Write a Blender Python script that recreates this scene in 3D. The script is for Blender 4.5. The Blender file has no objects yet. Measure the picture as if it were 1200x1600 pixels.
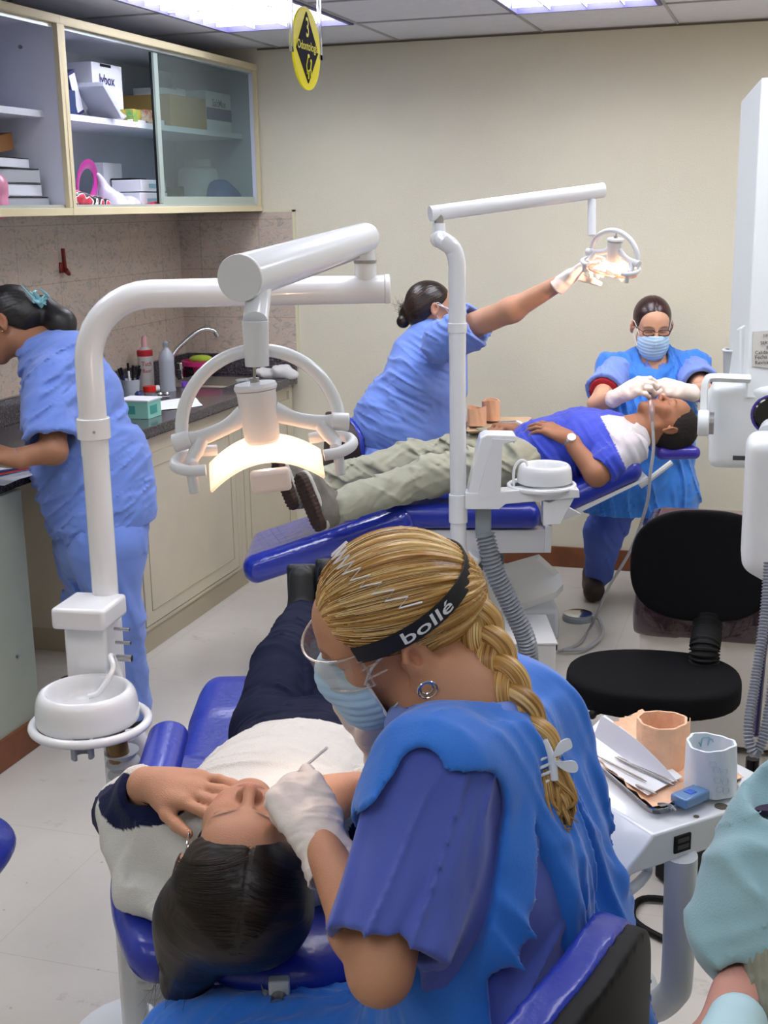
import bpy, bmesh, math, random
import numpy as np
from mathutils import Vector, Matrix
random.seed(7)
PI = math.pi
Z = np.array([0.0, 0.0, 1.0])
SC = bpy.context.scene
COL = SC.collection

# ---------------------------------------------------------------- camera
FPX = 2000.0                      # focal length in pixels of the 1200x1600 frame
CAMH = 1.8
def _cam_matrix(yaw, pitch, roll):
    cy, sy = math.cos(yaw), math.sin(yaw)
    f = np.array([-sy*math.cos(pitch), cy*math.cos(pitch), -math.sin(pitch)])
    r = np.array([cy, sy, 0.0]); d = -np.cross(r, f)
    return np.array([r*math.cos(roll)+d*math.sin(roll), -r*math.sin(roll)+d*math.cos(roll), f])
CM = _cam_matrix(math.radians(17.54), math.radians(13.4), math.radians(1.07))
cam_data = bpy.data.cameras.new('camera')
cam = bpy.data.objects.new('camera', cam_data); COL.objects.link(cam)
cam_data.sensor_fit = 'VERTICAL'; cam_data.sensor_height = 36.0
cam_data.lens = 36.0*FPX/1600.0
cam_data.clip_start = 0.05
_m = Matrix(((CM[0][0], -CM[1][0], -CM[2][0], 0), (CM[0][1], -CM[1][1], -CM[2][1], 0),
             (CM[0][2], -CM[1][2], -CM[2][2], 0), (0, 0, 0, 1)))
cam.matrix_world = Matrix.Translation((0, 0, CAMH)) @ _m
SC.camera = cam

# ---------------------------------------------------------------- light and exposure
SC.view_settings.view_transform = 'Standard'
SC.view_settings.look = 'None'
SC.view_settings.gamma = 1.0
SC.view_settings.use_curve_mapping = False
SC.view_settings.exposure = 0.0
TUBE = 8.8            # strength of the fluorescent panels
world = bpy.data.worlds.new('room_air'); SC.world = world
world.use_nodes = True
world.node_tree.nodes['Background'].inputs[0].default_value = (0.8, 0.85, 0.95, 1)
world.node_tree.nodes['Background'].inputs[1].default_value = 0.1

# ---------------------------------------------------------------- measuring helpers (photo frame -> room)
CAMP = np.array([0, 0, CAMH])
def ray(x, y): return CM.T @ np.array([(x-600)/FPX, (y-800)/FPX, 1.0])
def P(x, y, d): return ray(x, y)*d + CAMP
def onZ(x, y, z): r = ray(x, y); return r*((z-CAMH)/r[2]) + CAMP
def onX(x, y, X): r = ray(x, y); return r*(X/r[0]) + CAMP
def onY(x, y, Y): r = ray(x, y); return r*(Y/r[1]) + CAMP
def V(*a): return np.array(a, float)
def nrm(v): v = np.asarray(v, float); return v/np.linalg.norm(v)

# ---------------------------------------------------------------- materials
def lin(h):
    if isinstance(h, str):
        h = h.lstrip('#'); c = [int(h[i:i+2], 16)/255 for i in (0, 2, 4)]
    else: c = [v/255 for v in h]
    return [((v+0.055)/1.055)**2.4 if v > 0.04045 else v/12.92 for v in c]
MATS = {}
def mat(name, col, rough=0.5, metal=0.0, noise=None, bump=None, coat=0.0, trans=0.0, emit=0.0, ior=1.45,
        alpha=1.0, attr=None, sheen=0.0, spec=0.5, sss=0.0, aniso=None):
    """noise=(scale, amount 0..1, optional second colour) ; bump=(scale, distance)"""
    if name in MATS: return MATS[name]
    m = bpy.data.materials.new(name); m.use_nodes = True; MATS[name] = m
    nt = m.node_tree; b = nt.nodes['Principled BSDF']; L = nt.links.new
    c = (*lin(col), 1.0)
    b.inputs['Base Color'].default_value = c
    b.inputs['Roughness'].default_value = rough
    b.inputs['Metallic'].default_value = metal
    b.inputs['IOR'].default_value = ior
    b.inputs['Specular IOR Level'].default_value = spec
    b.inputs['Coat Weight'].default_value = coat
    b.inputs['Transmission Weight'].default_value = trans
    b.inputs['Sheen Weight'].default_value = sheen
    b.inputs['Alpha'].default_value = alpha
    if sss:
        b.inputs['Subsurface Weight'].default_value = sss
        b.inputs['Subsurface Radius'].default_value = (1.0, 0.35, 0.2)
        b.inputs['Subsurface Scale'].default_value = 0.006
    if emit:
        b.inputs['Emission Color'].default_value = c
        b.inputs['Emission Strength'].default_value = emit
    src = None
    if attr:
        a = nt.nodes.new('ShaderNodeVertexColor'); a.layer_name = attr; src = a.outputs['Color']
    tc = nt.nodes.new('ShaderNodeTexCoord')
    if noise:
        n = nt.nodes.new('ShaderNodeTexNoise'); n.inputs['Scale'].default_value = noise[0]
        n.inputs['Detail'].default_value = 6; n.inputs['Roughness'].default_value = 0.6
        L(tc.outputs['Object'], n.inputs['Vector'])
        r = nt.nodes.new('ShaderNodeValToRGB'); r.color_ramp.elements[0].position = 0.35; r.color_ramp.elements[1].position = 0.65
        L(n.outputs['Fac'], r.inputs['Fac'])
        mx = nt.nodes.new('ShaderNodeMix'); mx.data_type = 'RGBA'
        if len(noise) > 2:
            mx.inputs['B'].default_value = (*lin(noise[2]), 1)
            sc = nt.nodes.new('ShaderNodeMath'); sc.operation = 'MULTIPLY'; sc.inputs[1].default_value = noise[1]
            L(r.outputs['Color'], sc.inputs[0]); L(sc.outputs[0], mx.inputs['Factor'])
        else:
            mx.blend_type = 'MULTIPLY'; mx.inputs['Factor'].default_value = 1
            r.color_ramp.elements[0].color = (1-noise[1],)*3+(1,); r.color_ramp.elements[1].color = (1, 1, 1, 1)
            L(r.outputs['Color'], mx.inputs['B'])
        if src: L(src, mx.inputs['A'])
        else: mx.inputs['A'].default_value = c
        src = mx.outputs['Result']
    if src: L(src, b.inputs['Base Color'])
    if bump:
        n2 = nt.nodes.new('ShaderNodeTexNoise'); n2.inputs['Scale'].default_value = bump[0]; n2.inputs['Detail'].default_value = 4
        if aniso:
            mp = nt.nodes.new('ShaderNodeMapping'); mp.inputs['Scale'].default_value = aniso
            L(tc.outputs['Object'], mp.inputs['Vector']); L(mp.outputs[0], n2.inputs['Vector'])
        else: L(tc.outputs['Object'], n2.inputs['Vector'])
        bp = nt.nodes.new('ShaderNodeBump'); bp.inputs['Distance'].default_value = bump[1]; bp.inputs['Strength'].default_value = 1.0
        L(n2.outputs['Fac'], bp.inputs['Height']); L(bp.outputs[0], b.inputs['Normal'])
    return m

def hair_mat(name, c1, c2, c3, rough=0.38, su=90, sv=5, dist=0.0015, spec=0.5):
    """strand material: uv.x runs across the strands, uv.y along them"""
    m = bpy.data.materials.new(name); m.use_nodes = True; MATS[name] = m
    nt = m.node_tree; b = nt.nodes['Principled BSDF']; L = nt.links.new
    uv = nt.nodes.new('ShaderNodeUVMap'); uv.uv_map = 'UVMap'
    def nz(s1, s2, det):
        mp = nt.nodes.new('ShaderNodeMapping'); mp.inputs['Scale'].default_value = (s1, s2, 1)
        L(uv.outputs[0], mp.inputs['Vector'])
        n = nt.nodes.new('ShaderNodeTexNoise'); n.inputs['Scale'].default_value = 1.0; n.inputs['Detail'].default_value = det
        L(mp.outputs[0], n.inputs['Vector']); return n.outputs['Fac']
    a = nz(su, sv, 6); a2 = nz(su*0.22, sv*0.6, 2)
    ad = nt.nodes.new('ShaderNodeMath'); ad.operation = 'MULTIPLY_ADD'; ad.inputs[1].default_value = 0.5
    L(a, ad.inputs[0]); 
    h2 = nt.nodes.new('ShaderNodeMath'); h2.operation = 'MULTIPLY'; h2.inputs[1].default_value = 0.5
    L(a2, h2.inputs[0]); L(h2.outputs[0], ad.inputs[2])
    r = nt.nodes.new('ShaderNodeValToRGB'); e = r.color_ramp.elements
    e[0].position = 0.36; e[0].color = (*lin(c1), 1); e[1].position = 0.64; e[1].color = (*lin(c3), 1)
    x = e.new(0.5); x.color = (*lin(c2), 1)
    L(ad.outputs[0], r.inputs['Fac']); L(r.outputs['Color'], b.inputs['Base Color'])
    bp = nt.nodes.new('ShaderNodeBump'); bp.inputs['Distance'].default_value = dist; bp.inputs['Strength'].default_value = 1
    L(ad.outputs[0], bp.inputs['Height']); L(bp.outputs[0], b.inputs['Normal'])
    b.inputs['Roughness'].default_value = rough
    b.inputs['Specular IOR Level'].default_value = spec
    return m

# ---------------------------------------------------------------- scene graph
def root_loc(o):
    while o.parent: o = o.parent
    return np.array(o.location)
def thing(name, label, cat, loc, group=None):
    o = bpy.data.objects.new(name, None); COL.objects.link(o)
    o.empty_display_size = 0.05
    o.location = tuple(float(v) for v in loc); o['label'] = label; o['category'] = cat
    if group: o['group'] = group
    return o
def tag(o, label, cat, group=None):
    o['label'] = label; o['category'] = cat
    if group: o['group'] = group
    return o
def struct(o): o['kind'] = 'structure'; return o

def link_mesh(name, me, m, parent=None, loc=None, bevel=0, sharp=35, subsurf=0):
    if isinstance(m, str): m = MATS[m]
    off = root_loc(parent) if parent else (np.array(loc, float) if loc is not None else np.zeros(3))
    if np.any(off != 0): me.transform(Matrix.Translation(tuple(-off)))
    me.materials.append(m)
    me.shade_smooth()
    if sharp: me.set_sharp_from_angle(angle=math.radians(sharp))
    o = bpy.data.objects.new(name, me); COL.objects.link(o)
    if parent: o.parent = parent
    elif loc is not None: o.location = tuple(off)
    if bevel:
        md = o.modifiers.new('bevel', 'BEVEL'); md.width = bevel; md.segments = 3; md.limit_method = 'ANGLE'; md.angle_limit = math.radians(40)
    if subsurf:
        md = o.modifiers.new('sub', 'SUBSURF'); md.levels = subsurf; md.render_levels = subsurf
    return o

def spline(pts, n=6, closed=False):
    """Catmull-Rom through points (any dimension)"""
    p = [np.asarray(q, float) for q in pts]
    if len(p) < 3 and not closed: return np.array(p)
    out = []
    N = len(p)
    rng = range(N) if closed else range(N-1)
    for i in rng:
        if closed: a, b, c, d = p[i-1], p[i], p[(i+1) % N], p[(i+2) % N]
        else:
            b, c = p[i], p[i+1]
            a = p[i-1] if i > 0 else 2*b-c
            d = p[i+2] if i+2 < N else 2*c-b
        for j in range(n):
            t = j/n
            out.append(0.5*((2*b)+(-a+c)*t+(2*a-5*b+4*c-d)*t*t+(-a+3*b-3*c+d)*t**3))
    if not closed: out.append(p[-1])
    return np.array(out)

def frame_of(ax, up=(0, 0, 1)):
    """rows x,y,z with z along ax"""
    z = nrm(ax); up = np.asarray(up, float)
    if abs(np.dot(z, nrm(up))) > 0.98: up = V(0, 1, 0) if abs(z[1]) < 0.9 else V(1, 0, 0)
    x = nrm(np.cross(up, z)); y = np.cross(z, x)
    return np.array([x, y, z])

class MB:
    def __init__(s): s.v = []; s.f = []; s.uv = []
    def add(s, vs, fs):
        n = len(s.v); s.v.extend([tuple(map(float, v)) for v in vs]); s.f.extend([tuple(i+n for i in f) for f in fs]); return s
    def box(s, lo, hi):
        lo, hi = np.minimum(lo, hi), np.maximum(lo, hi)
        c = (lo+hi)/2; return s.obox(c, np.eye(3), (hi-lo)/2)
    def obox(s, c, ax, h):
        ax = np.asarray(ax); vs = [np.asarray(c)+ax[0]*h[0]*a+ax[1]*h[1]*b+ax[2]*h[2]*g for a in (-1, 1) for b in (-1, 1) for g in (-1, 1)]
        fs = [(0, 1, 3, 2), (4, 6, 7, 5), (0, 4, 5, 1), (2, 3, 7, 6), (0, 2, 6, 4), (1, 5, 7, 3)]
        return s.add(vs, fs)
    def tube(s, pts, r, n=16, sm=0, caps=True, flat=1.0, up=(0, 0, 1), closed=False):
        pts = [np.asarray(p, float) for p in pts]
        rr = [r]*len(pts) if np.isscalar(r) else list(r)
        if sm:
            q = spline([np.append(p, w) for p, w in zip(pts, rr)], sm, closed); pts = list(q[:, :3]); rr = list(q[:, 3])
        N = len(pts); T = []
        for i in range(N):
            if closed: t = pts[(i+1) % N]-pts[i-1]
            else: t = pts[min(i+1, N-1)]-pts[max(i-1, 0)]
            T.append(nrm(t))
        fr = frame_of(T[0], up); x = fr[0]; vs = []
        for i in range(N):
            x = nrm(x-T[i]*np.dot(x, T[i])); y = np.cross(T[i], x)
            for k in range(n):
                a = 2*PI*k/n; vs.append(pts[i]+(x*math.cos(a)*flat+y*math.sin(a))*rr[i])
        fs = []
        M = N if closed else N-1
        for i in range(M):
            j = (i+1) % N
            for k in range(n): fs.append((i*n+k, i*n+(k+1) % n, j*n+(k+1) % n, j*n+k))
        if caps and not closed:
            fs.append(tuple(range(n-1, -1, -1))); fs.append(tuple((N-1)*n+k for k in range(n)))
        return s.add(vs, fs)
    def cyl(s, a, b, ra, rb=None, n=24): return s.tube([a, b], [ra, rb if rb is not None else ra], n)
    def lathe(s, prof, c, ax=(0, 0, 1), n=32, sm=0, sx=1.0, up=(0, 1, 0), closed=False):
        """prof: list of (radius, height)"""
        if sm: prof = [tuple(q) for q in spline([np.array(p, float) for p in prof], sm)]
        fr = frame_of(ax, up); vs = []; c = np.asarray(c, float)
        for r, h in prof:
            for k in range(n):
                a = 2*PI*k/n; vs.append(c+fr[0]*math.cos(a)*r*sx+fr[1]*math.sin(a)*r+fr[2]*h)
        fs = []
        N = len(prof)
        for i in range(N if closed else N-1):
            j = (i+1) % N
            for k in range(n): fs.append((i*n+k, i*n+(k+1) % n, j*n+(k+1) % n, j*n+k))
        if not closed:
            if prof[0][0] > 1e-5: fs.append(tuple(range(n-1, -1, -1)))
            if prof[-1][0] > 1e-5: fs.append(tuple((N-1)*n+k for k in range(n)))
        return s.add(vs, fs)
    def prism(s, poly, o, ax, t):
        """poly of 2D points in plane (ax[0],ax[1]) at o, extruded by t along ax[2]"""
        o = np.asarray(o, float); n = len(poly)
        vs = [o+ax[0]*p[0]+ax[1]*p[1] for p in poly]; vs += [v+np.asarray(ax[2])*t for v in vs]
        fs = [tuple(range(n-1, -1, -1)), tuple(range(n, 2*n))]+[(i, (i+1) % n, n+(i+1) % n, n+i) for i in range(n)]
        return s.add(vs, fs)
    def polyz(s, pts, t):
        """world polygon (coplanar, list of 3D points) given thickness t along its normal, away from the camera"""
        pts = [np.asarray(p, float) for p in pts]
        nn = nrm(np.cross(pts[1]-pts[0], pts[2]-pts[0]))
        if np.dot(nn, pts[0]-CAMP) < 0: nn = -nn
        n = len(pts); vs = pts+[p+nn*t for p in pts]
        fs = [tuple(range(n-1, -1, -1)), tuple(range(n, 2*n))]+[(i, (i+1) % n, n+(i+1) % n, n+i) for i in range(n)]
        return s.add(vs, fs)
    def ball(s, c, r, ax=None, n=20, m=12):
        ax = np.eye(3) if ax is None else np.asarray(ax); r = V(r, r, r) if np.isscalar(r) else np.asarray(r, float)
        vs = []; 
        for i in range(m+1):
            t = PI*i/m
            for k in range(n):
                a = 2*PI*k/n; q = V(math.sin(t)*math.cos(a), math.sin(t)*math.sin(a), math.cos(t))*r
                vs.append(np.asarray(c)+q@ax)
        fs = [(i*n+k, (i+1)*n+k, (i+1)*n+(k+1) % n, i*n+(k+1) % n) for i in range(m) for k in range(n)]
        return s.add(vs, fs)
    def sheet(s, grid, t=0.0, closed=False):
        """grid[i][j] of 3D points -> thin shell of thickness t"""
        g = np.asarray(grid, float); a, b = g.shape[:2]
        fs = [(i*b+j, (i+1)*b+j, (i+1)*b+j+1, i*b+j+1) for i in range(a-1) for j in range(b-1)]
        if not t: return s.add(g.reshape(-1, 3), fs)
        du = np.gradient(g, axis=0); dv = np.gradient(g, axis=1); n = np.cross(du, dv)
        n /= np.maximum(np.linalg.norm(n, axis=2, keepdims=True), 1e-9)
        N = a*b; vs = np.concatenate([(g+n*t/2).reshape(-1, 3), (g-n*t/2).reshape(-1, 3)])
        fs2 = [tuple(reversed([q+N for q in f])) for f in fs]
        rim = [i*b for i in range(a)]+[(a-1)*b+j for j in range(1, b)]+[i*b+b-1 for i in range(a-2, -1, -1)]+[j for j in range(b-2, 0, -1)]
        fr = [(rim[i], rim[i]+N, rim[(i+1) % len(rim)]+N, rim[(i+1) % len(rim)]) for i in range(len(rim))]
        return s.add(vs, fs+fs2+fr)
    def build(s, name, m, parent=None, **k):
        me = bpy.data.meshes.new(name); me.from_pydata(s.v, [], s.f); me.update()
        bm = bmesh.new(); bm.from_mesh(me); bmesh.ops.remove_doubles(bm, verts=bm.verts, dist=1e-6)
        bmesh.ops.recalc_face_normals(bm, faces=bm.faces); bm.to_mesh(me); bm.free()
        return link_mesh(name, me, m, parent, **k)

def coil(pts, r, ridges, rr, n=16, sm=8):
    """corrugated hose along a path"""
    q = spline(pts, sm); L = np.r_[0, np.cumsum(np.linalg.norm(np.diff(q, axis=0), axis=1))]
    N = ridges*6; t = np.linspace(0, L[-1], N)
    pp = np.array([[np.interp(x, L, q[:, k]) for k in range(3)] for x in t])
    rad = [r+rr*math.cos(2*PI*i/6) for i in range(N)]
    return MB().tube(pp, rad, n)

def text_mesh(body, size=1.0, res=3):
    cu = bpy.data.curves.new('txt', 'FONT'); cu.body = body; cu.size = size; cu.align_x = 'CENTER'; cu.align_y = 'CENTER'; cu.resolution_u = res
    cu.offset = size*0.012
    o = bpy.data.objects.new('txt', cu); COL.objects.link(o)
    dg = bpy.context.evaluated_depsgraph_get(); dg.update()
    me = bpy.data.meshes.new_from_object(o.evaluated_get(dg))
    vs = np.array([v.co[:] for v in me.vertices]); fs = [tuple(p.vertices) for p in me.polygons]
    bpy.data.objects.remove(o); bpy.data.curves.remove(cu); bpy.data.meshes.remove(me)
    return vs, fs
def text_on(mb, body, fn, width, height=None):
    """write text mapped by fn(u,v)->3D with u in [-w/2,w/2]"""
    vs, fs = text_mesh(body)
    w = vs[:, 0].max()-vs[:, 0].min(); s = width/w
    h0 = vs[:, 1].max()-vs[:, 1].min(); sy = s if height is None else height/h0
    cx = (vs[:, 0].max()+vs[:, 0].min())/2; cy = (vs[:, 1].max()+vs[:, 1].min())/2
    mb.add([fn((v[0]-cx)*s, (v[1]-cy)*sy) for v in vs], fs); return mb

# ---------------------------------------------------------------- implicit surface modelling (bodies, cloth, cushions)
class Pr:
    __slots__ = ('f', 'lo', 'hi', 'op', 'k')
    def __init__(s, f, lo, hi, op='u', k=0.0): s.f = f; s.lo = np.asarray(lo, float); s.hi = np.asarray(hi, float); s.op = op; s.k = k
def _dot(a, b): return a[:, 0]*b[0]+a[:, 1]*b[1]+a[:, 2]*b[2]
def cone(a, b, ra, rb=None, k=0.01, op='u', w=None, flat=1.0, cut=None, shell=None):
    """tapered capsule; w/flat: wider by the factor flat along w; cut=(c0,c1): flat ends at these fractions; shell: hollow by this wall"""
    a = np.asarray(a, float); b = np.asarray(b, float); rb = ra if rb is None else rb
    ab = b-a; L2 = float(ab@ab); L = math.sqrt(L2); W = None if w is None else nrm(w)
    if W is not None:
        W = nrm(W-ab/L*float(W@ab)/L) if L > 1e-6 else W
    def f(p):
        q = p-a; t0 = _dot(q, ab)/L2; t = np.clip(t0, 0, 1)
        e = q-t[:, None]*ab
        if W is not None:
            c = _dot(e, W); e = e-W*(c*(1-1/flat))[:, None]
        d = np.sqrt((e*e).sum(1))-(ra+(rb-ra)*t)
        if shell: d = np.maximum(d, -(d+shell))
        if cut:
            if cut[0] is not None: d = np.maximum(d, (cut[0]-t0)*L)
            if cut[1] is not None: d = np.maximum(d, (t0-cut[1])*L)
        return d
    m = max(ra, rb)*max(flat, 1)+0.01
    return Pr(f, np.minimum(a, b)-m, np.maximum(a, b)+m, op, k)
def ell(c, r, R=None, k=0.01, op='u'):
    c = np.asarray(c, float); r = np.asarray([r]*3 if np.isscalar(r) else r, float); R = np.eye(3) if R is None else np.asarray(R, float)
    def f(p):
        q = (p-c)@R.T; a = np.sqrt(((q/r)**2).sum(1)); b = np.sqrt(((q/(r*r))**2).sum(1))
        return a*(a-1)/np.maximum(b, 1e-9)
    m = r.max()+0.005; return Pr(f, c-m, c+m, op, k)
def rbox(c, h, rad, R=None, k=0.0, op='u'):
    """rounded box; R rows are its axes"""
    c = np.asarray(c, float); h = np.asarray(h, float); R = np.eye(3) if R is None else np.asarray(R, float)
    def f(p):
        q = np.abs((p-c)@R.T)-(h-rad)
        return np.sqrt((np.maximum(q, 0)**2).sum(1))+np.minimum(q.max(1), 0)-rad
    m = (np.abs(R.T)@h)+0.005; return Pr(f, c-m, c+m, op, k)
def ring(c, ax, R, r, k=0.004, op='u'):
    c = np.asarray(c, float); n = nrm(ax)
    def f(p):
        q = p-c; h = _dot(q, n); rad = np.sqrt(np.maximum((q*q).sum(1)-h*h, 0)); return np.sqrt((rad-R)**2+h*h)-r
    m = R+r+.005; return Pr(f, c-m, c+m, op, k)
def half(o, n, op='i', k=0.0):
    """half space: keeps the side opposite to n when used with op 'i'"""
    o = np.asarray(o, float); n = nrm(n)
    return Pr(lambda p: _dot(p-o, n), [-9]*3, [9]*3, op, k)
def func(f, lo, hi, op='u', k=0.0): return Pr(f, lo, hi, op, k)
def chain(pts, k=0.02, **kw):
    """pts: list of (point, radius)"""
    return [cone(pts[i][0], pts[i+1][0], pts[i][1], pts[i+1][1], k=k, **kw) for i in range(len(pts)-1)]
def loft(pts, k=0.03, op='u'):
    """pts: (centre, half width, half depth, width direction): elliptical sections blended"""
    out = []
    for i in range(len(pts)-1):
        a, b = pts[i], pts[i+1]
        out.append(_lseg(a, b, k, op))
    return out
def _lseg(A, B, k, op):
    a = np.asarray(A[0], float); b = np.asarray(B[0], float); ab = b-a; L2 = float(ab@ab)
    w0, w1 = np.asarray(A[3], float), np.asarray(B[3], float)
    def f(p):
        q = p-a; t = np.clip(_dot(q, ab)/L2, 0, 1); e = q-t[:, None]*ab
        w = w0+(w1-w0)*t[:, None]; w /= np.sqrt((w*w).sum(1))[:, None]
        rw = A[1]+(B[1]-A[1])*t; rd = A[2]+(B[2]-A[2])*t
        c = (e*w).sum(1); o = e-w*c[:, None]; oo = np.sqrt((o*o).sum(1))
        x = np.abs(c)/rw; y = oo/rd
        kk = np.sqrt(x*x+y*y); g = np.sqrt((x/rw)**2+(y/rd)**2)
        return kk*(kk-1)/np.maximum(g, 1e-6)
    m = max(A[1], A[2], B[1], B[2])+0.02
    return Pr(f, np.minimum(a, b)-m, np.maximum(a, b)+m, op, k)
def sminf(a, b, k):
    if k <= 0: return np.minimum(a, b)
    h = np.maximum(k-np.abs(a-b), 0)/k; return np.minimum(a, b)-h*h*k*0.25

def transform(prs, o, R, s=1.0):
    """local prims -> world; R rows are local axes in world"""
    o = np.asarray(o, float); R = np.asarray(R, float); out = []
    for p in prs:
        def f(q, g=p.f): return g(((q-o)@R.T)/s)*s
        cs = np.array([[(p.lo, p.hi)[i][0], (p.lo, p.hi)[j][1], (p.lo, p.hi)[l][2]] for i in (0, 1) for j in (0, 1) for l in (0, 1)])*s@R+o
        out.append(Pr(f, cs.min(0), cs.max(0), p.op, p.k*s))
    return out

def _ev(prs, pts, cols=None):
    D = np.full(len(pts), 10.0)
    vals = []
    for p in prs:
        v = p.f(pts); vals.append(v)
        if p.op == 'u': D = sminf(D, v, p.k)
        elif p.op == 's': D = -sminf(-D, v, p.k)
        elif p.op == 'i': D = -sminf(-D, -v, p.k)
    return D, vals

def polygonize(prs, h, disp=None, dmax=0.0):
    us = [p for p in prs if p.op == 'u']
    lo = np.min([p.lo for p in us], 0)-4*h-dmax; hi = np.max([p.hi for p in us], 0)+4*h+dmax
    for p in prs:
        if p.op == 'i' and p.hi[0] < 5: lo = np.maximum(lo, p.lo-4*h); hi = np.minimum(hi, p.hi+4*h)
    B0 = 32*h; nb = np.ceil((hi-lo)/B0).astype(int)
    g = np.stack(np.meshgrid(*[np.arange(n) for n in nb], indexing='ij'), -1).reshape(-1, 3)
    def centres(g, B): return lo+(g+0.5)*B
    D, _ = _ev(prs, centres(g, B0))
    g = g[np.abs(D) < B0*0.87*1.9+dmax+0.02]
    s = np.stack(np.meshgrid(*[np.arange(4)]*3, indexing='ij'), -1).reshape(-1, 3)
    g = (g[:, None]*4+s[None]).reshape(-1, 3); B = 8*h
    D, vals = _ev(prs, centres(g, B))
    keep = np.abs(D) < B*0.87*2.4+dmax+0.005
    g = g[keep]; vals = [v[keep] for v in vals]
    M = len(g)
    if M == 0: return np.zeros((0, 3)), np.zeros((0, 4), int)
    loc = np.stack(np.meshgrid(*[np.arange(9)]*3, indexing='ij'), -1).reshape(-1, 3)*h
    V_, Q_, K_ = [], [], []
    cells = []; edges = []
    hd = B*0.87
    CH = 1500
    BIG = 1 << 20
    for c0 in range(0, M, CH):
        gi = g[c0:c0+CH]; m = len(gi)
        pts = (lo+gi*B)[:, None]+loc[None]
        Dv = np.full((m, 729), 10.0, np.float64)
        dd = disp(pts.reshape(-1, 3)).reshape(m, 729) if disp is not None else None
        for p, v in zip(prs, vals):
            vc = v[c0:c0+CH]
            if dd is not None and p.op != 'u': Dv = Dv-dd; dd = None      # folds first, cuts after
            if p.op == 'i': sel = vc > -(hd*3.0+p.k+0.002)
            else: sel = vc < hd*3.0+p.k+0.002
            if not sel.any(): continue
            q = pts[sel].reshape(-1, 3); w = p.f(q).reshape(-1, 729)
            if p.op == 'u': Dv[sel] = sminf(Dv[sel], w, p.k)
            elif p.op == 's': Dv[sel] = -sminf(-Dv[sel], w, p.k)
            else: Dv[sel] = -sminf(-Dv[sel], -w, p.k)
        if dd is not None: Dv = Dv-dd
        A = Dv.reshape(m, 9, 9, 9); S = A < 0
        cs = [(i, j, k) for i in (0, 1) for j in (0, 1) for k in (0, 1)]
        cnt = sum(S[:, i:8+i, j:8+j, k:8+k].astype(np.int8) for i, j, k in cs)
        b, x, y, z = np.nonzero((cnt > 0) & (cnt < 8))
        if len(b) == 0: continue
        val = np.stack([A[b, x+i, y+j, z+k] for i, j, k in cs], 1)
        acc = np.zeros((len(b), 3)); n = np.zeros(len(b))
        for e0 in range(8):
            for ax in range(3):
                if cs[e0][ax]: continue
                c1 = list(cs[e0]); c1[ax] = 1; e1 = cs.index(tuple(c1))
                a0, a1 = val[:, e0], val[:, e1]; cr = (a0 < 0) != (a1 < 0)
                t = np.where(cr, a0/np.where(cr, a0-a1, 1), 0)
                pt = np.tile(np.array(cs[e0], float), (len(b), 1)); pt[:, ax] += t
                acc += pt*cr[:, None]; n += cr
        base = gi[b]*8+np.stack([x, y, z], 1)
        V_.append(lo+(base+acc/n[:, None])*h)
        K_.append((base[:, 0]*BIG+base[:, 1])*BIG+base[:, 2])
        for ax in range(3):
            sl0 = [slice(0, 8)]*3; sl1 = [slice(0, 8)]*3; sl1[ax] = slice(1, 9)
            s0 = S[(slice(None), *sl0)]; s1 = S[(slice(None), *sl1)]
            b2, x2, y2, z2 = np.nonzero(s0 != s1)
            base2 = gi[b2]*8+np.stack([x2, y2, z2], 1); flip = s0[b2, x2, y2, z2]
            u, w = [(1, 2), (2, 0), (0, 1)][ax]
            ks = []
            for du, dw in ((0, 0), (-1, 0), (-1, -1), (0, -1)):
                q = base2.copy(); q[:, u] += du; q[:, w] += dw
                ks.append((q[:, 0]*BIG+q[:, 1])*BIG+q[:, 2])
            ks = np.stack(ks, 1); ks[~flip] = ks[~flip][:, ::-1]
            Q_.append(ks)
    if not V_: return np.zeros((0, 3)), np.zeros((0, 4), int)
    VV = np.concatenate(V_); KK = np.concatenate(K_); QQ = np.concatenate(Q_)
    o = np.argsort(KK); KK = KK[o]; VV = VV[o]
    ix = np.searchsorted(KK, QQ); ix = np.minimum(ix, len(KK)-1)
    ok = (KK[ix] == QQ).all(1)
    return VV, ix[ok]

def np_mesh(name, VV, QQ):
    me = bpy.data.meshes.new(name)
    me.vertices.add(len(VV)); me.vertices.foreach_set('co', VV.astype(np.float32).ravel())
    me.loops.add(QQ.size); me.loops.foreach_set('vertex_index', QQ.astype(np.int32).ravel())
    me.polygons.add(len(QQ)); me.polygons.foreach_set('loop_start', np.arange(0, QQ.size, 4, dtype=np.int32))
    me.update(calc_edges=True); me.validate()
    return me

def relax(VV, QQ, n=1, w=0.5):
    for _ in range(n):
        acc = np.zeros_like(VV); c = np.zeros(len(VV))
        for a in range(4):
            for b in (1, 3):
                np.add.at(acc, QQ[:, a], VV[QQ[:, (a+b) % 4]]); np.add.at(c, QQ[:, a], 1)
        c = np.maximum(c, 1); VV = VV*(1-w)+acc/c[:, None]*w
    return VV

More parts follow.
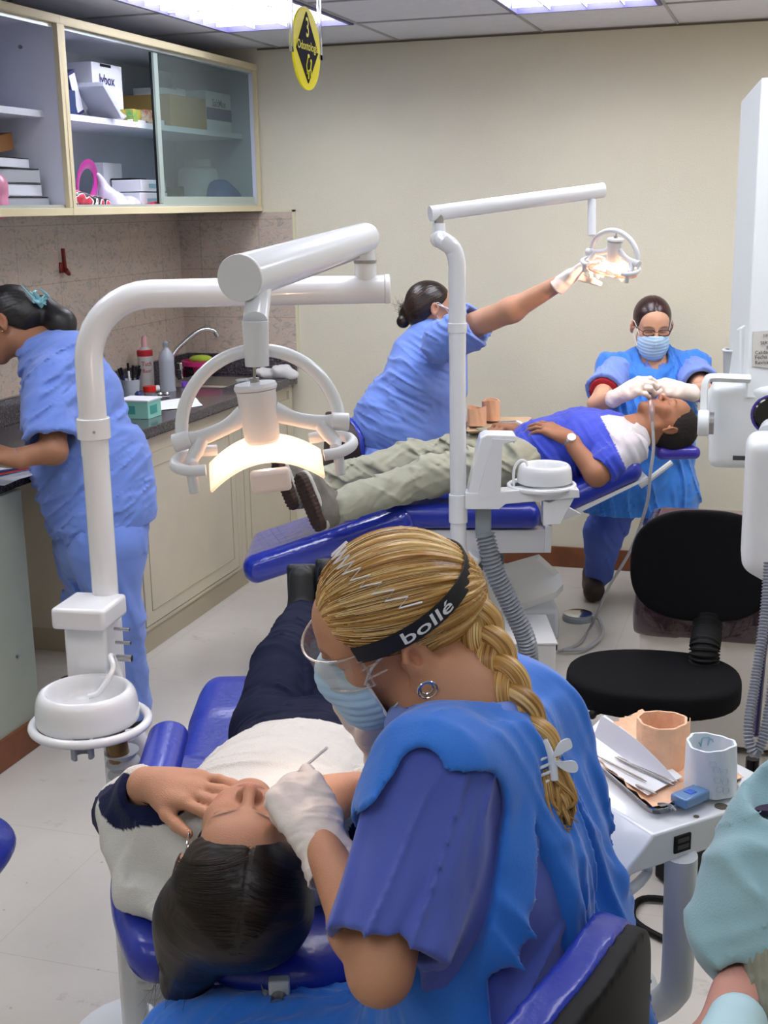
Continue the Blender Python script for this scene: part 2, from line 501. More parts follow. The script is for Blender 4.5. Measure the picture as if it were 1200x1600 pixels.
def sdf(name, prs, h, m, parent=None, disp=None, dmax=0.0, colour=None, uvf=None, smooth=1, sharp=0, loc=None, keep=None):
    VV, QQ = polygonize(prs, h, disp, dmax)
    if keep is not None:
        kp = keep(VV); QQ = QQ[kp[QQ].all(1)]
    used = np.unique(QQ); rm = np.zeros(len(VV), int); rm[used] = np.arange(len(used)); VV = VV[used]; QQ = rm[QQ]
    if smooth: VV = relax(VV, QQ, smooth, 0.4)
    me = np_mesh(name, VV, QQ)
    if colour is not None:
        ca = me.color_attributes.new('Col', 'FLOAT_COLOR', 'POINT')
        c = colour(VV); ca.data.foreach_set('color', np.concatenate([c, np.ones((len(c), 1))], 1).astype(np.float32).ravel())
    if uvf is not None:
        uv = uvf(VV); ul = me.uv_layers.new(name='UVMap'); li = np.zeros(len(me.loops), np.int32); me.loops.foreach_get('vertex_index', li)
        ul.data.foreach_set('uv', uv[li].astype(np.float32).ravel())
    return link_mesh(name, me, m, parent, sharp=sharp, loc=loc)

def wav(p, d, f, ph=0.0):
    d = np.asarray(d, float); return np.sin((p@d)*f+ph)
def noise3(p, f, seed=0.0):
    """smooth cheap noise, about -1..1"""
    q = p*f+seed
    return (np.sin(q[:, 0]*1.0+1.7*np.sin(q[:, 1]*.9+seed))*np.cos(q[:, 1]*1.1+1.3*np.sin(q[:, 2]*.8))+np.sin(q[:, 2]*1.2+1.5*np.sin(q[:, 0]*.7-seed)))*0.5
_pt = np.random.RandomState(11).rand(64, 64, 64).astype(np.float32)*2-1
def vnoise(q):
    """smooth value noise, -1..1, never repeating over a garment"""
    f = np.floor(q); t = q-f; t = t*t*(3-2*t); i = f.astype(np.int64) & 63; j = (i+1) & 63
    x0, y0, z0 = i[:, 0], i[:, 1], i[:, 2]; x1, y1, z1 = j[:, 0], j[:, 1], j[:, 2]; a, b, c = t[:, 0], t[:, 1], t[:, 2]
    return ((_pt[x0, y0, z0]*(1-a)+_pt[x1, y0, z0]*a)*(1-b)+(_pt[x0, y1, z0]*(1-a)+_pt[x1, y1, z0]*a)*b)*(1-c)+((_pt[x0, y0, z1]*(1-a)+_pt[x1, y0, z1]*a)*(1-b)+(_pt[x0, y1, z1]*(1-a)+_pt[x1, y1, z1]*a)*b)*c
def folds(d, f, amp, seed=0.0, warp=0.6, wf=6.0, sharp=1.0):
    """irregular cloth folds whose crests run across direction d; wavelength about 2 pi / f"""
    d = nrm(d); fr = frame_of(d); lam = 2*PI/f
    def g(p):
        q = np.stack([p@fr[0]/(lam*3.6), p@fr[1]/(lam*3.6), p@d/(lam*.62)], 1)+seed*7.31+3
        w_ = vnoise(q*.45+5.1)[:, None]*np.array([0, 0, 1.6]); n = vnoise(q+w_); n2 = vnoise(q*1.9+w_*1.5+17)
        m = 0.45+.55*np.clip(vnoise(p/(lam*5)+seed)*1.5+.6, 0, 1)
        return amp*m*(.75*np.exp(-(n/.20)**2)-.10+.35*n+.25*n2)
    return g
def addf(*fs): return lambda p: sum(f(p) for f in fs)
# ================================================================ materials
white = mat('white_enamel', '#dfe2e5', 0.22, coat=0.3)
whitep = mat('white_plastic', '#d9dbde', 0.35)
greyp = mat('grey_plastic', '#8d9499', 0.45)
lgrey = mat('light_grey_plastic', '#c9ced2', 0.4)
black = mat('black_plastic', '#0a0a0c', 0.6, spec=0.3)
chrome = mat('chrome', '#d5d8da', 0.12, 1.0)
steel = mat('brushed_steel', '#a9a9a8', 0.32, 1.0)
bluevinyl = mat('blue_vinyl', '#2233a0', 0.32, coat=0.15, bump=(60, 0.0012))
wrapvinyl = mat('wrapped_blue_vinyl', '#2034a8', 0.16, coat=1.0, bump=(22, 0.006))
blackcloth = mat('black_cloth', '#0b0c0f', 0.95, bump=(700, 0.001), spec=0.2)
cream = mat('cream_laminate', '#d3cab4', 0.45, noise=(6, 0.05))
creamd = mat('cream_edge', '#d9cda8', 0.5)
lilac = mat('cabinet_lining', '#dcdfee', 0.5, noise=(4, 0.05))
greenish = mat('sage_laminate', '#a3aa9c', 0.5, noise=(8, 0.06))
wood = mat('brown_wood', '#7c4a2c', 0.45, noise=(9, 0.55, '#56301c'), bump=(40, 0.001), aniso=(1, 1, 6))
paper = mat('paper', '#e9edf2', 0.8)
paperw = mat('white_card', '#e4e6ea', 0.7)
peach = mat('peach_paper', '#f3c6a4', 0.8, noise=(40, 0.12), bump=(90, 0.002))
navyink = mat('navy_ink', '#262a63', 0.6)
greyink = mat('grey_ink', '#6d7280', 0.7)

def wall_mat():
    m = mat('painted_wall', '#d9d4be', 0.75, noise=(1.1, 0.04), bump=(160, 0.0015)); return m
def ceil_mat():
    return mat('ceiling_tile', '#dfe1e6', 0.9, noise=(30, 0.06), bump=(120, 0.002))
def floor_mat():
    m = mat('vinyl_floor', '#c9c4bc', 0.32, noise=(2.2, 0.10), bump=(6, 0.003)); nt = m.node_tree; L = nt.links.new
    b = nt.nodes['Principled BSDF']; base = b.inputs['Base Color'].links[0].from_socket
    tc = nt.nodes.new('ShaderNodeTexCoord')
    # darker scuffs and specks
    n = nt.nodes.new('ShaderNodeTexNoise'); n.inputs['Scale'].default_value = 7; n.inputs['Detail'].default_value = 8; n.inputs['Roughness'].default_value = 0.75
    L(tc.outputs['Object'], n.inputs['Vector'])
    r = nt.nodes.new('ShaderNodeValToRGB'); r.color_ramp.elements[0].position = 0.30; r.color_ramp.elements[1].position = 0.40
    r.color_ramp.elements[0].color = (0.62, 0.58, 0.54, 1); r.color_ramp.elements[1].color = (1, 1, 1, 1)
    L(n.outputs['Fac'], r.inputs['Fac'])
    v = nt.nodes.new('ShaderNodeTexVoronoi'); v.inputs['Scale'].default_value = 11; L(tc.outputs['Object'], v.inputs['Vector'])
    r2 = nt.nodes.new('ShaderNodeValToRGB'); r2.color_ramp.elements[0].position = 0.03; r2.color_ramp.elements[1].position = 0.055
    r2.color_ramp.elements[0].color = (0.5, 0.47, 0.44, 1); r2.color_ramp.elements[1].color = (1, 1, 1, 1)
    L(v.outputs['Distance'], r2.inputs['Fac'])
    # tile joints
    bk = nt.nodes.new('ShaderNodeTexBrick'); bk.offset = 0; bk.inputs['Scale'].default_value = 1; bk.inputs['Brick Width'].default_value = .61; bk.inputs['Row Height'].default_value = .61
    bk.inputs['Mortar Size'].default_value = .0016; bk.inputs['Color1'].default_value = (1, 1, 1, 1); bk.inputs['Color2'].default_value = (1, 1, 1, 1); bk.inputs['Mortar'].default_value = (.8, .78, .75, 1)
    L(tc.outputs['Object'], bk.inputs['Vector'])
    prev = base
    for s in (r.outputs['Color'], r2.outputs['Color'], bk.outputs['Color']):
        mx = nt.nodes.new('ShaderNodeMix'); mx.data_type = 'RGBA'; mx.blend_type = 'MULTIPLY'; mx.inputs['Factor'].default_value = 0.75
        L(prev, mx.inputs['A']); L(s, mx.inputs['B']); prev = mx.outputs['Result']
    L(prev, b.inputs['Base Color'])
    return m
def tile_mat():
    m = mat('marbled_tile', '#b9a795', 0.35); nt = m.node_tree; L = nt.links.new; b = nt.nodes['Principled BSDF']
    tc = nt.nodes.new('ShaderNodeTexCoord')
    mp = nt.nodes.new('ShaderNodeMapping'); mp.inputs['Rotation'].default_value = (0.4, 0.5, 0.3); mp.inputs['Scale'].default_value = (1, 1, 1.6)
    L(tc.outputs['Object'], mp.inputs['Vector'])
    n = nt.nodes.new('ShaderNodeTexNoise'); n.inputs['Scale'].default_value = 17; n.inputs['Detail'].default_value = 9; n.inputs['Roughness'].default_value = .75; n.inputs['Distortion'].default_value = 1.6
    L(mp.outputs[0], n.inputs['Vector'])
    r = nt.nodes.new('ShaderNodeValToRGB'); e = r.color_ramp.elements
    e[0].position = .26; e[0].color = (*lin('#8f857b'), 1); e[1].position = .66; e[1].color = (*lin('#e2d6c4'), 1)
    x = e.new(.42); x.color = (*lin('#b3a799'), 1); x = e.new(.52); x.color = (*lin('#cfc2b2'), 1); x = e.new(.58); x.color = (*lin('#c4aa96'), 1)
    L(n.outputs['Fac'], r.inputs['Fac'])
    # joints from object coordinates: one face runs along y, the other along x
    ge = nt.nodes.new('ShaderNodeSeparateXYZ'); L(tc.outputs['Object'], ge.inputs[0])
    ad = nt.nodes.new('ShaderNodeMath'); ad.operation = 'ADD'; L(ge.outputs[0], ad.inputs[0]); L(ge.outputs[1], ad.inputs[1])
    cb = nt.nodes.new('ShaderNodeCombineXYZ'); L(ad.outputs[0], cb.inputs[0]); L(ge.outputs[2], cb.inputs[1])
    bk = nt.nodes.new('ShaderNodeTexBrick'); bk.offset = 0; bk.inputs['Scale'].default_value = 1; bk.inputs['Brick Width'].default_value = .33; bk.inputs['Row Height'].default_value = .25
    bk.inputs['Mortar Size'].default_value = .0025; bk.inputs['Color1'].default_value = (1, 1, 1, 1); bk.inputs['Color2'].default_value = (.93, .93, .94, 1); bk.inputs['Mortar'].default_value = (.75, .73, .7, 1)
    L(cb.outputs[0], bk.inputs['Vector'])
    mx = nt.nodes.new('ShaderNodeMix'); mx.data_type = 'RGBA'; mx.blend_type = 'MULTIPLY'; mx.inputs['Factor'].default_value = 1
    L(r.outputs['Color'], mx.inputs['A']); L(bk.outputs['Color'], mx.inputs['B']); L(mx.outputs['Result'], b.inputs['Base Color'])
    return m
def granite_mat():
    m = mat('dark_granite', '#3c3a3e', 0.18, coat=0.2); nt = m.node_tree; L = nt.links.new; b = nt.nodes['Principled BSDF']
    tc = nt.nodes.new('ShaderNodeTexCoord'); n = nt.nodes.new('ShaderNodeTexNoise'); n.inputs['Scale'].default_value = 110; n.inputs['Detail'].default_value = 6; n.inputs['Roughness'].default_value = .8
    L(tc.outputs['Object'], n.inputs['Vector'])
    r = nt.nodes.new('ShaderNodeValToRGB'); e = r.color_ramp.elements
    e[0].position = .38; e[0].color = (*lin('#232126'), 1); e[1].position = .68; e[1].color = (*lin('#8a8480'), 1); x = e.new(.52); x.color = (*lin('#47434a'), 1)
    L(n.outputs['Fac'], r.inputs['Fac']); L(r.outputs['Color'], b.inputs['Base Color']); return m
def glass_mat(name='clear_glass', col='#dfe9ea', alpha=0.25, rough=0.03):
    """thin pane: mostly see-through with a tint and a gloss"""
    m = bpy.data.materials.new(name); m.use_nodes = True; MATS[name] = m; nt = m.node_tree; L = nt.links.new
    nt.nodes.remove(nt.nodes['Principled BSDF']); out = nt.nodes['Material Output']
    t = nt.nodes.new('ShaderNodeBsdfTransparent'); t.inputs[0].default_value = (*lin(col), 1)
    g = nt.nodes.new('ShaderNodeBsdfGlossy'); g.inputs['Roughness'].default_value = rough; g.inputs['Color'].default_value = (1, 1, 1, 1)
    d = nt.nodes.new('ShaderNodeBsdfDiffuse'); d.inputs[0].default_value = (*lin(col), 1)
    fr = nt.nodes.new('ShaderNodeValue'); fr.outputs[0].default_value = 0.05
    m1 = nt.nodes.new('ShaderNodeMixShader'); m1.inputs[0].default_value = alpha; L(t.outputs[0], m1.inputs[1]); L(d.outputs[0], m1.inputs[2])
    m2 = nt.nodes.new('ShaderNodeMixShader'); L(fr.outputs[0], m2.inputs[0]); L(m1.outputs[0], m2.inputs[1]); L(g.outputs[0], m2.inputs[2])
    L(m2.outputs[0], out.inputs['Surface']); return m
tile = tile_mat(); granite = granite_mat()
glassm = glass_mat('tinted_glass', '#d6e0dd', 0.055)
glassc = glass_mat('pale_glass', '#d5daec', 0.06)
clear = glass_mat('clear_plastic', '#eef2f4', 0.22, 0.1)

# ================================================================ room shell
XL, XR, YB, YF, ZC = -3.09, 1.4, 6.27, -1.6, 2.585
LX = [(-2.48, -1.87), (-1.16, -0.55), (0.16, 0.77)]
LY = [(4.41, 5.61), (1.9, 3.1), (-0.6, 0.6)]  # panels outside the view are added to light the room
struct(MB().box((XL-.1, YF-.1, -.1), (XR+.1, YB+.1, 0)).build('floor', floor_mat()))
struct(MB().box((XL-.1, YB, 0), (XR+.1, YB+.1, ZC+.2)).build('wall_back', wall_mat()))
struct(MB().box((XL-.1, YF, 0), (XL, YB, ZC+.2)).build('wall_left', wall_mat()))
struct(MB().box((XR, YF, 0), (XR+.1, YB, ZC+.2)).build('wall_right', wall_mat()))
struct(MB().box((XL-.1, YF-.1, 0), (XR+.1, YF, ZC+.2)).build('wall_front', wall_mat()))
# ceiling slab with the openings of the light fittings left out, and its grid of bars
c = MB()
xs = sorted({XL-.1, XR+.1, *[v for l in LX for v in l]}); ys = sorted({YF-.1, YB+.1, *[v for l in LY for v in l]})
for i in range(len(xs)-1):
    for j in range(len(ys)-1):
        if (xs[i], xs[i+1]) in LX and (ys[j], ys[j+1]) in LY: continue
        c.box((xs[i], ys[j], ZC), (xs[i+1], ys[j+1], ZC+.03))
struct(c.build('ceiling', ceil_mat()))
g = MB(); bar = mat('ceiling_bar', '#a9abad', 0.5)
for x in (-2.48-.02, -1.87+.0, -1.16-.01, -0.55, .16, .77, 1.38): g.box((x, YF, ZC-.006), (x+.012, YB, ZC+.001))
y = YB-.05
yy = [5.62, 5.01, 4.40, 3.72, 3.11, 2.5, 1.89, 1.2, .61, 0.0, -.61, -1.2]
for y in yy: g.box((XL, y, ZC-.006), (XR, y+.012, ZC+.001))
struct(g.build('trim_1', bar))
struct(MB().box((-2.44, YB-.016, 0), (XR, YB, .105)).build('baseboard_back', wood, bevel=.003))
struct(MB().box((XL, 3.9, 0), (XL+.014, YB, .1)).build('baseboard_left', wood))
# dark strip painted as shadow in the joint of ceiling and back wall
struct(MB().box((-2.6, YB-.006, ZC-.012), (XR, YB, ZC-.004)).build('trim_2', mat('joint_shadow', '#6a6258', 0.9)))
# tiles on both walls above the counter
struct(MB().box((XL+.001, 2.2, 1.0), (XL+.012, YB, 1.8)).build('trim_3', tile))
struct(MB().box((XL+.012, YB-.012, 1.0), (-2.44, YB-.001, 1.785)).build('trim_4', tile))
struct(MB().box((-2.44, YB-.012, 1.0), (-2.425, YB-.001, 1.795)).box((-2.6, YB-.012, 1.785), (-2.425, YB-.001, 1.797)).build('trim_5', mat('tile_edging', '#d8d6b4', 0.5)))

# ---- ceiling lights
def emis(name, col, s):
    m = bpy.data.materials.new(name); m.use_nodes = True; nt = m.node_tree; b = nt.nodes['Principled BSDF']
    b.inputs['Base Color'].default_value = (0.8, 0.8, 0.8, 1); b.inputs['Emission Color'].default_value = (*lin(col), 1); b.inputs['Emission Strength'].default_value = s
    MATS[name] = m; return m
tubem = emis('unseen_diffuser_mid', '#f6f7ff', TUBE)
tubeb = emis('fluorescent_diffuser_back', '#f6f7ff', TUBE*1.45); tubef = emis('unseen_diffuser_front', '#f6f7ff', TUBE*.55)
louv = mat('louvre_white', '#e8eaf2', 0.35)
lightlab = {(0, 0): 'square-louvred fluorescent ceiling light near the cupboard, behind the yellow round sign',
            (1, 0): 'fluorescent ceiling light cut off by the top edge above the back wall'}
for i, (x0, x1) in enumerate(LX):
    for j, (y0, y1) in enumerate(LY):
        t = thing('ceiling_light', lightlab.get((i, j), 'added unseen fluorescent ceiling panel '+('over the left counter', 'over the middle of the room', 'on the right side of the room')[i]+', '+('by the back wall', 'above the near chair', 'nearest the photographer')[j]), 'light', ((x0+x1)/2, (y0+y1)/2, ZC), 'fluorescent ceiling lights')
        MB().box((x0+.01, y0+.01, ZC+.035), (x1-.01, y1-.01, ZC+.05)).build('diffuser', (tubeb, tubem, tubef)[j], t)
        f = MB()
        f.box((x0, y0, ZC-.012), (x0+.018, y1, ZC+.06)).box((x1-.018, y0, ZC-.012), (x1, y1, ZC+.06))
        f.box((x0, y0, ZC-.012), (x1, y0+.018, ZC+.06)).box((x0, y1-.018, ZC-.012), (x1, y1, ZC+.06))
        f.box((x0, y0, ZC+.06), (x1, y1, ZC+.07)); f.build('frame', mat('light_frame', '#5c5a86', .4), t)
        if (i, j) in ((0, 0), (1, 0)):
            l = MB()
            for k in range(1, 4): xx = x0+(x1-x0)*k/4; l.box((xx-.003, y0+.02, ZC-.004), (xx+.003, y1-.02, ZC+.03))
            for k in range(1, 9): q = y0+(y1-y0)*k/9; l.box((x0+.02, q-.003, ZC-.004), (x1-.02, q+.003, ZC+.03))
            l.build('louvre', louv, t)

# ---- hanging sign
sx = -1.45; sy, sz = 3.885, 2.275; sw, sh = .118, .121
t = thing('hanging_sign', 'yellow oval sign with a black diamond reading 3 Odontología, hanging from the ceiling', 'sign', (sx, sy, ZC))
axs = [V(0, 1, 0), V(0, 0, 1), V(1, 0, 0)]
ov = [(math.cos(a)*sw, math.sin(a)*sh) for a in np.linspace(0, 2*PI, 49)[:-1]]
MB().prism(ov, (sx-.003, sy, sz), axs, .006).build('plate', mat('yellow_acrylic', '#f7ea08', .4, spec=.3), t)
dm = []
cs = [(sw*.80, -.004), (0, sh*.90), (-sw*.80, -.004), (0, -sh*.84)]
for q in range(4):
    a, b, c_ = V(*cs[q-1]), V(*cs[q]), V(*cs[(q+1) % 4])
    for s_ in (0.14, 0.07, 0.02): dm.append(tuple(b+(a-b)*s_*.8+(V(0, 0)-b)*.0))
    for s_ in (0.02, 0.07, 0.14): dm.append(tuple(b+(c_-b)*s_*.8))
MB().prism(dm, (sx+.003, sy, sz), axs, .002).build('diamond', mat('sign_navy', '#0e0d20', .7, spec=.15), t)
fn = lambda ox, oz: (lambda u, v: (sx+.0062, sy+ox+u, sz+oz+v))
tx = MB(); text_on(tx, '3', fn(0.0, .062), .024, .058); text_on(tx, 'Odontología', fn(.0, .004), .178, .034)
tx.build('lettering', mat('sign_yellow', '#f4ea20', .4), t, sharp=0)
pg = MB()
pg.tube([(sx+.0065, sy-.012, sz-.075), (sx+.0065, sy-.018, sz-.05), (sx+.0065, sy-.004, sz-.025), (sx+.0065, sy+.008, sz-.022)], .0016, 6)
pg.ball((sx+.0065, sy+.002, sz-.021), (.002, .008, .006))
pg.tube([(sx+.0065, sy-.016, sz-.062), (sx+.0065, sy+.0, sz-.066), (sx+.0065, sy+.016, sz-.058), (sx+.0065, sy+.024, sz-.036)], .0024, 6)
pg.tube([(sx+.0065, sy+.0, sz-.066), (sx+.0065, sy-.004, sz-.088)], .0024, 6)
pg.ball((sx+.0065, sy+.022, sz-.034), (.002, .006, .006)); pg.tube([(sx+.0065, sy+.02, sz-.06), (sx+.0065, sy+.018, sz-.085)], .002, 6)
pg.build('dentist_pictogram', 'sign_yellow', t)
hb = MB()
for s_ in (-1, 1):
    hb.box((sx-.004, sy+s_*(sw-.002)-.012, sz-.02), (sx+.004, sy+s_*(sw-.002)+.016*s_+.012, sz-.006))
    hb.box((sx-.004, sy+s_*(sw+.006)-.010, sz-.02), (sx+.004, sy+s_*(sw+.006)+.010, ZC-.04))
hb.box((sx-.004, sy-sw-.016, ZC-.055), (sx+.004, sy+sw+.016, ZC-.012))
hb.build('clear_bracket', mat('clear_acrylic', '#f1f4f6', .1, trans=.8, ior=1.2), t)
MB().box((sx-.03, sy-.06, ZC-.02), (sx+.03, sy+.06, ZC-.006)).build('ceiling_clip', mat('dark_violet_clip', '#2c2362', .4), t)

# ================================================================ upper cupboards
CX = -2.60; CB, CT = 1.79, 2.505; CY0, CYM, CY1 = 3.0, 4.40, 6.255
def cupboard(name, label, y0, y1, shelf_z, divs):
    t = thing(name, label, 'cupboard', (-2.84, (y0+y1)/2, CB))
    b = MB()
    b.box((XL+.0125, y0, CB), (CX-.02, y1, CB+.02)).box((XL+.0125, y0, CT-.02), (CX-.02, y1, CT))
    b.box((XL+.0125, y0, CB), (XL+.025, y1, CT))
    b.box((XL+.0125, y0, CB), (CX-.02, y0+.018, CT)).box((XL+.0125, y1-.018, CB), (CX-.02, y1, CT))
    b.build('carcass', lilac, t)
    f = MB()
    f.box((CX-.02, y0, CB), (CX, y1, CB+.028)).box((CX-.02, y0, CT-.03), (CX, y1, CT))
    f.box((CX-.02, y0, CB+.028), (CX, y0+.028, CT-.03)).box((CX-.02, y1-.022, CB+.028), (CX, y1, CT-.03))
    f.build('front_frame', creamd, t, bevel=.002)
    MB().box((CX-.045, y0+.028, CB+.0281), (CX-.0201, y1-.022, CB+.04)).box((CX-.045, y0+.028, CT-.045), (CX-.0201, y1-.022, CT-.0301)).build('door_track', mat('alu_track', '#c9d2d0', .3, .6), t)
    MB().box((XL+.025, y0+.018, shelf_z-.012), (CX-.085, y1-.018, shelf_z+.012)).build('shelf', mat('shelf_white', '#dfe3ee', .4), t)
    return t
t = cupboard('wall_cupboard', 'open wall cupboard cut off by the left edge, full of grey card boxes', CY0, CYM, 2.16, 0)
MB().box((CX-.035, 3.03, CB+.04), (CX-.031, 3.9, CT-.045)).build('glass_door', glassc, t)
for yy_, zz in ((4.381, 2.4), (4.381, 1.95), (4.381, 1.86)): MB().cyl((CX-.16, yy_-.0, zz), (CX-.16, yy_-.006, zz), .007, n=10).build('shelf_pin', steel, t)
t = cupboard('wall_cupboard', 'wall cupboard with a tinted sliding glass door on its right half', CYM+.001, CY1, 2.16, 1)
MB().box((CX-.034, 5.19, CB+.055), (CX-.03, 6.21, CT-.05)).build('sliding_glass_door', glassm, t)
MB().box((CX-.036, 5.160, CB+.045), (CX-.030, 5.163, CT-.05)).box((CX-.034, 5.168, CB+.045), (CX-.030, 5.171, CT-.05)).build('door_seal', black, t)
MB().box((CX-.036, 5.178, CB+.045), (CX-.024, 5.215, CT-.05)).box((CX-.036, 5.19, CB+.04), (CX-.022, 6.21, CB+.072)).build('door_edge', mat('alu_edge', '#b9c9c2', .35, .5), t)

# ---- things on the shelves
def on_shelf(px, py, depth_x, z):            # point on a shelf plane seen at that pixel, at shelf depth
    return onX(px, py, depth_x)
def carton(label, c, s, rz, m, cat='box', group=None, lid=None, deco=None, tilt=0, rx=0, name='carton'):
    """c: centre of the base, s: full sizes, rz rotation"""
    cr, sr = math.cos(rz), math.sin(rz); R0 = np.array([[cr, sr, 0], [-sr, cr, 0], [0, 0, 1]])
    ct, st = math.cos(tilt), math.sin(tilt); T = np.array([[1, 0, 0], [0, ct, st], [0, -st, ct]])
    cx_, sx_ = math.cos(rx), math.sin(rx); T2 = np.array([[cx_, 0, -sx_], [0, 1, 0], [sx_, 0, cx_]])
    R = T2@T@R0
    ext = sum(abs(R[i][2])*s[i]/2 for i in range(3))
    cc = V(c[0], c[1], c[2]+ext)
    t = thing(name, label, cat, (c[0], c[1], c[2]), group)
    h = np.array(s)/2
    MB().obox(cc, R, h).build('box_body', m, t, bevel=.002)
    if lid:
        MB().obox(cc+R[2]*(h[2]-.001), R, (h[0]*.995+.001, h[1]*.995+.001, .003)).build('flap', lid, t)
    if deco:
        for (nm, face, u, v, w_, h_, dm_) in deco:     # face: 0 +x side,1 -y side
            if face == 0: o = cc+R[0]*(h[0]+.0008)+R[1]*u*h[1]+R[2]*v*h[2]; MB().obox(o, R, (.0008, w_*h[1], h_*h[2])).build(nm, dm_, t)
            elif face == 1: o = cc-R[1]*(h[1]+.0008)+R[0]*u*h[0]+R[2]*v*h[2]; MB().obox(o, R, (w_*h[0], .0008, h_*h[2])).build(nm, dm_, t)
            else:
                o = cc+R[0]*(h[0]+.0022)+R[1]*u*h[1]+R[2]*v*h[2]
                mb = MB(); text_on(mb, face, lambda a, b: o+R[1]*a+R[2]*b, w_*s[1]); mb.build(nm, dm_, t, sharp=0)
    return t
S1, S0 = 2.172, CB+.02
cardg = mat('grey_card', '#a9adb4', .8); cardw = mat('white_card2', '#d5d8e2', .7); cardn = mat('navy_card', '#23285c', .6); cardb = mat('brown_card', '#b08a4e', .8)
white_c = mat('bright_card', '#dfe1ea', .6)
# upper shelf, open bay
carton('dark navy box lying tilted open at the left of the upper shelf', (-2.84, 4.72, S1), (.2, .06, .17), .0, cardn, tilt=.35, deco=[('pale_side', 0, 0, 0, .8, .85, white_c)])
carton('small navy box at the very left of the upper shelf beside the post', (-2.74, 4.60, S1), (.1, .06, .09), 0, mat('navy2', '#1d3566', .5), deco=[('white_edge', 1, 0, 0, 1, 1, white_c)])
carton('white glove box with dark script lettering standing on the upper shelf', (-2.85, 5.00, S1), (.2, .25, .225), .0, white_c,
       deco=[('script_lettering', 'lybox', -.05, .38, .5, .3, navyink), ('dark_slot', 0, -.1, .93, .35, .05, black), ('grey_lettering', 0, -.3, -.15, .4, .06, greyink)])
carton('pale plastic case leaning on its edge in front of the white glove box', (-2.70, 4.83, S1), (.12, .20, .022), .1, mat('pale_case', '#b9bfd0', .35), tilt=-.6, name='plastic_case', cat='case')
t = thing('plastic_bag', 'crumpled clear plastic bag on the upper shelf beside the pale case', 'bag', (-2.76, 4.93, S1))
sdf('bag', [ell((-2.75, 4.92, S1+.03), (.07, .055, .035), k=.02), ell((-2.74, 4.97, S1+.05), (.04, .05, .04), k=.02), ell((-2.75, 5.02, S1+.02), (.05, .06, .02), k=.02)], .006,
    mat('bag_plastic', '#d6d3e4', .25, coat=.5, alpha=.85), t, disp=lambda p: .008*noise3(p, 60, 2))
carton('small multicoloured packet lying flat on the upper shelf by the sliding door', (-2.715, 5.12, S1), (.06, .09, .05), .1, mat('packet', '#cfa43a', .5, noise=(28, 1.0, '#4c9a55')), name='packet', cat='packet')
carton('red and white small packet at the edge of the upper shelf', (-2.715, 5.23, S1), (.06, .08, .055), .0, mat('packet2', '#b64234', .5, noise=(30, 1.0, '#e6e0c8')), name='packet', cat='packet')
carton('thin white strip of papers lying on the upper shelf front', (-2.695, 5.14, S1), (.02, .15, .008), 0, paperw, name='paper_stack', cat='papers')
# behind the glass, upper
carton('plain brown cardboard box behind the tinted glass', (-2.84, 5.70, S1), (.24, .38, .145), 0, cardb)
carton('small white box on top of the brown cardboard box', (-2.86, 5.66, S1+.145), (.14, .2, .035), 0, white_c)
carton('smaller white box on the brown cardboard box, nearer its right end', (-2.88, 5.83, S1+.145), (.12, .12, .05), .1, white_c)
carton('white glove box with a blue band behind the tinted glass', (-2.84, 6.06, S1), (.22, .29, .19), 0, white_c, deco=[('blue_band', 0, 0, -.1, 1, .3, mat('band_blue', '#3c4c80', .5)), ('script_lettering', 'SaltMax', .0, .45, .55, .2, navyink)])
carton('tiny white box at the front corner of the shelf behind the glass', (-2.71, 5.36, S1), (.03, .06, .02), 0, white_c)
# lower shelf, open bay
tb = thing('gift_bag', 'zebra and red patterned plastic bag slumped on the lower shelf', 'bag', (-2.75, 4.6, S0))
m = mat('zebra_print', '#e6e2e4', .35, coat=.4); nt = m.node_tree
wv = nt.nodes.new('ShaderNodeTexWave'); wv.inputs['Scale'].default_value = 14; wv.inputs['Distortion'].default_value = 6; tcn = nt.nodes.new('ShaderNodeTexCoord'); nt.links.new(tcn.outputs['Object'], wv.inputs['Vector'])
rr = nt.nodes.new('ShaderNodeValToRGB'); rr.color_ramp.interpolation = 'CONSTANT'; rr.color_ramp.elements[0].color = (*lin('#1c1a22'), 1); rr.color_ramp.elements[1].position = .42; rr.color_ramp.elements[1].color = (*lin('#efe8ea'), 1)
x = rr.color_ramp.elements.new(.72); x.color = (*lin('#c92a48'), 1)
nt.links.new(wv.outputs['Fac'], rr.inputs['Fac']); nt.links.new(rr.outputs['Color'], nt.nodes['Principled BSDF'].inputs['Base Color'])
sdf('bag', [ell((-2.70, 4.62, S0+.025), (.05, .11, .045), k=.03), ell((-2.69, 4.72, S0+.02), (.04, .10, .03), k=.03), ell((-2.70, 4.56, S0+.05), (.04, .05, .04), k=.03)], .006, m, tb, disp=lambda p: .008*noise3(p, 55, 4))
magm = mat('magenta_band', '#b02a8c', .3, coat=.4)
tm = thing('magenta_band', 'shiny magenta loop standing up among the bags on the lower shelf', 'band', (-2.76, 4.68, S0))
R_ = [V(-2.76, 4.79, S0+.105)+V(-.2, .92, .25)*math.cos(a)*.13+V(.05, -.2, .85)*math.sin(a)*.085 for a in np.linspace(0, 2*PI, 40)[:-1]]
MB().tube(R_, .020, 10, flat=.3, closed=True, up=(0, 1, 0)).build('loop', magm, tm)
carton('white paper bag standing behind the magenta loop', (-2.90, 5.22, S0), (.05, .2, .20), .1, cardw, name='paper_bag', cat='bag')
tb = thing('plastic_bag', 'crumpled clear bag of supplies in the middle of the lower shelf', 'bag', (-2.74, 4.82, S0))
sdf('bag', [cone((-2.75, 4.97, S0+.03), (-2.78, 4.92, S0+.14), .05, .012, k=.02), ell((-2.72, 5.05, S0+.022), (.05, .10, .03), k=.03)], .006, 'bag_plastic', tb, disp=lambda p: .009*noise3(p, 50, 7))
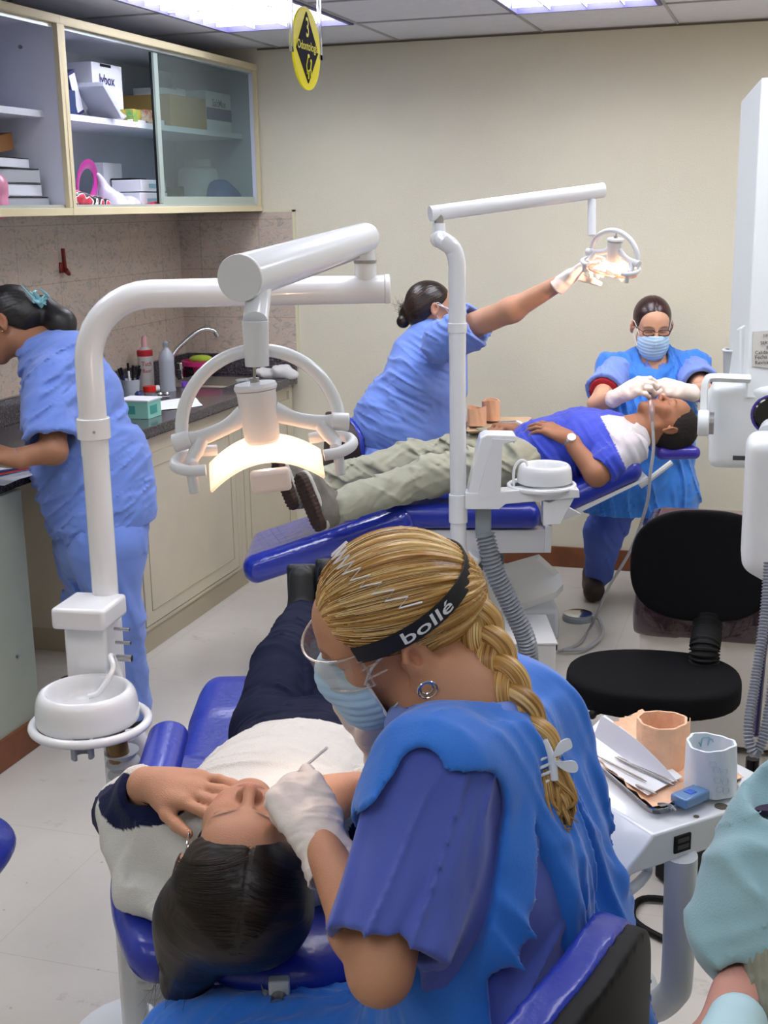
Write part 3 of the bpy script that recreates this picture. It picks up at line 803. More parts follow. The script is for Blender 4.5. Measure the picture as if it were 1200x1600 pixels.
carton('white packet with pale blue print, upper one of the pair on the lower shelf', (-2.78, 5.28, S0+.075), (.14, .26, .05), .05, white_c, name='packet', cat='packet', deco=[('print', 0, .1, 0, .5, .35, mat('paleblue', '#9fc4d6', .5))])
carton('white packet with pale blue print, lower one of the pair on the lower shelf', (-2.78, 5.27, S0), (.15, .26, .07), 0, white_c, name='packet', cat='packet', deco=[('print', 0, .1, -.1, .6, .4, MATS['paleblue'])])
carton('black flat tray lying on the white packets of the lower shelf', (-2.82, 5.26, S0+.125), (.1, .16, .008), .05, black, name='tray', cat='tray')
tb = thing('red_pouch', 'small red plastic pouch at the lower shelf edge by the sliding door', 'pouch', (-2.7, 5.08, S0))
sdf('pouch', [ell((-2.675, 5.21, S0+.014), (.028, .10, .016), k=.03)], .005, mat('red_plastic', '#c4203f', .3, coat=.4), tb, disp=lambda p: .006*noise3(p, 70, 1))
# behind the glass, lower
t = thing('jar', 'large white plastic jar with a screw lid behind the tinted glass', 'jar', (-2.88, 6.10, S0))
MB().lathe([(0, 0), (.095, 0), (.1, .01), (.1, .17), (.085, .195), (.065, .205)], (-2.88, 6.10, S0), sm=2).build('jar_body', whitep, t)
MB().lathe([(.066, .2), (.068, .205), (.068, .24), (.0, .243)], (-2.88, 6.10, S0)).build('lid', whitep, t)
t = thing('blue_bundle', 'blue cloth bundle heaped beside the white jar behind the glass', 'bundle', (-2.76, 5.98, S0))
sdf('bundle', [ell((-2.735, 6.07, S0+.03), (.075, .155, .11), k=.03), half((0, 0, S0+.001), (0, 0, -1))], .008, mat('steri_blue', '#3f6cb0', .8), t, disp=lambda p: .01*noise3(p, 30, 5))
carton('low white box at the back of the lower shelf behind the glass', (-2.80, 5.70, S0), (.12, .18, .04), .2, cardw)
carton('dark folder standing at the left behind the tinted glass', (-2.84, 5.62, S0), (.2, .05, .10), 0, mat('dark_folder', '#3a3f3d', .6), name='folder', cat='folder')
carton('flat blue wrap on the lower shelf behind the glass', (-2.70, 5.72, S0), (.08, .26, .02), -.1, MATS['steri_blue'], name='blue_wrap', cat='wrap')
# left cupboard
zz = S0
for k, (sx_, sy_, hz, rz, px_) in enumerate([(.26, .30, .05, 0, 'lowest of the stack'), (.24, .28, .045, .08, 'second from the bottom of the stack'), (.22, .28, .05, -.12, 'third from the bottom of the stack'), (.2, .26, .035, .15, 'topmost of the stack')]):
    carton('flat grey card box in the left cupboard, '+px_, (-2.80, 4.20-.01*k, zz), (sx_, sy_, hz), rz, cardw if k % 2 else cardg, group='grey boxes in the left cupboard', deco=[('dark_gap', 0, 0, .9, .95, .08, black)]); zz += hz+.003
carton('brown open box on top of the grey box stack, left cupboard', (-2.84, 4.20, zz+.0), (.14, .22, .06), .1, mat('brown_card2', '#8a5d36', .8), tilt=.15)
t = thing('pink_pouch', 'crumpled pink pouch in front of the grey boxes in the left cupboard', 'pouch', (-2.7, 4.07, S0+.06))
sdf('pouch', [ell((-2.69, 4.05, S0+.07), (.03, .06, .06), k=.03), cone((-2.69, 4.05, S0+.02), (-2.69, 4.05, S0), .03, k=.02)], .006, mat('pink_plastic', '#d98aa8', .35, coat=.3), t, disp=lambda p: .006*noise3(p, 60, 1))

# ================================================================ counters
KX = -2.47     # door plane of the far base units
TZ = .95
# far base units
def doorpanel(t, y0, y1, z0, z1, name='door'):
    d = MB().box((KX-.018, y0, z0), (KX, y1, z1)).build(name, cream, t, bevel=.002)
    m_ = .055; gr = MB(); w_ = .004
    a, b, c_, e_ = y0+m_, y1-m_, z0+m_, z1-m_
    for lo, hi in (((KX-.001, a, c_), (KX+.0025, b, c_+w_)), ((KX-.001, a, e_-w_), (KX+.0025, b, e_)), ((KX-.001, a, c_), (KX+.0025, a+w_, e_)), ((KX-.001, b-w_, c_), (KX+.0025, b, e_))): gr.box(lo, hi)
    gr.build('moulding', mat('cream_moulding', '#b5aa90', .5), d)
units = [(4.47, 5.53, 'wide cream base cupboard under the far counter, nearest the standing woman'), (5.53, 6.26, 'cream base cupboard in the corner by the back wall')]
for y0, y1, lab in units:
    t = thing('base_cupboard', lab, 'cupboard', ((XL+KX)/2, (y0+y1)/2, 0))
    MB().box((XL+.015, y0+.001, .10), (KX-.019, y1-.001, TZ-.045)).build('carcass', cream, t)
    MB().box((XL+.015, y0+.001, 0), (KX-.015, y1-.001, .10)).build('plinth', mat('plinth_cream', '#b9ae96', .5), t)
    f = MB(); f.box((KX-.019, y0+.001, .10), (KX-.004, y0+.05, TZ-.045)).box((KX-.019, y1-.04, .10), (KX-.004, y1-.001, TZ-.045)).box((KX-.019, y0+.05, TZ-.075), (KX-.004, y1-.04, TZ-.045)).box((KX-.019, y0+.05, .10), (KX-.004, y1-.04, .115))
    f.build('face_frame', cream, t)
    if y1-y0 > .9:
        doorpanel(t, y0+.055, y1-.05, .12, .83)
    else: doorpanel(t, y0+.055, y1-.045, .12, .83)
    if y1-y0 > .9:
        pass
t = thing('worktop', 'dark speckled granite worktop with an upstand along the left and back walls', 'worktop', (-2.75, 5.2, TZ-.04))
w = MB(); SX0, SX1, SY0, SY1 = -2.98, -2.62, 5.72, 6.12
for lo, hi in (((XL+.013, 2.0, TZ-.045), (-2.44, SY0, TZ)), ((XL+.013, SY1, TZ-.045), (-2.44, YB-.013, TZ)), ((XL+.013, SY0, TZ-.045), (SX0, SY1, TZ)), ((SX1, SY0, TZ-.045), (-2.44, SY1, TZ))): w.box(lo, hi)
w.build('slab', granite, t, bevel=.004)
MB().box((XL+.013, 2.0, TZ), (XL+.04, YB-.013, TZ+.11)).box((XL+.04, YB-.04, TZ), (-2.44, YB-.013, TZ+.11)).build('upstand', granite, t, bevel=.003)
t = thing('sink', 'steel sink bowl set into the granite worktop below the tap', 'sink', ((SX0+SX1)/2, (SY0+SY1)/2, TZ-.15))
s = MB(); z0 = TZ-.16
s.box((SX0, SY0, z0), (SX1, SY1, z0+.005)).box((SX0, SY0, z0), (SX0+.006, SY1, TZ+.003)).box((SX1-.006, SY0, z0), (SX1, SY1, TZ+.003)).box((SX0, SY0, z0), (SX1, SY0+.006, TZ+.003)).box((SX0, SY1-.006, z0), (SX1, SY1, TZ+.003))
s.build('bowl', steel, t)
# tap
fb = V(-3.0, 5.93, TZ)
t = thing('tap', 'chrome tap with a long curved spout over the corner sink', 'tap', fb)
MB().lathe([(.028, 0), (.028, .012), (.018, .02), (.016, .08), (0, .085)], fb).build('base', chrome, t)
MB().tube([fb+V(0, 0, .07), fb+V(0, 0, .11), fb+V(.03, .03, .17), fb+V(.11, .10, .245), fb+V(.17, .14, .25), fb+V(.195, .155, .215)], .012, 12, sm=6).build('spout', chrome, t)
MB().box(fb+V(-.02, .075, 0), fb+V(.02, .12, .05)).tube([fb+V(0, .097, .05), fb+V(0, .097, .085)], .022, 10).build('valve', chrome, t, bevel=.004)
# near counter
t = thing('side_cupboard', 'grey-green laminate cupboard with a wooden skirting at the left edge', 'cupboard', (-2.72, 2.8, 0))
MB().box((XL+.0145, 1.6, .0), (-2.42, 3.63, TZ-.046)).build('carcass', greenish, t, bevel=.002)
MB().box((-2.42, 1.6, .0), (-2.404, 3.63, .105)).build('skirting', wood, t, bevel=.003)
MB().cyl((-2.42, 3.52, .35), (-2.414, 3.52, .35), .006, n=8).build('screw', steel, t)

# ---- things on the far counter
def bottle(name, label, base, prof, m, parts=(), cat='bottle'):
    t = thing(name, label, cat, base); MB().lathe(prof, base, sm=2, n=24).build('bottle_body', m, t)
    for nm, pr, mm in parts: MB().lathe(pr, base, n=24, sm=1).build(nm, mm, t)
    return t
bottle('spray_bottle', 'tall clear bottle with a red band and red lettering beside the white cup', V(-2.985, 5.62, TZ), [(0, 0), (.036, 0), (.038, .01), (.038, .17), (.03, .195), (.013, .21)], mat('milky_plastic', '#dcd9d6', .3, trans=.35),
       [('red_band', [(.0385, .165), (.0387, .168), (.0387, .19), (.034, .195)], mat('label_red', '#b0202e', .4)), ('pink_nozzle', [(.014, .205), (.015, .225), (.011, .26), (.004, .265)], mat('pink_clear', '#d7a3a6', .3))])
bb = MATS['label_red']; o = V(-2.985, 5.62, TZ)
tt = [c for c in bpy.data.objects if c.get('label', '').startswith('tall clear bottle with a red band')][0]
def cyl_text(mb, body, c, r, a0, z, w, h=None):
    return text_on(mb, body, lambda u, v: (c[0]+r*math.cos(a0+u/r), c[1]+r*math.sin(a0+u/r), c[2]+z+v), w, h)
mb = MB(); cyl_text(mb, 'Tuch', o, .0388, -.9, .13, .05, .022); cyl_text(mb, 'fluor', o, .0388, -.9, .095, .045, .018); mb.build('lettering', bb, tt, sharp=0)
bottle('plastic_bottle', 'clear ribbed plastic bottle of liquid beside the tap', V(-2.86, 5.60, TZ), [(0, 0), (.036, 0), (.038, .01), (.037, .14), (.038, .15), (.032, .18), (.013, .205), (.012, .22)], mat('frost_plastic', '#ccd2dc', .25, trans=.45),
       [('cap', [(.015, .215), (.015, .232), (.008, .24), (0, .24)], greyp)])
b0 = V(-2.93, 5.36, TZ)
t = thing('pen_cup', 'frosted plastic cup full of dark pens on the far counter', 'cup', b0)
MB().lathe([(0, 0), (.036, 0), (.045, .085), (.042, .085), (.034, .005), (0, .005)], b0).build('cup', mat('frosted_cup', '#c3ccd6', .3, trans=.3), t)
for k in range(6):
    a = k*1.1; q = b0+V(math.cos(a)*.02, math.sin(a)*.02, .01)
    pt = thing('pen', ['navy pen leaning left in the frosted cup', 'black pen standing at the back of the frosted cup', 'white pen in the frosted cup', 'black marker leaning right in the frosted cup', 'dark pen at the front of the frosted cup', 'short dark pen hidden low in the frosted cup'][k], 'pen', q, 'pens in the frosted cup')
    e = q+V(math.cos(a)*.035, math.sin(a)*.035, .125+.01*(k % 3))
    MB().cyl(q, e, .005, n=8).build('barrel', [navyink, black, paperw, black, navyink, black][k], pt); MB().cyl(e-(e-q)*.25, e, .006, n=8).build('cap', black, pt)
b0 = V(-2.87, 5.43, TZ)
t = thing('jar', 'small clear jar with a red screw lid in front of the pen cup', 'jar', b0)
MB().lathe([(0, 0), (.026, 0), (.028, .02), (.028, .03)], b0).build('jar_body', clear, t); MB().lathe([(.03, .018), (.031, .045), (0, .047)], b0).build('lid', mat('lid_red', '#c8251f', .35), t)
t = thing('tissue_box', 'small teal and white box at the near end of the far counter', 'box', (-2.60, 4.86, TZ))
MB().box((-2.68, 4.78, TZ), (-2.54, 4.90, TZ+.075)).build('box_body', mat('mint_card', '#8fcdbd', .6), t, bevel=.002)
MB().box((-2.685, 4.775, TZ+.074), (-2.535, 4.905, TZ+.08)).build('box_top', white_c, t); MB().box((-2.5399, 4.80, TZ+.02), (-2.5385, 4.86, TZ+.055)).build('printed_panel', mat('teal', '#3f9a93', .5), t)
MB().box((-2.66, 4.7795, TZ+.02), (-2.60, 4.7785, TZ+.055)).build('printed_panel', MATS['teal'], t)
def sheetthing(name, label, cat, pts, z, m, tk=.0012, curl=.004, seed=0):
    p = np.array(pts, float); c_ = p.mean(0); t = thing(name, label, cat, (c_[0], c_[1], z))
    a, b, c2, d = p; g = [[(a*(1-u)+b*u)*(1-v)+(d*(1-u)+c2*u)*v for u in np.linspace(0, 1, 9)] for v in np.linspace(0, 1, 9)]
    G = np.array(g); H = curl*(np.abs(np.sin(G[..., 0]*31+seed)*np.cos(G[..., 1]*23+seed))); G = np.dstack([G, z+tk+H])
    MB().sheet(G, tk).build('sheet', m, t); return t
sheetthing('paper_sheet', 'white paper sheet lying on the granite behind the teal box', 'paper', [(-2.66, 4.93), (-2.47, 5.16), (-2.62, 5.40), (-2.84, 5.12)], TZ, paper)
t = thing('tool_bundle', 'chrome instruments laid beside the red lidded jar', 'instruments', (-2.83, 5.31, TZ))
for k in range(3):
    MB().tube([(-2.9+.02*k, 5.20+.02*k, TZ+.006), (-2.78+.02*k, 5.36+.01*k, TZ+.008)], .0035, 8).build('instrument', chrome, t)
for k, (x_, y_) in enumerate([(-2.79, 5.38), (-2.765, 5.40)]): MB().ball((x_, y_, TZ+.014), .013).build('loop', chrome, t)
b0 = V(-2.70, 5.46, TZ)
t = thing('tooth_cup', 'small purple plastic cup standing upright near the sink', 'cup', b0)
MB().lathe([(0, 0), (.012, .002), (.004, .012), (.004, .035), (.015, .04), (.018, .065), (.0165, .065), (.013, .043), (0, .04)], b0).build('cup', mat('purple_plastic', '#7a45b8', .35), t)
b0 = onY(315, 575, 6.10)
b0 = V(b0[0], 6.10, TZ+.02)
t = thing('soap_dish', 'magenta round soap dish by the tap', 'dish', (b0[0], b0[1], TZ))
MB().lathe([(0, 0), (.04, 0), (.045, .06), (.10, .065), (.105, .09), (.095, .09), (.088, .074), (0, .074)], V(b0[0], b0[1], TZ), n=32, sx=1).build('dish', mat('magenta_dish', '#c72d74', .35), t)
t = thing('sponge', 'green oval sponge lying in the magenta dish', 'sponge', (b0[0], b0[1], TZ+.074))
sdf('sponge', [ell((b0[0], b0[1], TZ+.095), (.065, .045, .022))], .005, mat('green_sponge', '#a8bf42', .9, bump=(120, .003)), t)
t = thing('towel', 'crumpled white cloth at the back corner of the counter', 'cloth', (-2.56, 6.19, TZ))
cpt = onY(432, 573, 6.18)
sdf('cloth', [ell((cpt[0], 6.17, TZ+.02), (.12, .06, .03), k=.03), ell((cpt[0]+.05, 6.15, TZ+.03), (.06, .05, .03), k=.03)], .006, mat('white_cloth', '#d9d8d4', .9), t, disp=lambda p: .01*noise3(p, 60, 3))
b0 = V(-2.60, 5.96, TZ)
t = thing('glass_dish', 'small glass dish near the right rim of the sink', 'dish', b0)
MB().lathe([(0, 0), (.05, 0), (.06, .012), (.056, .012), (.047, .003), (0, .003)], b0).build('dish', clear, t)
t = thing('bottle_cap', 'white stopper lying by the foot of the clear bottle', 'cap', (-2.93, 5.52, TZ)); MB().cyl((-2.93, 5.50, TZ+.016), (-2.89, 5.56, TZ+.016), .016).build('cap', whitep, t)
t = thing('dark_bottle', 'short navy bottle beside the pen cup', 'bottle', (-2.80, 5.19, TZ)); MB().lathe([(0, 0), (.018, 0), (.018, .045), (.01, .055), (0, .056)], (-2.80, 5.19, TZ)).build('bottle', navyink, t)
# wall hook
hp = onX(99, 410, XL+.02)
t = thing('wall_hook', 'small dark red hook on the tiled wall', 'hook', (XL+.013, hp[1], hp[2]-.05))
MB().tube([(XL+.0165, hp[1]+.01, hp[2]+.06), (XL+.022, hp[1]+.01, hp[2]-.03), (XL+.045, hp[1], hp[2]-.05), (XL+.05, hp[1]-.03, hp[2]-.03)], .009, 8, sm=4).build('hook', mat('dark_red', '#7e1f1a', .4), t)
MB().box((XL+.0125, hp[1]-.025, hp[2]-.045), (XL+.018, hp[1]+.03, hp[2]+.0)).build('back_plate', MATS['dark_red'], t)
# white device at the left edge
q = onX(8, 640, -2.9)
t = thing('white_appliance', 'white boxy appliance on the near counter at the left edge', 'appliance', (-2.85, 3.45, TZ))
MB().box((-3.03, 3.1, TZ), (-2.62, 3.56, TZ+.34)).build('body', whitep, t, bevel=.02)
MB().box((-2.62, 3.15, TZ+.05), (-2.615, 3.5, TZ+.30)).build('front_panel', lgrey, t, bevel=.002)
MB().cyl((-2.615, 3.535, TZ+.04), (-2.60, 3.535, TZ+.04), .01).build('knob', chrome, t)
# ================================================================ dental lamps
reflm = mat('reflector_glass', '#f6efe6', .3, coat=.3)
_nt = reflm.node_tree; _tr = _nt.nodes.new('ShaderNodeBsdfTranslucent'); _tr.inputs[0].default_value = (1, .93, .86, 1); _mx = _nt.nodes.new('ShaderNodeMixShader'); _mx.inputs[0].default_value = .6
_nt.links.new(_nt.nodes['Principled BSDF'].outputs[0], _mx.inputs[1]); _nt.links.new(_tr.outputs[0], _mx.inputs[2]); _nt.links.new(_mx.outputs[0], _nt.nodes['Material Output'].inputs['Surface'])
bulbm = emis('lamp_bulb', '#ffd9b0', 60)
peachp = mat('lamp_shield', '#ead9cf', .4)
glowm = mat('satin_white', '#efe9e4', .35)
def lamp_head(t, o, x, y, z, s=1.0, power=9, shield=True):
    """o hub centre; x along the width, z up the hub, y = z cross x; lamp shines along -z"""
    x, y, z = nrm(x), nrm(y), nrm(z); A = lambda a, b, c: o+(x*a+y*b+z*c)*s
    MB().lathe([(.0, -.042), (.022, -.042), (.026, -.036), (.029, .034), (.030, .036), (.030, .037)], o, z*1.0, n=28).build('hub', whitep, t) if s == 1 else \
        MB().lathe([(.0, -.042*s), (.022*s, -.042*s), (.026*s, -.036*s), (.029*s, .034*s), (0, .037*s)], o, z, n=24).build('hub', whitep, t)
    MB().lathe([(0, .038*s), (.031*s, .038*s), (.032*s, .042*s), (.030*s, .047*s), (0, .049*s)], o, z, n=28).build('hub_cap', whitep, t)
    sw_ = MB(); sw_.cyl(A(0, 0, .048), A(0, 0, .055), .007*s, n=10).cyl(A(0, 0, .055), A(.003, 0, .073), .0025*s, n=8); sw_.build('toggle_switch', steel, t)
    # side arms, flattened, sweeping down to the handles
    for g in (-1, 1):
        a = MB()
        a.tube([A(.022*g, 0, .002), A(.05*g, 0, -.012), A(.085*g, -.004, -.022), A(.112*g, -.006, -.024)], [.016*s, .011*s, .0115*s, .0125*s], 12, sm=5, flat=.7)
        a.tube([A(.088*g, -.004, -.024), A(.098*g, -.01, -.04), A(.106*g, -.02, -.052), A(.104*g, -.03, -.058)], [.011*s, .011*s, .009*s, .008*s], 12, sm=5)
        a.build('side_arm', whitep, t)
        MB().cyl(A(.104*g, -.006, -.022), A(.13*g, -.006, -.026), .0135*s).build('pivot', whitep, t, bevel=.002)
        MB().tube([A(.07*g, .03, -.05), A(.098*g, .024, -.048), A(.125*g, 0, -.05), A(.130*g, -.026, -.056), A(.112*g, -.042, -.062), A(.086*g, -.044, -.064)], .0085*s, 12, sm=6).build('handle', whitep, t)
        MB().cyl(A(.107*g, -.04, -.062), A(.107*g, -.04, -.096), .0078*s).build('grip_peg', lgrey, t, bevel=.002)
    # arched reflector
    G = []
    for u in np.linspace(-1, 1, 25):
        row = []
        for v in np.linspace(-1, 1, 9):
            row.append(A(.083*u, .036*v-.004, -.044-.034*abs(u)**2.0-.006*v*v+.014*v))
        G.append(row)
    MB().sheet(G, .004*s).build('reflector', reflm, t)
    # shield in front of the bulb
    if shield:
        bx = MB().obox(A(.005, -.058, -.088), np.array([x, y, z]), (.029*s, .012*s, .0165*s)); bx.build('bulb_shield', peachp, t, bevel=.006*s)
    MB().ball(A(0, .004, -.062), .006*s).build('bulb', bulbm, t)
    ld = bpy.data.lights.new('lamp_glow', 'POINT'); ld.energy = power; ld.color = (1.0, .62, .38); ld.shadow_soft_size = .012
    lo = bpy.data.objects.new('lamp_glow', ld); COL.objects.link(lo); lo.parent = t; lo.location = tuple(A(0, .004, -.075)-np.array(t.location))
    sd = bpy.data.lights.new('lamp_beam', 'SPOT'); sd.energy = power*1.2; sd.color = (1.0, .78, .6); sd.spot_size = math.radians(24); sd.spot_blend = .5; sd.shadow_soft_size = .03
    so = bpy.data.objects.new('lamp_beam', sd); COL.objects.link(so); so.parent = t; so.location = tuple(A(0, .0, -.1)-np.array(t.location))
    so.rotation_euler = Vector(tuple(-z)).to_track_quat('-Z', 'Y').to_euler()

# ---- near lamp and its post
pb = P(165, 930, 2.62); PX, PY = pb[0], pb[1]
topz = onY(120, 450, PY)[2]
zc = P(170, 455, 2.52)[2]
t = thing('dental_light', 'white dental light on a thick bent tube in the foreground, glowing over the girl', 'lamp', (PX, PY, .55))
Lr = P(600, 455, 2.50)            # right end of the crossbar
zb = (zc+Lr[2])/2
bend = .085
dirx = nrm(V(Lr[0]-PX, Lr[1]-PY, 0))
low = MB().tube([V(PX, PY, .5), V(PX, PY, 1.36)], .0265, 24); low.build('lower_post', white, t)
pth = [V(PX, PY, 1.33), V(PX, PY, zb-.13)]+[V(PX, PY, zb-.13)+V(0, 0, 1)*.13*math.sin(a)+dirx*.13*(1-math.cos(a)) for a in np.linspace(.15, PI/2, 9)]+[V(Lr[0], Lr[1], zb)]
MB().tube(pth, .0275, 28).build('upper_post', white, t)
cz = P(126, 661, 2.56)[2]
MB().cyl(V(PX, PY, cz-.028), V(PX, PY, cz+.014), .033, n=28).build('collar', white, t, bevel=.002)
MB().cyl(V(PX, PY, cz-.01)+nrm(V(-PX, -PY, 0))*.032, V(PX, PY, cz-.01)+nrm(V(-PX, -PY, 0))*.0345, .003, n=8).build('screw', steel, t)
MB().cyl(V(Lr[0], Lr[1], zb), V(Lr[0], Lr[1], zb)+dirx*.012, .0285, n=28).build('end_cap', white, t, bevel=.003)
# knuckle between crossbar and spring arm
kb = V(Lr[0], Lr[1], zb)-dirx*.035
Sr = P(583, 372, 2.44); kb2 = V(kb[0], kb[1], Sr[2])
MB().cyl(kb+Z*.0, kb+Z*.052, .021).build('knuckle', white, t)
MB().cyl(kb+Z*.05, kb+Z*.056, .0225).build('knuckle_ring', steel, t)
Sr = V(kb[0], kb[1], P(583, 372, 2.44)[2])
MB().cyl(kb+Z*.056, V(kb[0], kb[1], Sr[2]-.01), .019).build('swivel', white, t)
Sl = P(376, 434, 1.86)
d_ = nrm(Sl-Sr)
MB().cyl(Sr-d_*.0, Sl, .0285, .034, n=32).ball(Sr, .0285, n=24).build('spring_arm', white, t)
MB().cyl(Sl-d_*.004, Sl+d_*.006, .0345, n=32).build('arm_end_cap', whitep, t, bevel=.0015)
MB().obox((Sr+Sl)/2-Z*.030, frame_of(d_)[[0, 1, 2]], (.004, .004, np.linalg.norm(Sl-Sr)*.42)).build('cover_rail', mat('lilac_grey', '#a9a4b5', .4), t)
hub = P(405, 648, 1.885)
stem_top = Sl+(Sr-Sl)*.12; 
MB().tube([V(stem_top[0], stem_top[1], Sl[2]-.01), V(hub[0], hub[1]+.0, hub[2]+.135)], .0185, 24).build('stem', white, t)
MB().tube([V(hub[0], hub[1], hub[2]+.137), V(hub[0], hub[1], hub[2]+.072)], [.0195, .0175], 24).build('stem_socket', whitep, t)
cr = nrm(np.cross(ray(405, 648), Z)); # to the right in view
xx = nrm(cr+Z*.09); back = nrm(ray(405, 648)*V(1, 1, 0))
zz = nrm(np.cross(xx, back)); zz = zz if zz[2] > 0 else -zz
zz = nrm(zz-back*(.0)); yy = np.cross(zz, xx)
# yoke: half ring over the hub
c0 = hub+xx*.0-zz*.024; R = .117
pts = [c0+xx*(R*math.cos(a))+zz*(.118*math.sin(a))*1.0+yy*(.012) for a in np.linspace(0, PI, 33)]
MB().tube(pts, .0098, 16).build('yoke', white, t)
lamp_head(t, hub, xx, yy, zz, 1.0, 2.6)

# ---- far lamp and its post
q = P(716, 800, 4.6); QX, QY = q[0], q[1]
t = thing('dental_light', 'far white dental light on a thin arm, being aimed by the reaching woman', 'lamp', (QX, QY, .45))
zt = onY(700, 375, QY)[2]
left = nrm(V(-1, -.32, 0))
T0 = P(686, 372, 4.55)
topp = [V(QX, QY, 1.30), V(QX, QY, zt-.11), V(QX, QY, zt-.05)+left*.012, V(QX, QY, zt-.015)+left*.035, V(T0[0], T0[1], zt)+left*.0]
MB().tube([V(QX, QY, 1.30), V(QX, QY, zt-.14), V(QX, QY, zt-.08), V(QX, QY, zt-.03)+left*.014, V(QX, QY, zt-.004)+left*.045, V(T0[0], T0[1], zt+.0)], .030, 24, sm=4).build('upper_post', white, t)
MB().tube([V(QX, QY, .62), V(QX, QY, 1.33)], .029, 24).build('post', white, t)
cz2 = onY(716, 512, QY)[2]
MB().cyl(V(QX, QY, cz2-.017), V(QX, QY, cz2+.017), .0335).build('collar', white, t, bevel=.002)
jz = onY(716, 797, QY)[2]
MB().cyl(V(QX, QY, jz-.045), V(QX, QY, jz+.06), .034).build('clamp_collar', white, t, bevel=.002)
hk = [V(QX, QY, jz-.03), onY(716, 845, QY), onY(719, 872, QY), onY(729, 884, QY), onY(744, 866, QY)]
MB().tube([hk[0], V(QX, QY, hk[1][2]), *hk[2:]], .029, 20, sm=5).build('hook_pipe', white, t)
MB().ball(V(T0[0], T0[1], zt), .032).cyl(V(T0[0], T0[1], zt), V(T0[0], T0[1], zt+.055), .026, .022).build('elbow', white, t)
MB().cyl(V(T0[0], T0[1], zt+.055), V(T0[0], T0[1], zt+.1), .017).build('swivel', steel, t)
A0, A1 = P(672, 334, 4.52), P(943, 297, 4.78)
d_ = nrm(A1-A0); fr = frame_of(d_)
MB().tube([A0+Z*.0, A1], .0275, 16, flat=.75).build('spring_arm', white, t)
h2 = P(960, 392, 4.74)
st = P(925, 312, 4.765)
MB().tube([st, P(925, 368, 4.76)], .016, 16).build('stem', white, t)
x2 = nrm(V(.80, -.52, -.16)); z2 = nrm(V(.10, -.16, .98)-x2*np.dot(V(.10, -.16, .98), x2)); y2 = np.cross(z2, x2)
s2 = .98
pts = [h2-z2*.024+x2*(.117*s2*math.cos(a))+z2*(.10*s2*math.sin(a)) for a in np.linspace(0, PI, 25)]
MB().tube(pts, .0095, 12).build('yoke', white, t)
lamp_head(t, h2, x2, y2, z2, s2, 6, shield=False)
MB().tube([h2+x2*.1*math.cos(a)+y2*.06*math.sin(a)-z2*.075 for a in np.linspace(0, 2*PI, 25)[:-1]], .008, 8, closed=True).build('clear_guard', mat('pink_clear_guard', '#f2d5c6', .15, trans=.6), t)

# ================================================================ spittoons
def spittoon(t, c, r, up_w=0.5):
    MB().lathe([(r*.55, -.035), (r*.92, -.03), (r*.97, -.012), (r*.93, .022), (r*.84, .036), (r*.76, .036), (r*.70, .025), (r*.60, .002), (r*.3, -.016), (0, -.018)], c, n=48, sm=3).build('bowl', white, t)
# near spittoon
c = P(136, 1104, 2.50); rr = .103
t = thing('spittoon', 'large white spittoon bowl in the left foreground beside the blue armrest', 'basin', (PX, PY, .5))
spittoon(t, c, rr)
rc_ = c+V(.008, -.004, -.030)
MB().tube([rc_+V(math.cos(a), math.sin(a), 0)*(rr+.008) for a in np.linspace(0, 2*PI, 41)[:-1]], .009, 12, closed=True).build('rim_ring', white, t)
MB().tube([c+V(.035, .075, -.03), c+V(.03, .085, .03), c+V(.022, .075, .075), c+V(.03, .05, .088), c+V(.045, .03, .07), c+V(.03, .0, .034), c+V(.012, -.012, .026)], .0055, 10, sm=6).build('water_spout', white, t)
hb_ = P(128, 1163, 2.42)
hold = MB(); ang = np.linspace(-PI*.78, PI*.78, 15); vd = nrm(V(-c[0], -c[1], 0)); vr = np.cross(Z, vd)
outer = [(math.cos(a)*.022, math.sin(a)*.022) for a in ang]; inner = [(math.cos(a)*.0155, math.sin(a)*.0155) for a in ang[::-1]]
hold.prism([p for p in outer+inner], hb_+vd*.010-Z*.022, [-vd, vr, Z], .036)
hold.build('hose_holder', greyp, t)
MB().obox(hb_-vd*.025+Z*.012, np.array([vd, vr, Z]), (.012, .012, .01)).build('holder_clip', greyp, t, bevel=.003)
bx = P(148, 1004, 2.62)
ax_ = nrm(V(.95, .1, 0)); ay_ = np.cross(Z, ax_)
MB().obox(V(bx[0], bx[1], .0)+Z*(onY(150, 1010, bx[1])[2]-.04), np.array([ax_, ay_, Z]), (.045, .045, .13)).build('valve_housing', white, t, bevel=.006)
cb = P(140, 955, 2.57)
MB().obox(cb, np.array([ax_, ay_, nrm(Z)]), (.056, .06, .022)).build('housing_cap', white, t, bevel=.008)
for k, (x_, y_) in enumerate([(186, 983), (188, 1004), (190, 1028)]):
    q = P(x_, y_, 2.57); MB().cyl(q-ax_*.01, q+ax_*.022, .0035 if k < 2 else .007, n=10).build('valve_knob', steel, t)
lowz = c[2]-.03
MB().cyl(V(c[0]+.035, c[1]+.03, c[2]-.045), V(c[0]+.04, c[1]+.05, c[2]-.16), .022).build('drain_cup', mat('amber_drain', '#7d6238', .2, .3), t)
coil([V(c[0]+.04, c[1]+.05, c[2]-.11), V(c[0]+.045, c[1]+.06, c[2]-.26), V(c[0]+.05, c[1]+.10, .2), V(c[0]+.10, c[1]+.3, .03)], .031, 34, .004).build('drain_hose', mat('hose_grey', '#b9bcc4', .4), t)
MB().tube([V(PX, PY, .56), P(205, 1150, 2.66), P(228, 1185, 2.68)], .022, 16, sm=4).build('support_tube', white, t)
MB().cyl(V(PX, PY, 0), V(PX, PY, .5), .03).cyl(V(PX, PY, 0), V(PX, PY, .02), .14).build('stand', white, t)

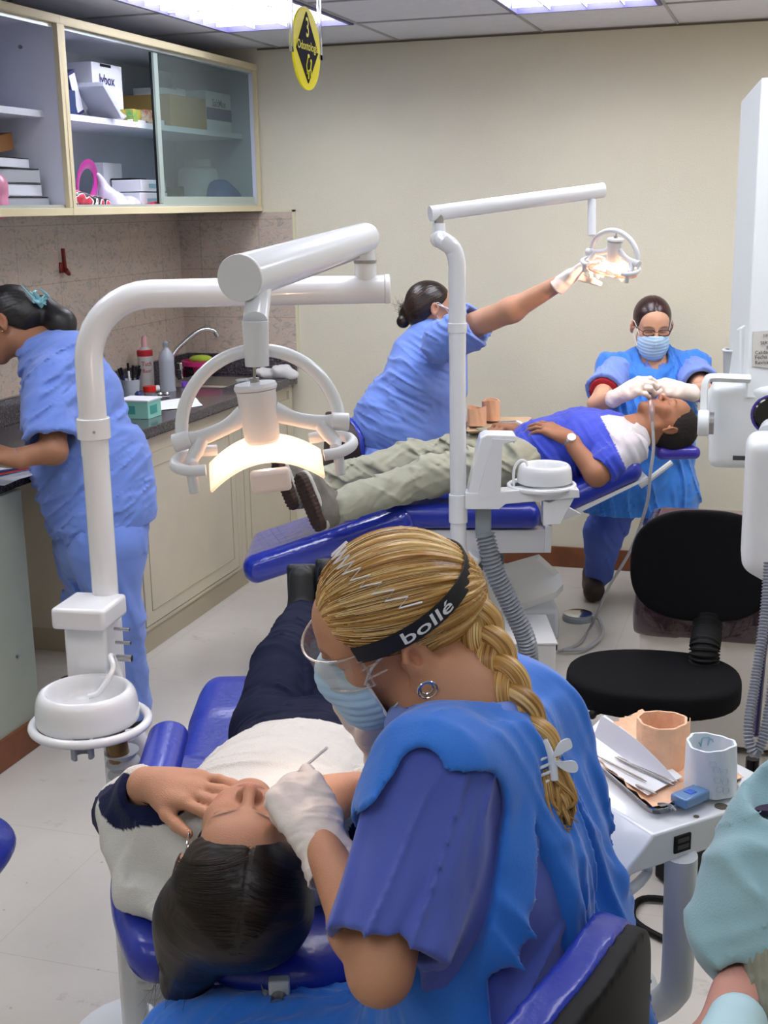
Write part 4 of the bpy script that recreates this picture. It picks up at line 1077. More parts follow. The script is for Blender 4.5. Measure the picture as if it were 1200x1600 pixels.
# far spittoon with its bracket
t = thing('spittoon', 'far white spittoon on a bracket arm in front of the lying man', 'basin', (QX, QY, .4))
u = nrm(V(.955, .30, 0)); w = np.cross(Z, u)     # bracket runs along the far chair
c = P(851, 741, 4.62); spittoon(t, c, .102)
MB().tube([c+V(math.cos(a), math.sin(a), 0)*.118+V(-.01, -.005, -.040) for a in np.linspace(0, 2*PI, 41)[:-1]], .0085, 10, closed=True).build('rim_ring', white, t)
MB().tube([P(803, 768, 4.6), P(803, 735, 4.6), P(812, 720, 4.6), P(822, 722, 4.6), P(824, 733, 4.6)], .005, 8, sm=5).build('water_spout', white, t)
def pz(pts, dd, tk, name, m, tt, **k):
    """flat panel parallel to the bracket direction, outline measured on the plane through P0"""
    P0 = P(716, 800, 4.6)-w*.0; n = w; out = []
    for x_, y_ in pts:
        r = ray(x_, y_); s_ = np.dot(P0+w*dd-CAMP, n)/np.dot(r, n); out.append(CAMP+r*s_)
    return MB().polyz(out, tk).build(name, m, tt, **k)
pz([(727, 770), (752, 770), (862, 762), (905, 765), (906, 778), (858, 782), (790, 788), (780, 796), (727, 796)], -.04, .07, 'bracket_arm', white, t, bevel=.004)
pz([(751, 684), (760, 679), (806, 680), (808, 690), (784, 694), (782, 778), (730, 778)], -.035, .10, 'upright_housing', white, t, bevel=.006)
pz([(770, 686), (805, 688), (785, 694), (782, 777), (745, 780)], -.041, .006, 'cover_plate', whitep, t)
for x_, y_ in ((774, 692), (803, 691), (776, 775), (749, 778)): 
    q = P(x_, y_, 4.57); MB().ball(q, .0035, n=8, m=6).build('screw', steel, t)
pz([(859, 786), (878, 776), (878, 768), (902, 770), (876, 820), (864, 820), (849, 822), (849, 783)], -.03, .06, 'connector_block', white, t, bevel=.004)
MB().cyl(P(868, 752, 4.63), P(868, 790, 4.63), .024).build('bowl_stem', lgrey, t)

# ================================================================ far chair and its unit
t = thing('dental_chair', 'far blue dental chair, foot end wrapped in clear plastic, man lying on it', 'chair', P(800, 900, 5.3)*V(1, 1, 0))
O2 = P(760, 828, 4.93)                 # near lower edge of the seat
def C2(s, wd, z): return O2+u*s+w*wd+Z*z
def cushion(name, a, b, th, wid, m, h=.011, rad=.04, taper=None, extra=None, **k):
    """a,b: near lower edge start / end (world); th thickness; wid width towards w"""
    d = b-a; L_ = np.linalg.norm(d); x = d/L_; n = nrm(np.cross(w, x)); n = n if n[2] > 0 else -n
    cc = (a+b)/2+w*wid/2+n*th/2; R_ = np.array([x, w, n])
    return sdf(name, [rbox(cc, (L_/2, wid/2, th/2), min(rad, th/2-.002), R_)]+(extra(R_, cc) if extra else []), h, m, t, smooth=1)
bvf = mat('far_blue_vinyl', '#2b3db4', .35, coat=.1)
def ch2(x_, y_, s_w=0.0):
    # point on the vertical plane through the near side of the chair
    r = ray(x_, y_); k_ = np.dot(O2+w*s_w-CAMP, w)/np.dot(r, w); return CAMP+r*k_
cushion('seat', ch2(600, 829), ch2(846, 829), .095, .50, bluevinyl)
la, lb = ch2(388, 915), ch2(640, 833)
ls = sdf('leg_rest', [rbox((la+lb)/2+w*.21+Z*.05, (np.linalg.norm(lb-la)/2+.02, .23, .058), .05, np.array([nrm(lb-la), w, nrm(np.cross(w, lb-la))*(-1)]))], .009, wrapvinyl, t)
ba, bb_ = ch2(868, 815), ch2(1012, 747)
cushion('backrest', ba, bb_, .085, .5, bluevinyl)
hh = P(1052, 701, 5.22)
sdf('headrest', [rbox(hh, (.088, .12, .026), .024, np.array([u, w, Z]), k=0)], .008, mat('headrest_vinyl', '#3b34a8', .3, coat=.3), t)
MB().polyz([ch2(906, 801, .02), ch2(1012, 749, .02), ch2(1012, 745, .02), ch2(900, 795, .02)], .46).build('back_shell', white, t)
pz([(861, 797), (884, 790), (908, 803), (884, 812)], .26, .02, 'hinge_plate', white, t, bevel=.002)
for dd in (0.10, .34):
    MB().tube([ch2(1000, 760, dd), ch2(1020, 745, dd), ch2(1050, 722, dd)], .011, 8, sm=3).build('headrest_bar', lgrey, t)
def plate2(pts, s_w, tk, name, m, **k):
    return MB().polyz([ch2(x_, y_, s_w) for x_, y_ in pts], tk).build(name, m, t, **k)
plate2([(600, 828), (861, 828), (861, 864), (600, 866)], .04, .40, 'underframe', white, bevel=.004)
plate2([(852, 822), (863, 822), (861, 864), (850, 864)], .03, .42, 'underframe_end', white, bevel=.003)
# sloping cover between the underframe and the base
cv = [onZ(705, 905, .30), onZ(842, 866, .34), onZ(874, 895, .22), onZ(880, 912, .18), onZ(868, 925, .17), onZ(760, 962, .17), onZ(706, 972, .17)]
top_ = [p for p in cv]
bot_ = [V(p[0]+.03*(-u[0]), p[1]+.12, .03) for p in cv]
n_ = len(cv)
MB().add(top_+[p-Z*.03 for p in top_], [tuple(range(n_)), tuple(range(2*n_-1, n_-1, -1))]+[(i, (i+1) % n_, n_+(i+1) % n_, n_+i) for i in range(n_)]).build('base_cover', white, t, sharp=20)
bc = P(760, 900, 5.3)
MB().obox(V(bc[0]-.05, bc[1]+.2, .07), np.array([u, w, Z]), (.30, .16, .07)).build('base', lgrey, t, bevel=.02)
MB().obox(V(bc[0]-.12, bc[1]+.30, .36), np.array([u, w, Z]), (.12, .10, .18)).build('lift_column', greyp, t, bevel=.01)
MB().obox(V(bc[0]-.05, bc[1]+.12, .012), np.array([u, w, Z]), (.30, .20, .012)).build('floor_plate', mat('dark_plate', '#2c2d30', .4), t, bevel=.004)
# fat corrugated hose from the bracket to the floor box
t = thing('corrugated_hose', 'fat grey corrugated hose running down from the bracket arm to the floor box', 'hose', P(830, 1060, 4.85)*V(1, 1, 0))
coil([P(758, 836, 4.60), P(772, 890, 4.62), P(800, 950, 4.66), P(822, 1000, 4.70), P(826, 1040, 4.76), P(822, 1068, 4.82)], .033, 46, .0045, 18).build('hose', mat('hose_metal_grey', '#8e9399', .35, .2), t)
MB().obox(P(755, 812, 4.64), np.array([u, w, Z]), (.028, .02, .06)).build('connector', greyp, t, bevel=.006)
# floor box
t = thing('floor_box', 'white metal junction box with rust spots on the floor by the far chair', 'box', P(820, 1050, 4.8)*V(1, 1, 0))
a = onZ(868, 1070, 0); hgt = onY(868, 1006, a[1])[2]
lft = -u; 
MB().obox(V(a[0], a[1], 0)+lft*.20+w*.17+Z*hgt/2, np.array([u, w, Z]), (.20, .17, hgt/2)).build('box_body', mat('box_white', '#dfe2e3', .35, noise=(5, .4, '#c9c4ba')), t, bevel=.006)
for k in range(5): q = V(a[0], a[1], 0)+lft*(.02+.05*k*.9)-w*.0012+Z*(.012+.006*(k % 2)); MB().obox(q, np.array([u, w, Z]), (.012, .0012, .006)).build('rust_spot', mat('rust', '#7a4a2a', .9), t)
MB().obox(V(a[0], a[1], 0)+lft*.2+w*.17+Z*(hgt+.002), np.array([u, w, Z]), (.206, .176, .004)).build('lid', white, t, bevel=.002)
# black base disc behind the box
t = thing('black_disc', 'dark rounded foot plate on the floor behind the white floor box', 'plate', onZ(790, 975, 0))
MB().lathe([(0, 0), (.19, 0), (.2, .02), (.18, .05), (.05, .07), (0, .07)], onZ(795, 985, 0), sm=2).build('plate', black, t)
# pedal
t = thing('foot_pedal', 'round chrome foot pedal on the floor near the far back wall', 'pedal', onZ(903, 968, 0))
MB().lathe([(0, 0), (.068, 0), (.07, .01), (.066, .022), (.06, .025)], onZ(903, 968, 0), sm=1).build('base_ring', greyp, t)
MB().lathe([(.0, .02), (.06, .024), (.062, .03), (.052, .034), (.0, .032)], onZ(903, 968, 0)).build('top_disc', chrome, t)
# thin suction tube from the man's mouth to the floor
t = thing('suction_hose', 'thin grey suction hose from the lying man down to the floor', 'hose', onZ(900, 1015, 0))
sp = [P(1019, 655, 4.86), P(1021, 700, 4.85), P(1016, 740, 4.86), P(1010, 790, 4.9), P(985, 860, 5.0), P(950, 920, 5.1)]
sp += [onZ(925, 975, .02), onZ(905, 1005, .012), onZ(872, 1018, .012), onZ(900, 1012, .012), onZ(935, 995, .012), onZ(940, 978, .012), onZ(932, 965, .012), onZ(915, 960, .012)]
MB().tube(sp[:9], .0062, 8, sm=8).build('tube', mat('tube_grey', '#9a9ca0', .35), t)
MB().tube([onZ(880, 1016, .02), onZ(915, 1013, .02), onZ(941, 992, .02), onZ(936, 968, .02), onZ(925, 962, .03)], .0085, 8, sm=8).build('loop', 'tube_grey', t)
MB().tube([P(1017, 626, 4.87), P(1018, 640, 4.86), P(1019, 658, 4.86)], [.007, .012, .008], 10, sm=3).build('handpiece', mat('pink_metal', '#b9a09c', .3, .6), t)

# ================================================================ near chair
t1 = thing('dental_chair', 'near blue dental chair in the foreground with the girl lying on it', 'chair', (-.95, 2.2, 0))
u1 = nrm(V(-.30, .955, 0)); w1 = V(u1[1], -u1[0], 0)   # u1 to the feet, w1 to the right in view
H0 = V(-.70, 1.55, 0)                                   # head point on the floor plan
def C1(s, wd, z): return H0+u1*s+w1*wd+Z*z
# backrest: a cushion rounded towards the head
def backf(p):
    q = p-C1(0, 0, 0); s = q@u1; x = q@w1; z = p[:, 2]
    zc_ = .70-.04*np.clip(s-.1, 0, 1)
    hw = .285-.10*np.clip((.38-s)/.36, 0, 1)**2
    dx = np.abs(x)-(hw-.035); ds = np.maximum(.035+.035-s, s-.82+.035); dz = np.abs(z-zc_+.028*np.clip(1-(x/.3)**2, 0, 1))-.002
    a = np.stack([np.maximum(dx, 0), np.maximum(ds, 0), np.maximum(dz, 0)], 1)
    return np.sqrt((a*a).sum(1))-.034
sdf('backrest', [func(backf, C1(.4, 0, .7)-V(.6, .6, .12), C1(.4, 0, .7)+V(.6, .6, .12))], .009, bluevinyl, t1)
sdf('seat', [rbox(C1(1.07, 0, .615), (.30, .265, .05), .045, np.array([w1*.0+u1, w1, Z]), k=.02), rbox(C1(1.20, 0, .60), (.12, .25, .05), .045, np.array([u1, w1, Z]), k=.05)], .009, bluevinyl, t1)
sdf('leg_rest', [rbox(C1(1.60, 0.0, .565), (.36, .16, .045), .04, np.array([nrm(u1-Z*.08), w1, nrm(Z+u1*.08)]))], .010, bluevinyl, t1)
hr = C1(.008, .050, .735)
rimv = mat('pale_piping', '#8e9bd8', .4)
Rh = np.array([w1, u1, Z])
sdf('headrest', [ell(hr, (.145, .10, .045), Rh, k=0), func(lambda p: -(p[:, 2]-hr[2]+.030), hr-1, hr+1, 'i', .01)], .006, bluevinyl, t1)
rim = [hr+w1*math.cos(a)*.137+u1*math.sin(a)*.095-Z*.027 for a in np.linspace(0, 2*PI, 49)[:-1]]
MB().tube(rim, .005, 8, closed=True).build('headrest_rim', rimv, t1)
kb_ = P(437, 1552, 1.80)
MB().tube([hr-Z*.03, kb_+Z*.01, C1(.1, .04, .62)], .02, 12, flat=1.3).build('headrest_stem', lgrey, t1)
MB().obox(kb_, Rh, (.015, .010, .024)).build('headrest_clamp', lgrey, t1, bevel=.004)
MB().cyl(kb_-u1*.012, kb_-u1*.03, .012).build('clamp_knob', steel, t1)
am = (onZ(262, 1150, .80)+onZ(243, 1200, .80))/2
ad = nrm(onZ(265, 1135, .80)-onZ(250, 1215, .80))
al = np.cross(Z, ad)
sdf('armrest', [cone(onZ(263, 1150, .80), onZ(240, 1235, .80), .030, .030, k=0, w=al, flat=1.32), ], .006, bluevinyl, t1)
MB().tube([am-Z*.03, am-Z*.12+w1*.05, C1(.7, -.2, .60)], .018, 12, sm=4).build('armrest_bracket', white, t1)
MB().obox(C1(.75, 0, .50), np.array([u1, w1, Z]), (.55, .17, .055)).build('underframe', white, t1, bevel=.02)
MB().obox(C1(.85, 0, .24), np.array([u1, w1, Z]), (.16, .12, .24)).build('pedestal', white, t1, bevel=.02)
MB().obox(C1(.85, 0, .03), np.array([u1, w1, Z]), (.38, .22, .03)).build('base', lgrey, t1, bevel=.01)

# ================================================================ tray table (near, right)
TT = .88
A_ = onZ(1022, 1304, TT); B_ = onZ(1185, 1253, TT); fe = nrm(B_-A_); be = np.cross(Z, fe)   # front edge direction, towards the back
Lb = .335
t = thing('instrument_table', 'white metal instrument table on a curved leg, tray of instruments on top', 'table', V(*(A_+fe*.1+be*.1)[:2], 0))
lf = A_-fe*.0
prof = [(0, 0), (.285, 0), (.285, -.055), (-.028, -.055), (-.050, -.058), (-.056, -.052)]
MB().prism([(a, b) for a, b in prof], A_, [fe, Z, be], Lb).build('top', white, t, bevel=.004)
MB().obox(A_+fe*.055-be*.0015-Z*.028, np.array([fe, be, Z]), (.016, .002, .014)).build('socket', black, t, bevel=.001)
for k in range(2): MB().obox(A_+fe*.055-be*.0036-Z*(.022+.011*k), np.array([fe, be, Z]), (.011, .0006, .0035)).build('socket_slot', mat('dark_grey', '#3a3a3e', .5), t)
for x_, y_, r_ in ((1088, 1276, .0045), (1127, 1260, .0105)):
    q = onZ(x_, y_, TT+.0005); MB().cyl(q, q+Z*.0008, r_).build('dark_spot', mat('dark_hole', '#5b5548', .8), t)
lg = onZ(1064, 1345, .82)
MB().tube([V(lg[0], lg[1], TT-.05), V(lg[0], lg[1]+.02, .62), V(lg[0]-.01, lg[1]+.06, .55), V(lg[0]-.05, lg[1]+.16, .45), V(lg[0]-.08, lg[1]+.25, .42), V(lg[0]-.08, lg[1]+.27, .05)], .025, 20, sm=6).build('leg', lgrey, t)
for x0_ in (-.3, .05, .35):
    q = V(lg[0], lg[1], 0)+fe*x0_; MB().tube([q+Z*.03-be*.25, q+Z*.03+be*.2], .015, 10).build('foot', lgrey, t)
MB().tube([onZ(1012, 1348, TT-.07), onZ(1010, 1366, TT-.09), P(985, 1390, 1.93), P(948, 1408, 1.95)], .0085, 12, sm=4).build('rail', white, t)
MB().tube([P(955, 1352, 2.1), P(953, 1420, 2.15), P(951, 1480, 2.3)], .004, 8).build('cable', black, t)
MB().tube([P(995, 1350, 2.05), P(975, 1375, 2.1), P(945, 1395, 2.15)], .004, 8).build('cable', greyp, t)
# tray
def TP(x_, y_, z=TT+.012): return onZ(x_, y_, z)
tr = [TP(897, 1163), TP(1022, 1272), TP(1168, 1221), TP(1002, 1112)]
tc_ = sum(tr)/4
def rounded(poly, r=.02, n=6):
    out = []
    for i in range(len(poly)):
        a, b, c = poly[i-1], poly[i], poly[(i+1) % len(poly)]; p0 = b+nrm(a-b)*r; p1 = b+nrm(c-b)*r
        for k in range(n+1): s_ = k/n; out.append(p0*(1-s_)**2+b*2*s_*(1-s_)+p1*s_*s_)
    return out
def traymesh(name, label, poly, z, m, hgt=.014, cat='tray'):
    c_ = sum(poly)/len(poly); tt = thing(name, label, cat, (c_[0], c_[1], z))
    o = rounded(poly, .03); n = len(o)
    def ringp(s_, dz): return [V(*(c_+(p-c_)*s_)[:2], z+dz) for p in o]
    rings = [ringp(.90, 0), ringp(.93, .001), ringp(.97, hgt*.8), ringp(1.0, hgt), ringp(1.005, hgt-.002), ringp(.975, hgt*.6), ringp(.93, -.0015), ringp(.90, -.0015)]
    vs = [p for r in rings for p in r]; fs = [(i*n+k, i*n+(k+1) % n, (i+1)*n+(k+1) % n, (i+1)*n+k) for i in range(len(rings)-1) for k in range(n)]
    fs += [tuple(range(n)), tuple(range(7*n+n-1, 7*n-1, -1))]
    MB().add(vs, fs).build('tray_body', m, tt, sharp=50); return tt
traymesh('instrument_tray', 'shallow chrome tray lined with peach paper on the white table', tr, TT+.002, chrome)
def gridsheet(name, label, cat, q, z, m, tk=.0008, bump=.004, fr_=20, seed=0, n=24, edge=0, ragged=.0):
    p = [np.asarray(a, float)*V(1, 1, 0) for a in q]; c_ = sum(p)/4; tt = thing(name, label, cat, (c_[0], c_[1], z)); G = []
    rs = np.random.RandomState(seed)
    for v in np.linspace(0, 1, n):
        row = []
        for u_ in np.linspace(0, 1, n):
            b = (p[0]*(1-u_)+p[1]*u_)*(1-v)+(p[3]*(1-u_)+p[2]*u_)*v
            h = bump*(.5+.5*math.sin(b[0]*fr_+seed)*math.cos(b[1]*fr_*1.3+seed*2+2*math.sin(b[0]*fr_*.6)))
            e = min(u_, 1-u_, v, 1-v); h += edge*max(0, 1-e/.08)
            if e == 0 and ragged: b = b+V(*(rs.randn(2)*ragged), 0)
            row.append(V(b[0], b[1], z+h+tk))
        G.append(row)
    MB().sheet(G, tk).build('sheet', m, tt); return tt
sh_ = lambda p, s_: tc_+(p-tc_)*s_
gridsheet('tray_liner', 'crumpled peach paper liner covering the chrome tray', 'paper', [sh_(p, .97) for p in tr], TT+.0045, peach, bump=.004, fr_=45, edge=.012, ragged=.002)
gridsheet('paper_napkin', 'white paper spread over the left part of the tray, instruments lying on it', 'paper', [TP(893, 1172), TP(1012, 1244), TP(1066, 1216), TP(945, 1118)], TT+.012, paper, bump=.002, fr_=30)
nap = [TP(927, 1121, TT+.02), TP(985, 1180, TT+.02), TP(1064, 1220, TT+.02), TP(945, 1108, TT+.02)]
tp_ = thing('paper_flap', 'folded white paper corner standing up at the back left of the tray', 'paper', nap[0])
fl = [P(928, 1150, 2.13), P(940, 1118, 2.12), P(1060, 1222, 1.985), P(985, 1192, 2.05)]
G = [[((fl[0]*(1-a)+fl[3]*a)*(1-b)+(fl[1]*(1-a)+fl[2]*a)*b)+Z*(.01*math.sin(PI*a)*b) for a in np.linspace(0, 1, 14)] for b in np.linspace(0, 1, 10)]
MB().sheet(G, .0008).build('sheet', paper, tp_)
# paper cups made from rolled gauze
def rollcup(name, label, base, r, h, m, flare=0.0, uneven=.004, wall=.004, seed=0, cat='roll'):
    tt = thing(name, label, cat, base)
    G = []
    for i, z in enumerate(np.linspace(0, 1, 10)):
        G.append([V(base[0], base[1], base[2])+V(math.cos(a), math.sin(a), 0)*(r+flare*(1-z)+uneven*.5*math.sin(3*a+seed)+.0012*math.sin(9*a+4*z))+Z*(h*z+(uneven*math.sin(2*a+seed) if z > .5 else 0)*z) for a in np.linspace(0, 2*PI, 41)])
    m_ = MB(); m_.sheet(G, wall); m_.build('wall', m, tt)
    MB().cyl(V(*base), V(*base)+Z*.004, r*.95+flare, n=24).build('bottom', m, tt)
    return tt
cb1 = onZ(1032, 1192, TT+.008); cb2 = onZ(1108, 1232, TT+.008)
rl = rollcup('gauze_cup', 'peach coloured rolled paper cup standing at the back of the tray', cb1, .039, .078, peach, seed=1, cat='cup', uneven=.0015)
MB().sheet([[cb1+V(math.cos(a), math.sin(a), 0)*(.041+.012*(a+.1)*1.2)+Z*z for a in np.linspace(-.15, .5, 6)] for z in np.linspace(.03, .076, 4)], .001).build('loose_end', peach, rl)
cupw = mat('printed_paper', '#dde6ee', .75)
r2_ = rollcup('paper_cup', 'white rolled paper cup with faint blue print, right of the peach one', cb2, .036, .080, cupw, flare=.003, uneven=.0025, seed=2.2, cat='cup')
pr_ = mat('teal_print', '#7fb3c4', .7); gp = mat('faint_print', '#b9c6da', .7)
mb = MB(); mb2 = MB()
va = math.atan2(-cb2[1], -cb2[0])
for k, (da, zz_) in enumerate([(.25, .052), (.55, .047), (.3, .034), (.62, .030), (.4, .018), (.1, .061), (.68, .014)]):
    pts = [cb2+V(math.cos(va+da+.14*math.cos(q)), math.sin(va+da+.14*math.cos(q)), 0)*(.0415)+Z*(zz_+.0052*math.sin(q)) for q in np.linspace(0, 2*PI, 17)[:-1]]
    mb.tube(pts, .0005, 5, closed=True)
mb.build('printed_circles', gp, r2_)
for (da, z0_, da2, z1_) in [(.0, .070, .25, .074), (.25, .074, .5, .07), (.1, .07, .15, .06), (.45, .072, .5, .058), (.5, .058, .62, .066), (-.1, .066, .0, .071)]:
    a0, a1 = va+PI+da, va+PI+da2
    mb2.tube([cb2+V(math.cos(a0), math.sin(a0), 0)*.0325+Z*z0_, cb2+V(math.cos((a0+a1)/2), math.sin((a0+a1)/2), 0)*.0325+Z*((z0_+z1_)/2+.002), cb2+V(math.cos(a1), math.sin(a1), 0)*.0325+Z*z1_], .0009, 5)
mb2.build('printed_doodle', pr_, r2_)
bx_ = onZ(1078, 1252, TT+.012)
t = thing('blue_case', 'small translucent blue plastic case at the front corner of the tray', 'case', bx_)
MB().obox(bx_+Z*.008, np.array([nrm(fe+be*.15), nrm(be-fe*.15), Z]), (.0285, .016, .008)).build('body', mat('blue_clear', '#6f9fd8', .2, trans=.35, coat=.4), t, bevel=.003)
MB().obox(bx_+Z*.0163, np.array([nrm(fe+be*.15), nrm(be-fe*.15), Z]), (.007, .007, .0006)).build('logo_square', mat('mid_blue', '#2f5ec0', .4), t)
def instr(label, a, b, r=.003, tip=None, z=TT+.018, name='probe'):
    A0_, B0_ = onZ(*a, z), onZ(*b, z); tt = thing(name, label, 'instrument', (A0_+B0_)/2)
    d = B0_-A0_
    MB().tube([A0_, A0_+d*.15, A0_+d*.5, A0_+d*.85, B0_], [r*.4, r, r*.8, r, r*.5], 10, sm=3).build('handle', steel, tt)
    if tip: MB().tube([A0_, A0_-nrm(d)*.012+V(*tip, .002), A0_-nrm(d)*.022+V(*tip, 0)*1.8+Z*.004], [.0012, .0009, .0006], 6, sm=3).build('tip', steel, tt)
instr('thin hooked dental probe, longest and leftmost instrument on the tray', (935, 1182), (1010, 1221), .0018, (-.004, .006))
instr('steel tweezers, upper arm, beside the long probe on the tray', (961, 1183), (1053, 1227), .0022, name='tweezers')
instr('second thin steel instrument lying against the tweezers', (965, 1182), (1054, 1222), .0016, name='scaler')
instr('short dental instrument in front of the long probe', (993, 1226), (1026, 1241), .0024, name='short_probe')
q = onZ(1032, 1264, TT+.018); q = onZ(1028, 1256, TT+.018)
t = thing('clamp', 'tiny twisted steel clamp at the front of the tray', 'instrument', q)
MB().tube([q, q+V(.012, -.004, .003), q+V(.022, -.012, .001), q+V(.02, -.02, .002)], .0018, 6, sm=3).tube([q+V(.004, -.008, .001), q+V(.018, -.006, .004), q+V(.028, -.016, .001)], .0018, 6, sm=3).build('wire', steel, t)

# far tray with two gauze rolls, behind the far chair
fz = .90
t = traymesh('instrument_tray', 'tray with folded brown paper beyond the lying man', [onZ(728, 678, fz), onZ(820, 672, fz), onZ(832, 655, fz), onZ(735, 655, fz)], fz, mat('brown_paper', '#b9a182', .8), .01)
tp_ = sum([onZ(728, 678, fz), onZ(820, 672, fz), onZ(832, 655, fz), onZ(735, 655, fz)])/4
t = thing('side_table', 'small dark topped side table half hidden behind the reaching woman', 'table', (tp_[0], tp_[1], 0))
MB().box((tp_[0]-.16, tp_[1]-.12, fz-.03), (tp_[0]+.17, tp_[1]+.2, fz-.003)).build('top', mat('slate_top', '#51555c', .4), t, bevel=.004)
MB().cyl((tp_[0]-.1, tp_[1], 0), (tp_[0]-.1, tp_[1], fz-.03), .025).cyl((tp_[0]-.1, tp_[1], 0), (tp_[0]-.1, tp_[1], .03), .2).build('leg', lgrey, t)
pinkish = mat('gauze', '#e3b493', .8, bump=(90, .002))
rollcup('gauze_roll', 'left gauze roll on the far tray, lower and nearer the post', onZ(745, 664, fz+.011)+V(0, 0, 0), .036, .075, pinkish, uneven=.005, seed=2, cat='cup')
rollcup('gauze_roll', 'right gauze roll on the far tray, the taller one', onZ(768, 656, fz+.011), .036, .085, pinkish, uneven=.005, seed=4, cat='cup')
q = onZ(790, 664, fz+.02); t = thing('wrapped_tools', 'small wrapped instruments on the far tray', 'instruments', q)
MB().tube([q-V(.03, .03, -.0), q+V(.03, .01, .01), q+V(.07, .02, .0)], .008, 8, sm=3).tube([q-V(.02, .0, -.01), q+V(.05, -.01, .012)], .006, 8).build('tools', steel, t)

# ================================================================ black stool behind the tray table
SZ = .50
sc_ = onZ(1020, 1068, SZ); 
t = thing('stool', 'black padded stool with a backrest, in front of the covered cabinet', 'stool', (sc_[0], sc_[1], 0))
sd_ = nrm(V(-sc_[0], -sc_[1], 0)); sr_ = np.cross(Z, -sd_); sr_ = nrm(np.cross(-sd_, Z))
def seatf(p):
    q = p-sc_; x = q@sr_; y = q@(-sd_); z = q[:, 2]
    a = np.sqrt((x/.238)**2+((y+.0)/.205)**2); r_ = np.abs(x/.238)**2.4+np.abs(y/.20)**2.4
    return np.maximum((r_**(1/2.4)-1)*.18, np.abs(z-.0)-.034)*.9
sdf('seat', [func(seatf, sc_-.3, sc_+.3)], .008, blackcloth, t, smooth=8)
bc_ = P(1098, 884, 3.78)
nb = nrm(sd_+Z*.15); Rb = np.array([sr_, nrm(np.cross(nb, sr_)), nb])
def bkf(p):
    q = (p-bc_)@Rb.T; x, y, z = q[:, 0], q[:, 1], q[:, 2]
    r_ = (np.abs(x/.21)**2.6+np.abs(y/.165)**2.6)**(1/2.6)
    return np.maximum((r_-1)*.15, np.abs(z-.25*x*x)-.03)*.9
sdf('backrest', [func(bkf, bc_-.3, bc_+.3)], .008, blackcloth, t, smooth=8)
q0 = P(1100, 1042, 3.62); q1 = P(1105, 985, 3.74); q2_ = P(1108, 930, 3.83)
N_ = 22; pp = spline([q0-Z*.02, q0+Z*.06, q1, q2_], 8); 
path = [pp[int(i)] for i in np.linspace(0, len(pp)-1, N_)]
L2_ = np.linspace(0, len(pp)-1, N_*4); path = [V(*[np.interp(v, np.arange(len(pp)), pp[:, k]) for k in range(3)]) for v in L2_]
MB().tube(path, [.024+(.005 if i % 4 < 2 else 0) for i in range(N_*4)], 12, flat=1.5, up=-sd_).build('bellows_arm', black, t)
MB().cyl(V(sc_[0], sc_[1], .1), V(sc_[0], sc_[1], SZ-.03), .025).build('gas_post', black, t)
for k in range(5):
    a = 2*PI*k/5+.4; e = V(sc_[0]+.26*math.cos(a), sc_[1]+.26*math.sin(a), .055)
    MB().tube([V(sc_[0], sc_[1], .1), e], .018, 8).build('leg', black, t); MB().cyl(e-V(.0, .012, .03), e+V(0, .012, -.03), .025).build('castor', black, t)
q = P(925, 1117, 3.4); MB().tube([V(sc_[0]-.05, sc_[1], SZ-.05), q], .006, 8).ball(q, .012).build('lever', black, t)

# ================================================================ cabinet under a maroon plastic cover
mz = .72
ma = onZ(985, 912, 0.45)
f0 = V(-.47, 4.36); 
t = thing('covered_cabinet', 'white cabinet covered with shiny maroon-black plastic behind the black stool', 'cabinet', (-.15, 4.5, 0))
yf = 4.12; x0_ = onY(1000, 1000, yf)[0]
MB().box((-.42, yf, .03), (.35, yf+.5, .60)).build('body', mat('cabinet_white', '#cfcac2', .5), t, bevel=.006)
mar = mat('maroon_plastic', '#2f1f26', .18, coat=.8, bump=(14, .01))
mart = mat('maroon_top', '#5d4449', .3, coat=.4)
def cov(p):
    c_ = V(-.035, yf+.25, .55); q = np.abs(p-c_)-V(.405, .27, .17)+.03
    return np.sqrt((np.maximum(q, 0)**2).sum(1))+np.minimum(q.max(1), 0)-.03
sdf('plastic_cover', [func(cov, (-.5, yf-.1, .3), (.45, yf+.6, .8)), half((0, 0, .40), (0, 0, -1))], .011, mar, t, disp=lambda p: .012*noise3(p, 24, 2)*np.clip((.68-p[:, 2])*5, 0, 1), dmax=.01)
MB().box((-.40, yf+.02, .715), (.33, yf+.48, .727)).build('cover_top', mart, t, bevel=.006)
for x_ in (-.39, .3):
    MB().cyl((x_, yf+.02, .03), (x_+.03, yf+.02, .03), .03).build('castor', black, t)

# ================================================================ x-ray machine at the right
t = thing('xray_machine', 'white wall x-ray machine with scissor arm, reaching in at the right edge', 'x-ray machine', (.12, 2.85, .8))
mxw = mat('machine_white', '#dfe5e8', .4)
def quad(pts, d, tk, name, m, bevel=.004, par=None):
    return MB().polyz([P(x_, y_, d) for x_, y_ in pts], tk).build(name, m, par or t, bevel=bevel)
quad([(1190, 121), (1330, 110), (1330, 640), (1165, 622), (1178, 370)], 2.75, .16, 'column', mxw, .004)
quad([(1183, 145), (1192, 140), (1186, 380), (1172, 474), (1152, 474), (1165, 330)], 2.95, .05, 'scissor_arm', mat('machine_shade', '#c9ced2', .4))  # darker copy of the machine white, shade put into the colour
quad([(1153, 480), (1164, 478), (1162, 590), (1150, 590)], 2.93, .04, 'arm_cover', mxw)
quad([(1156, 512), (1168, 505), (1168, 585), (1156, 585)], 2.78, .03, 'edge_block', mxw)
MB().cyl(P(1165, 473, 2.90), P(1165, 473, 2.95), .013).build('joint_bolt', black, t); MB().cyl(P(1151, 472, 2.93), P(1151, 472, 2.96), .006).build('pin', black, t)
quad([(1177, 518), (1240, 514), (1240, 580), (1176, 572)], 2.747, .002, 'paper_label', mat('label_paper', '#c9c8c2', .8), 0)
mb = MB()
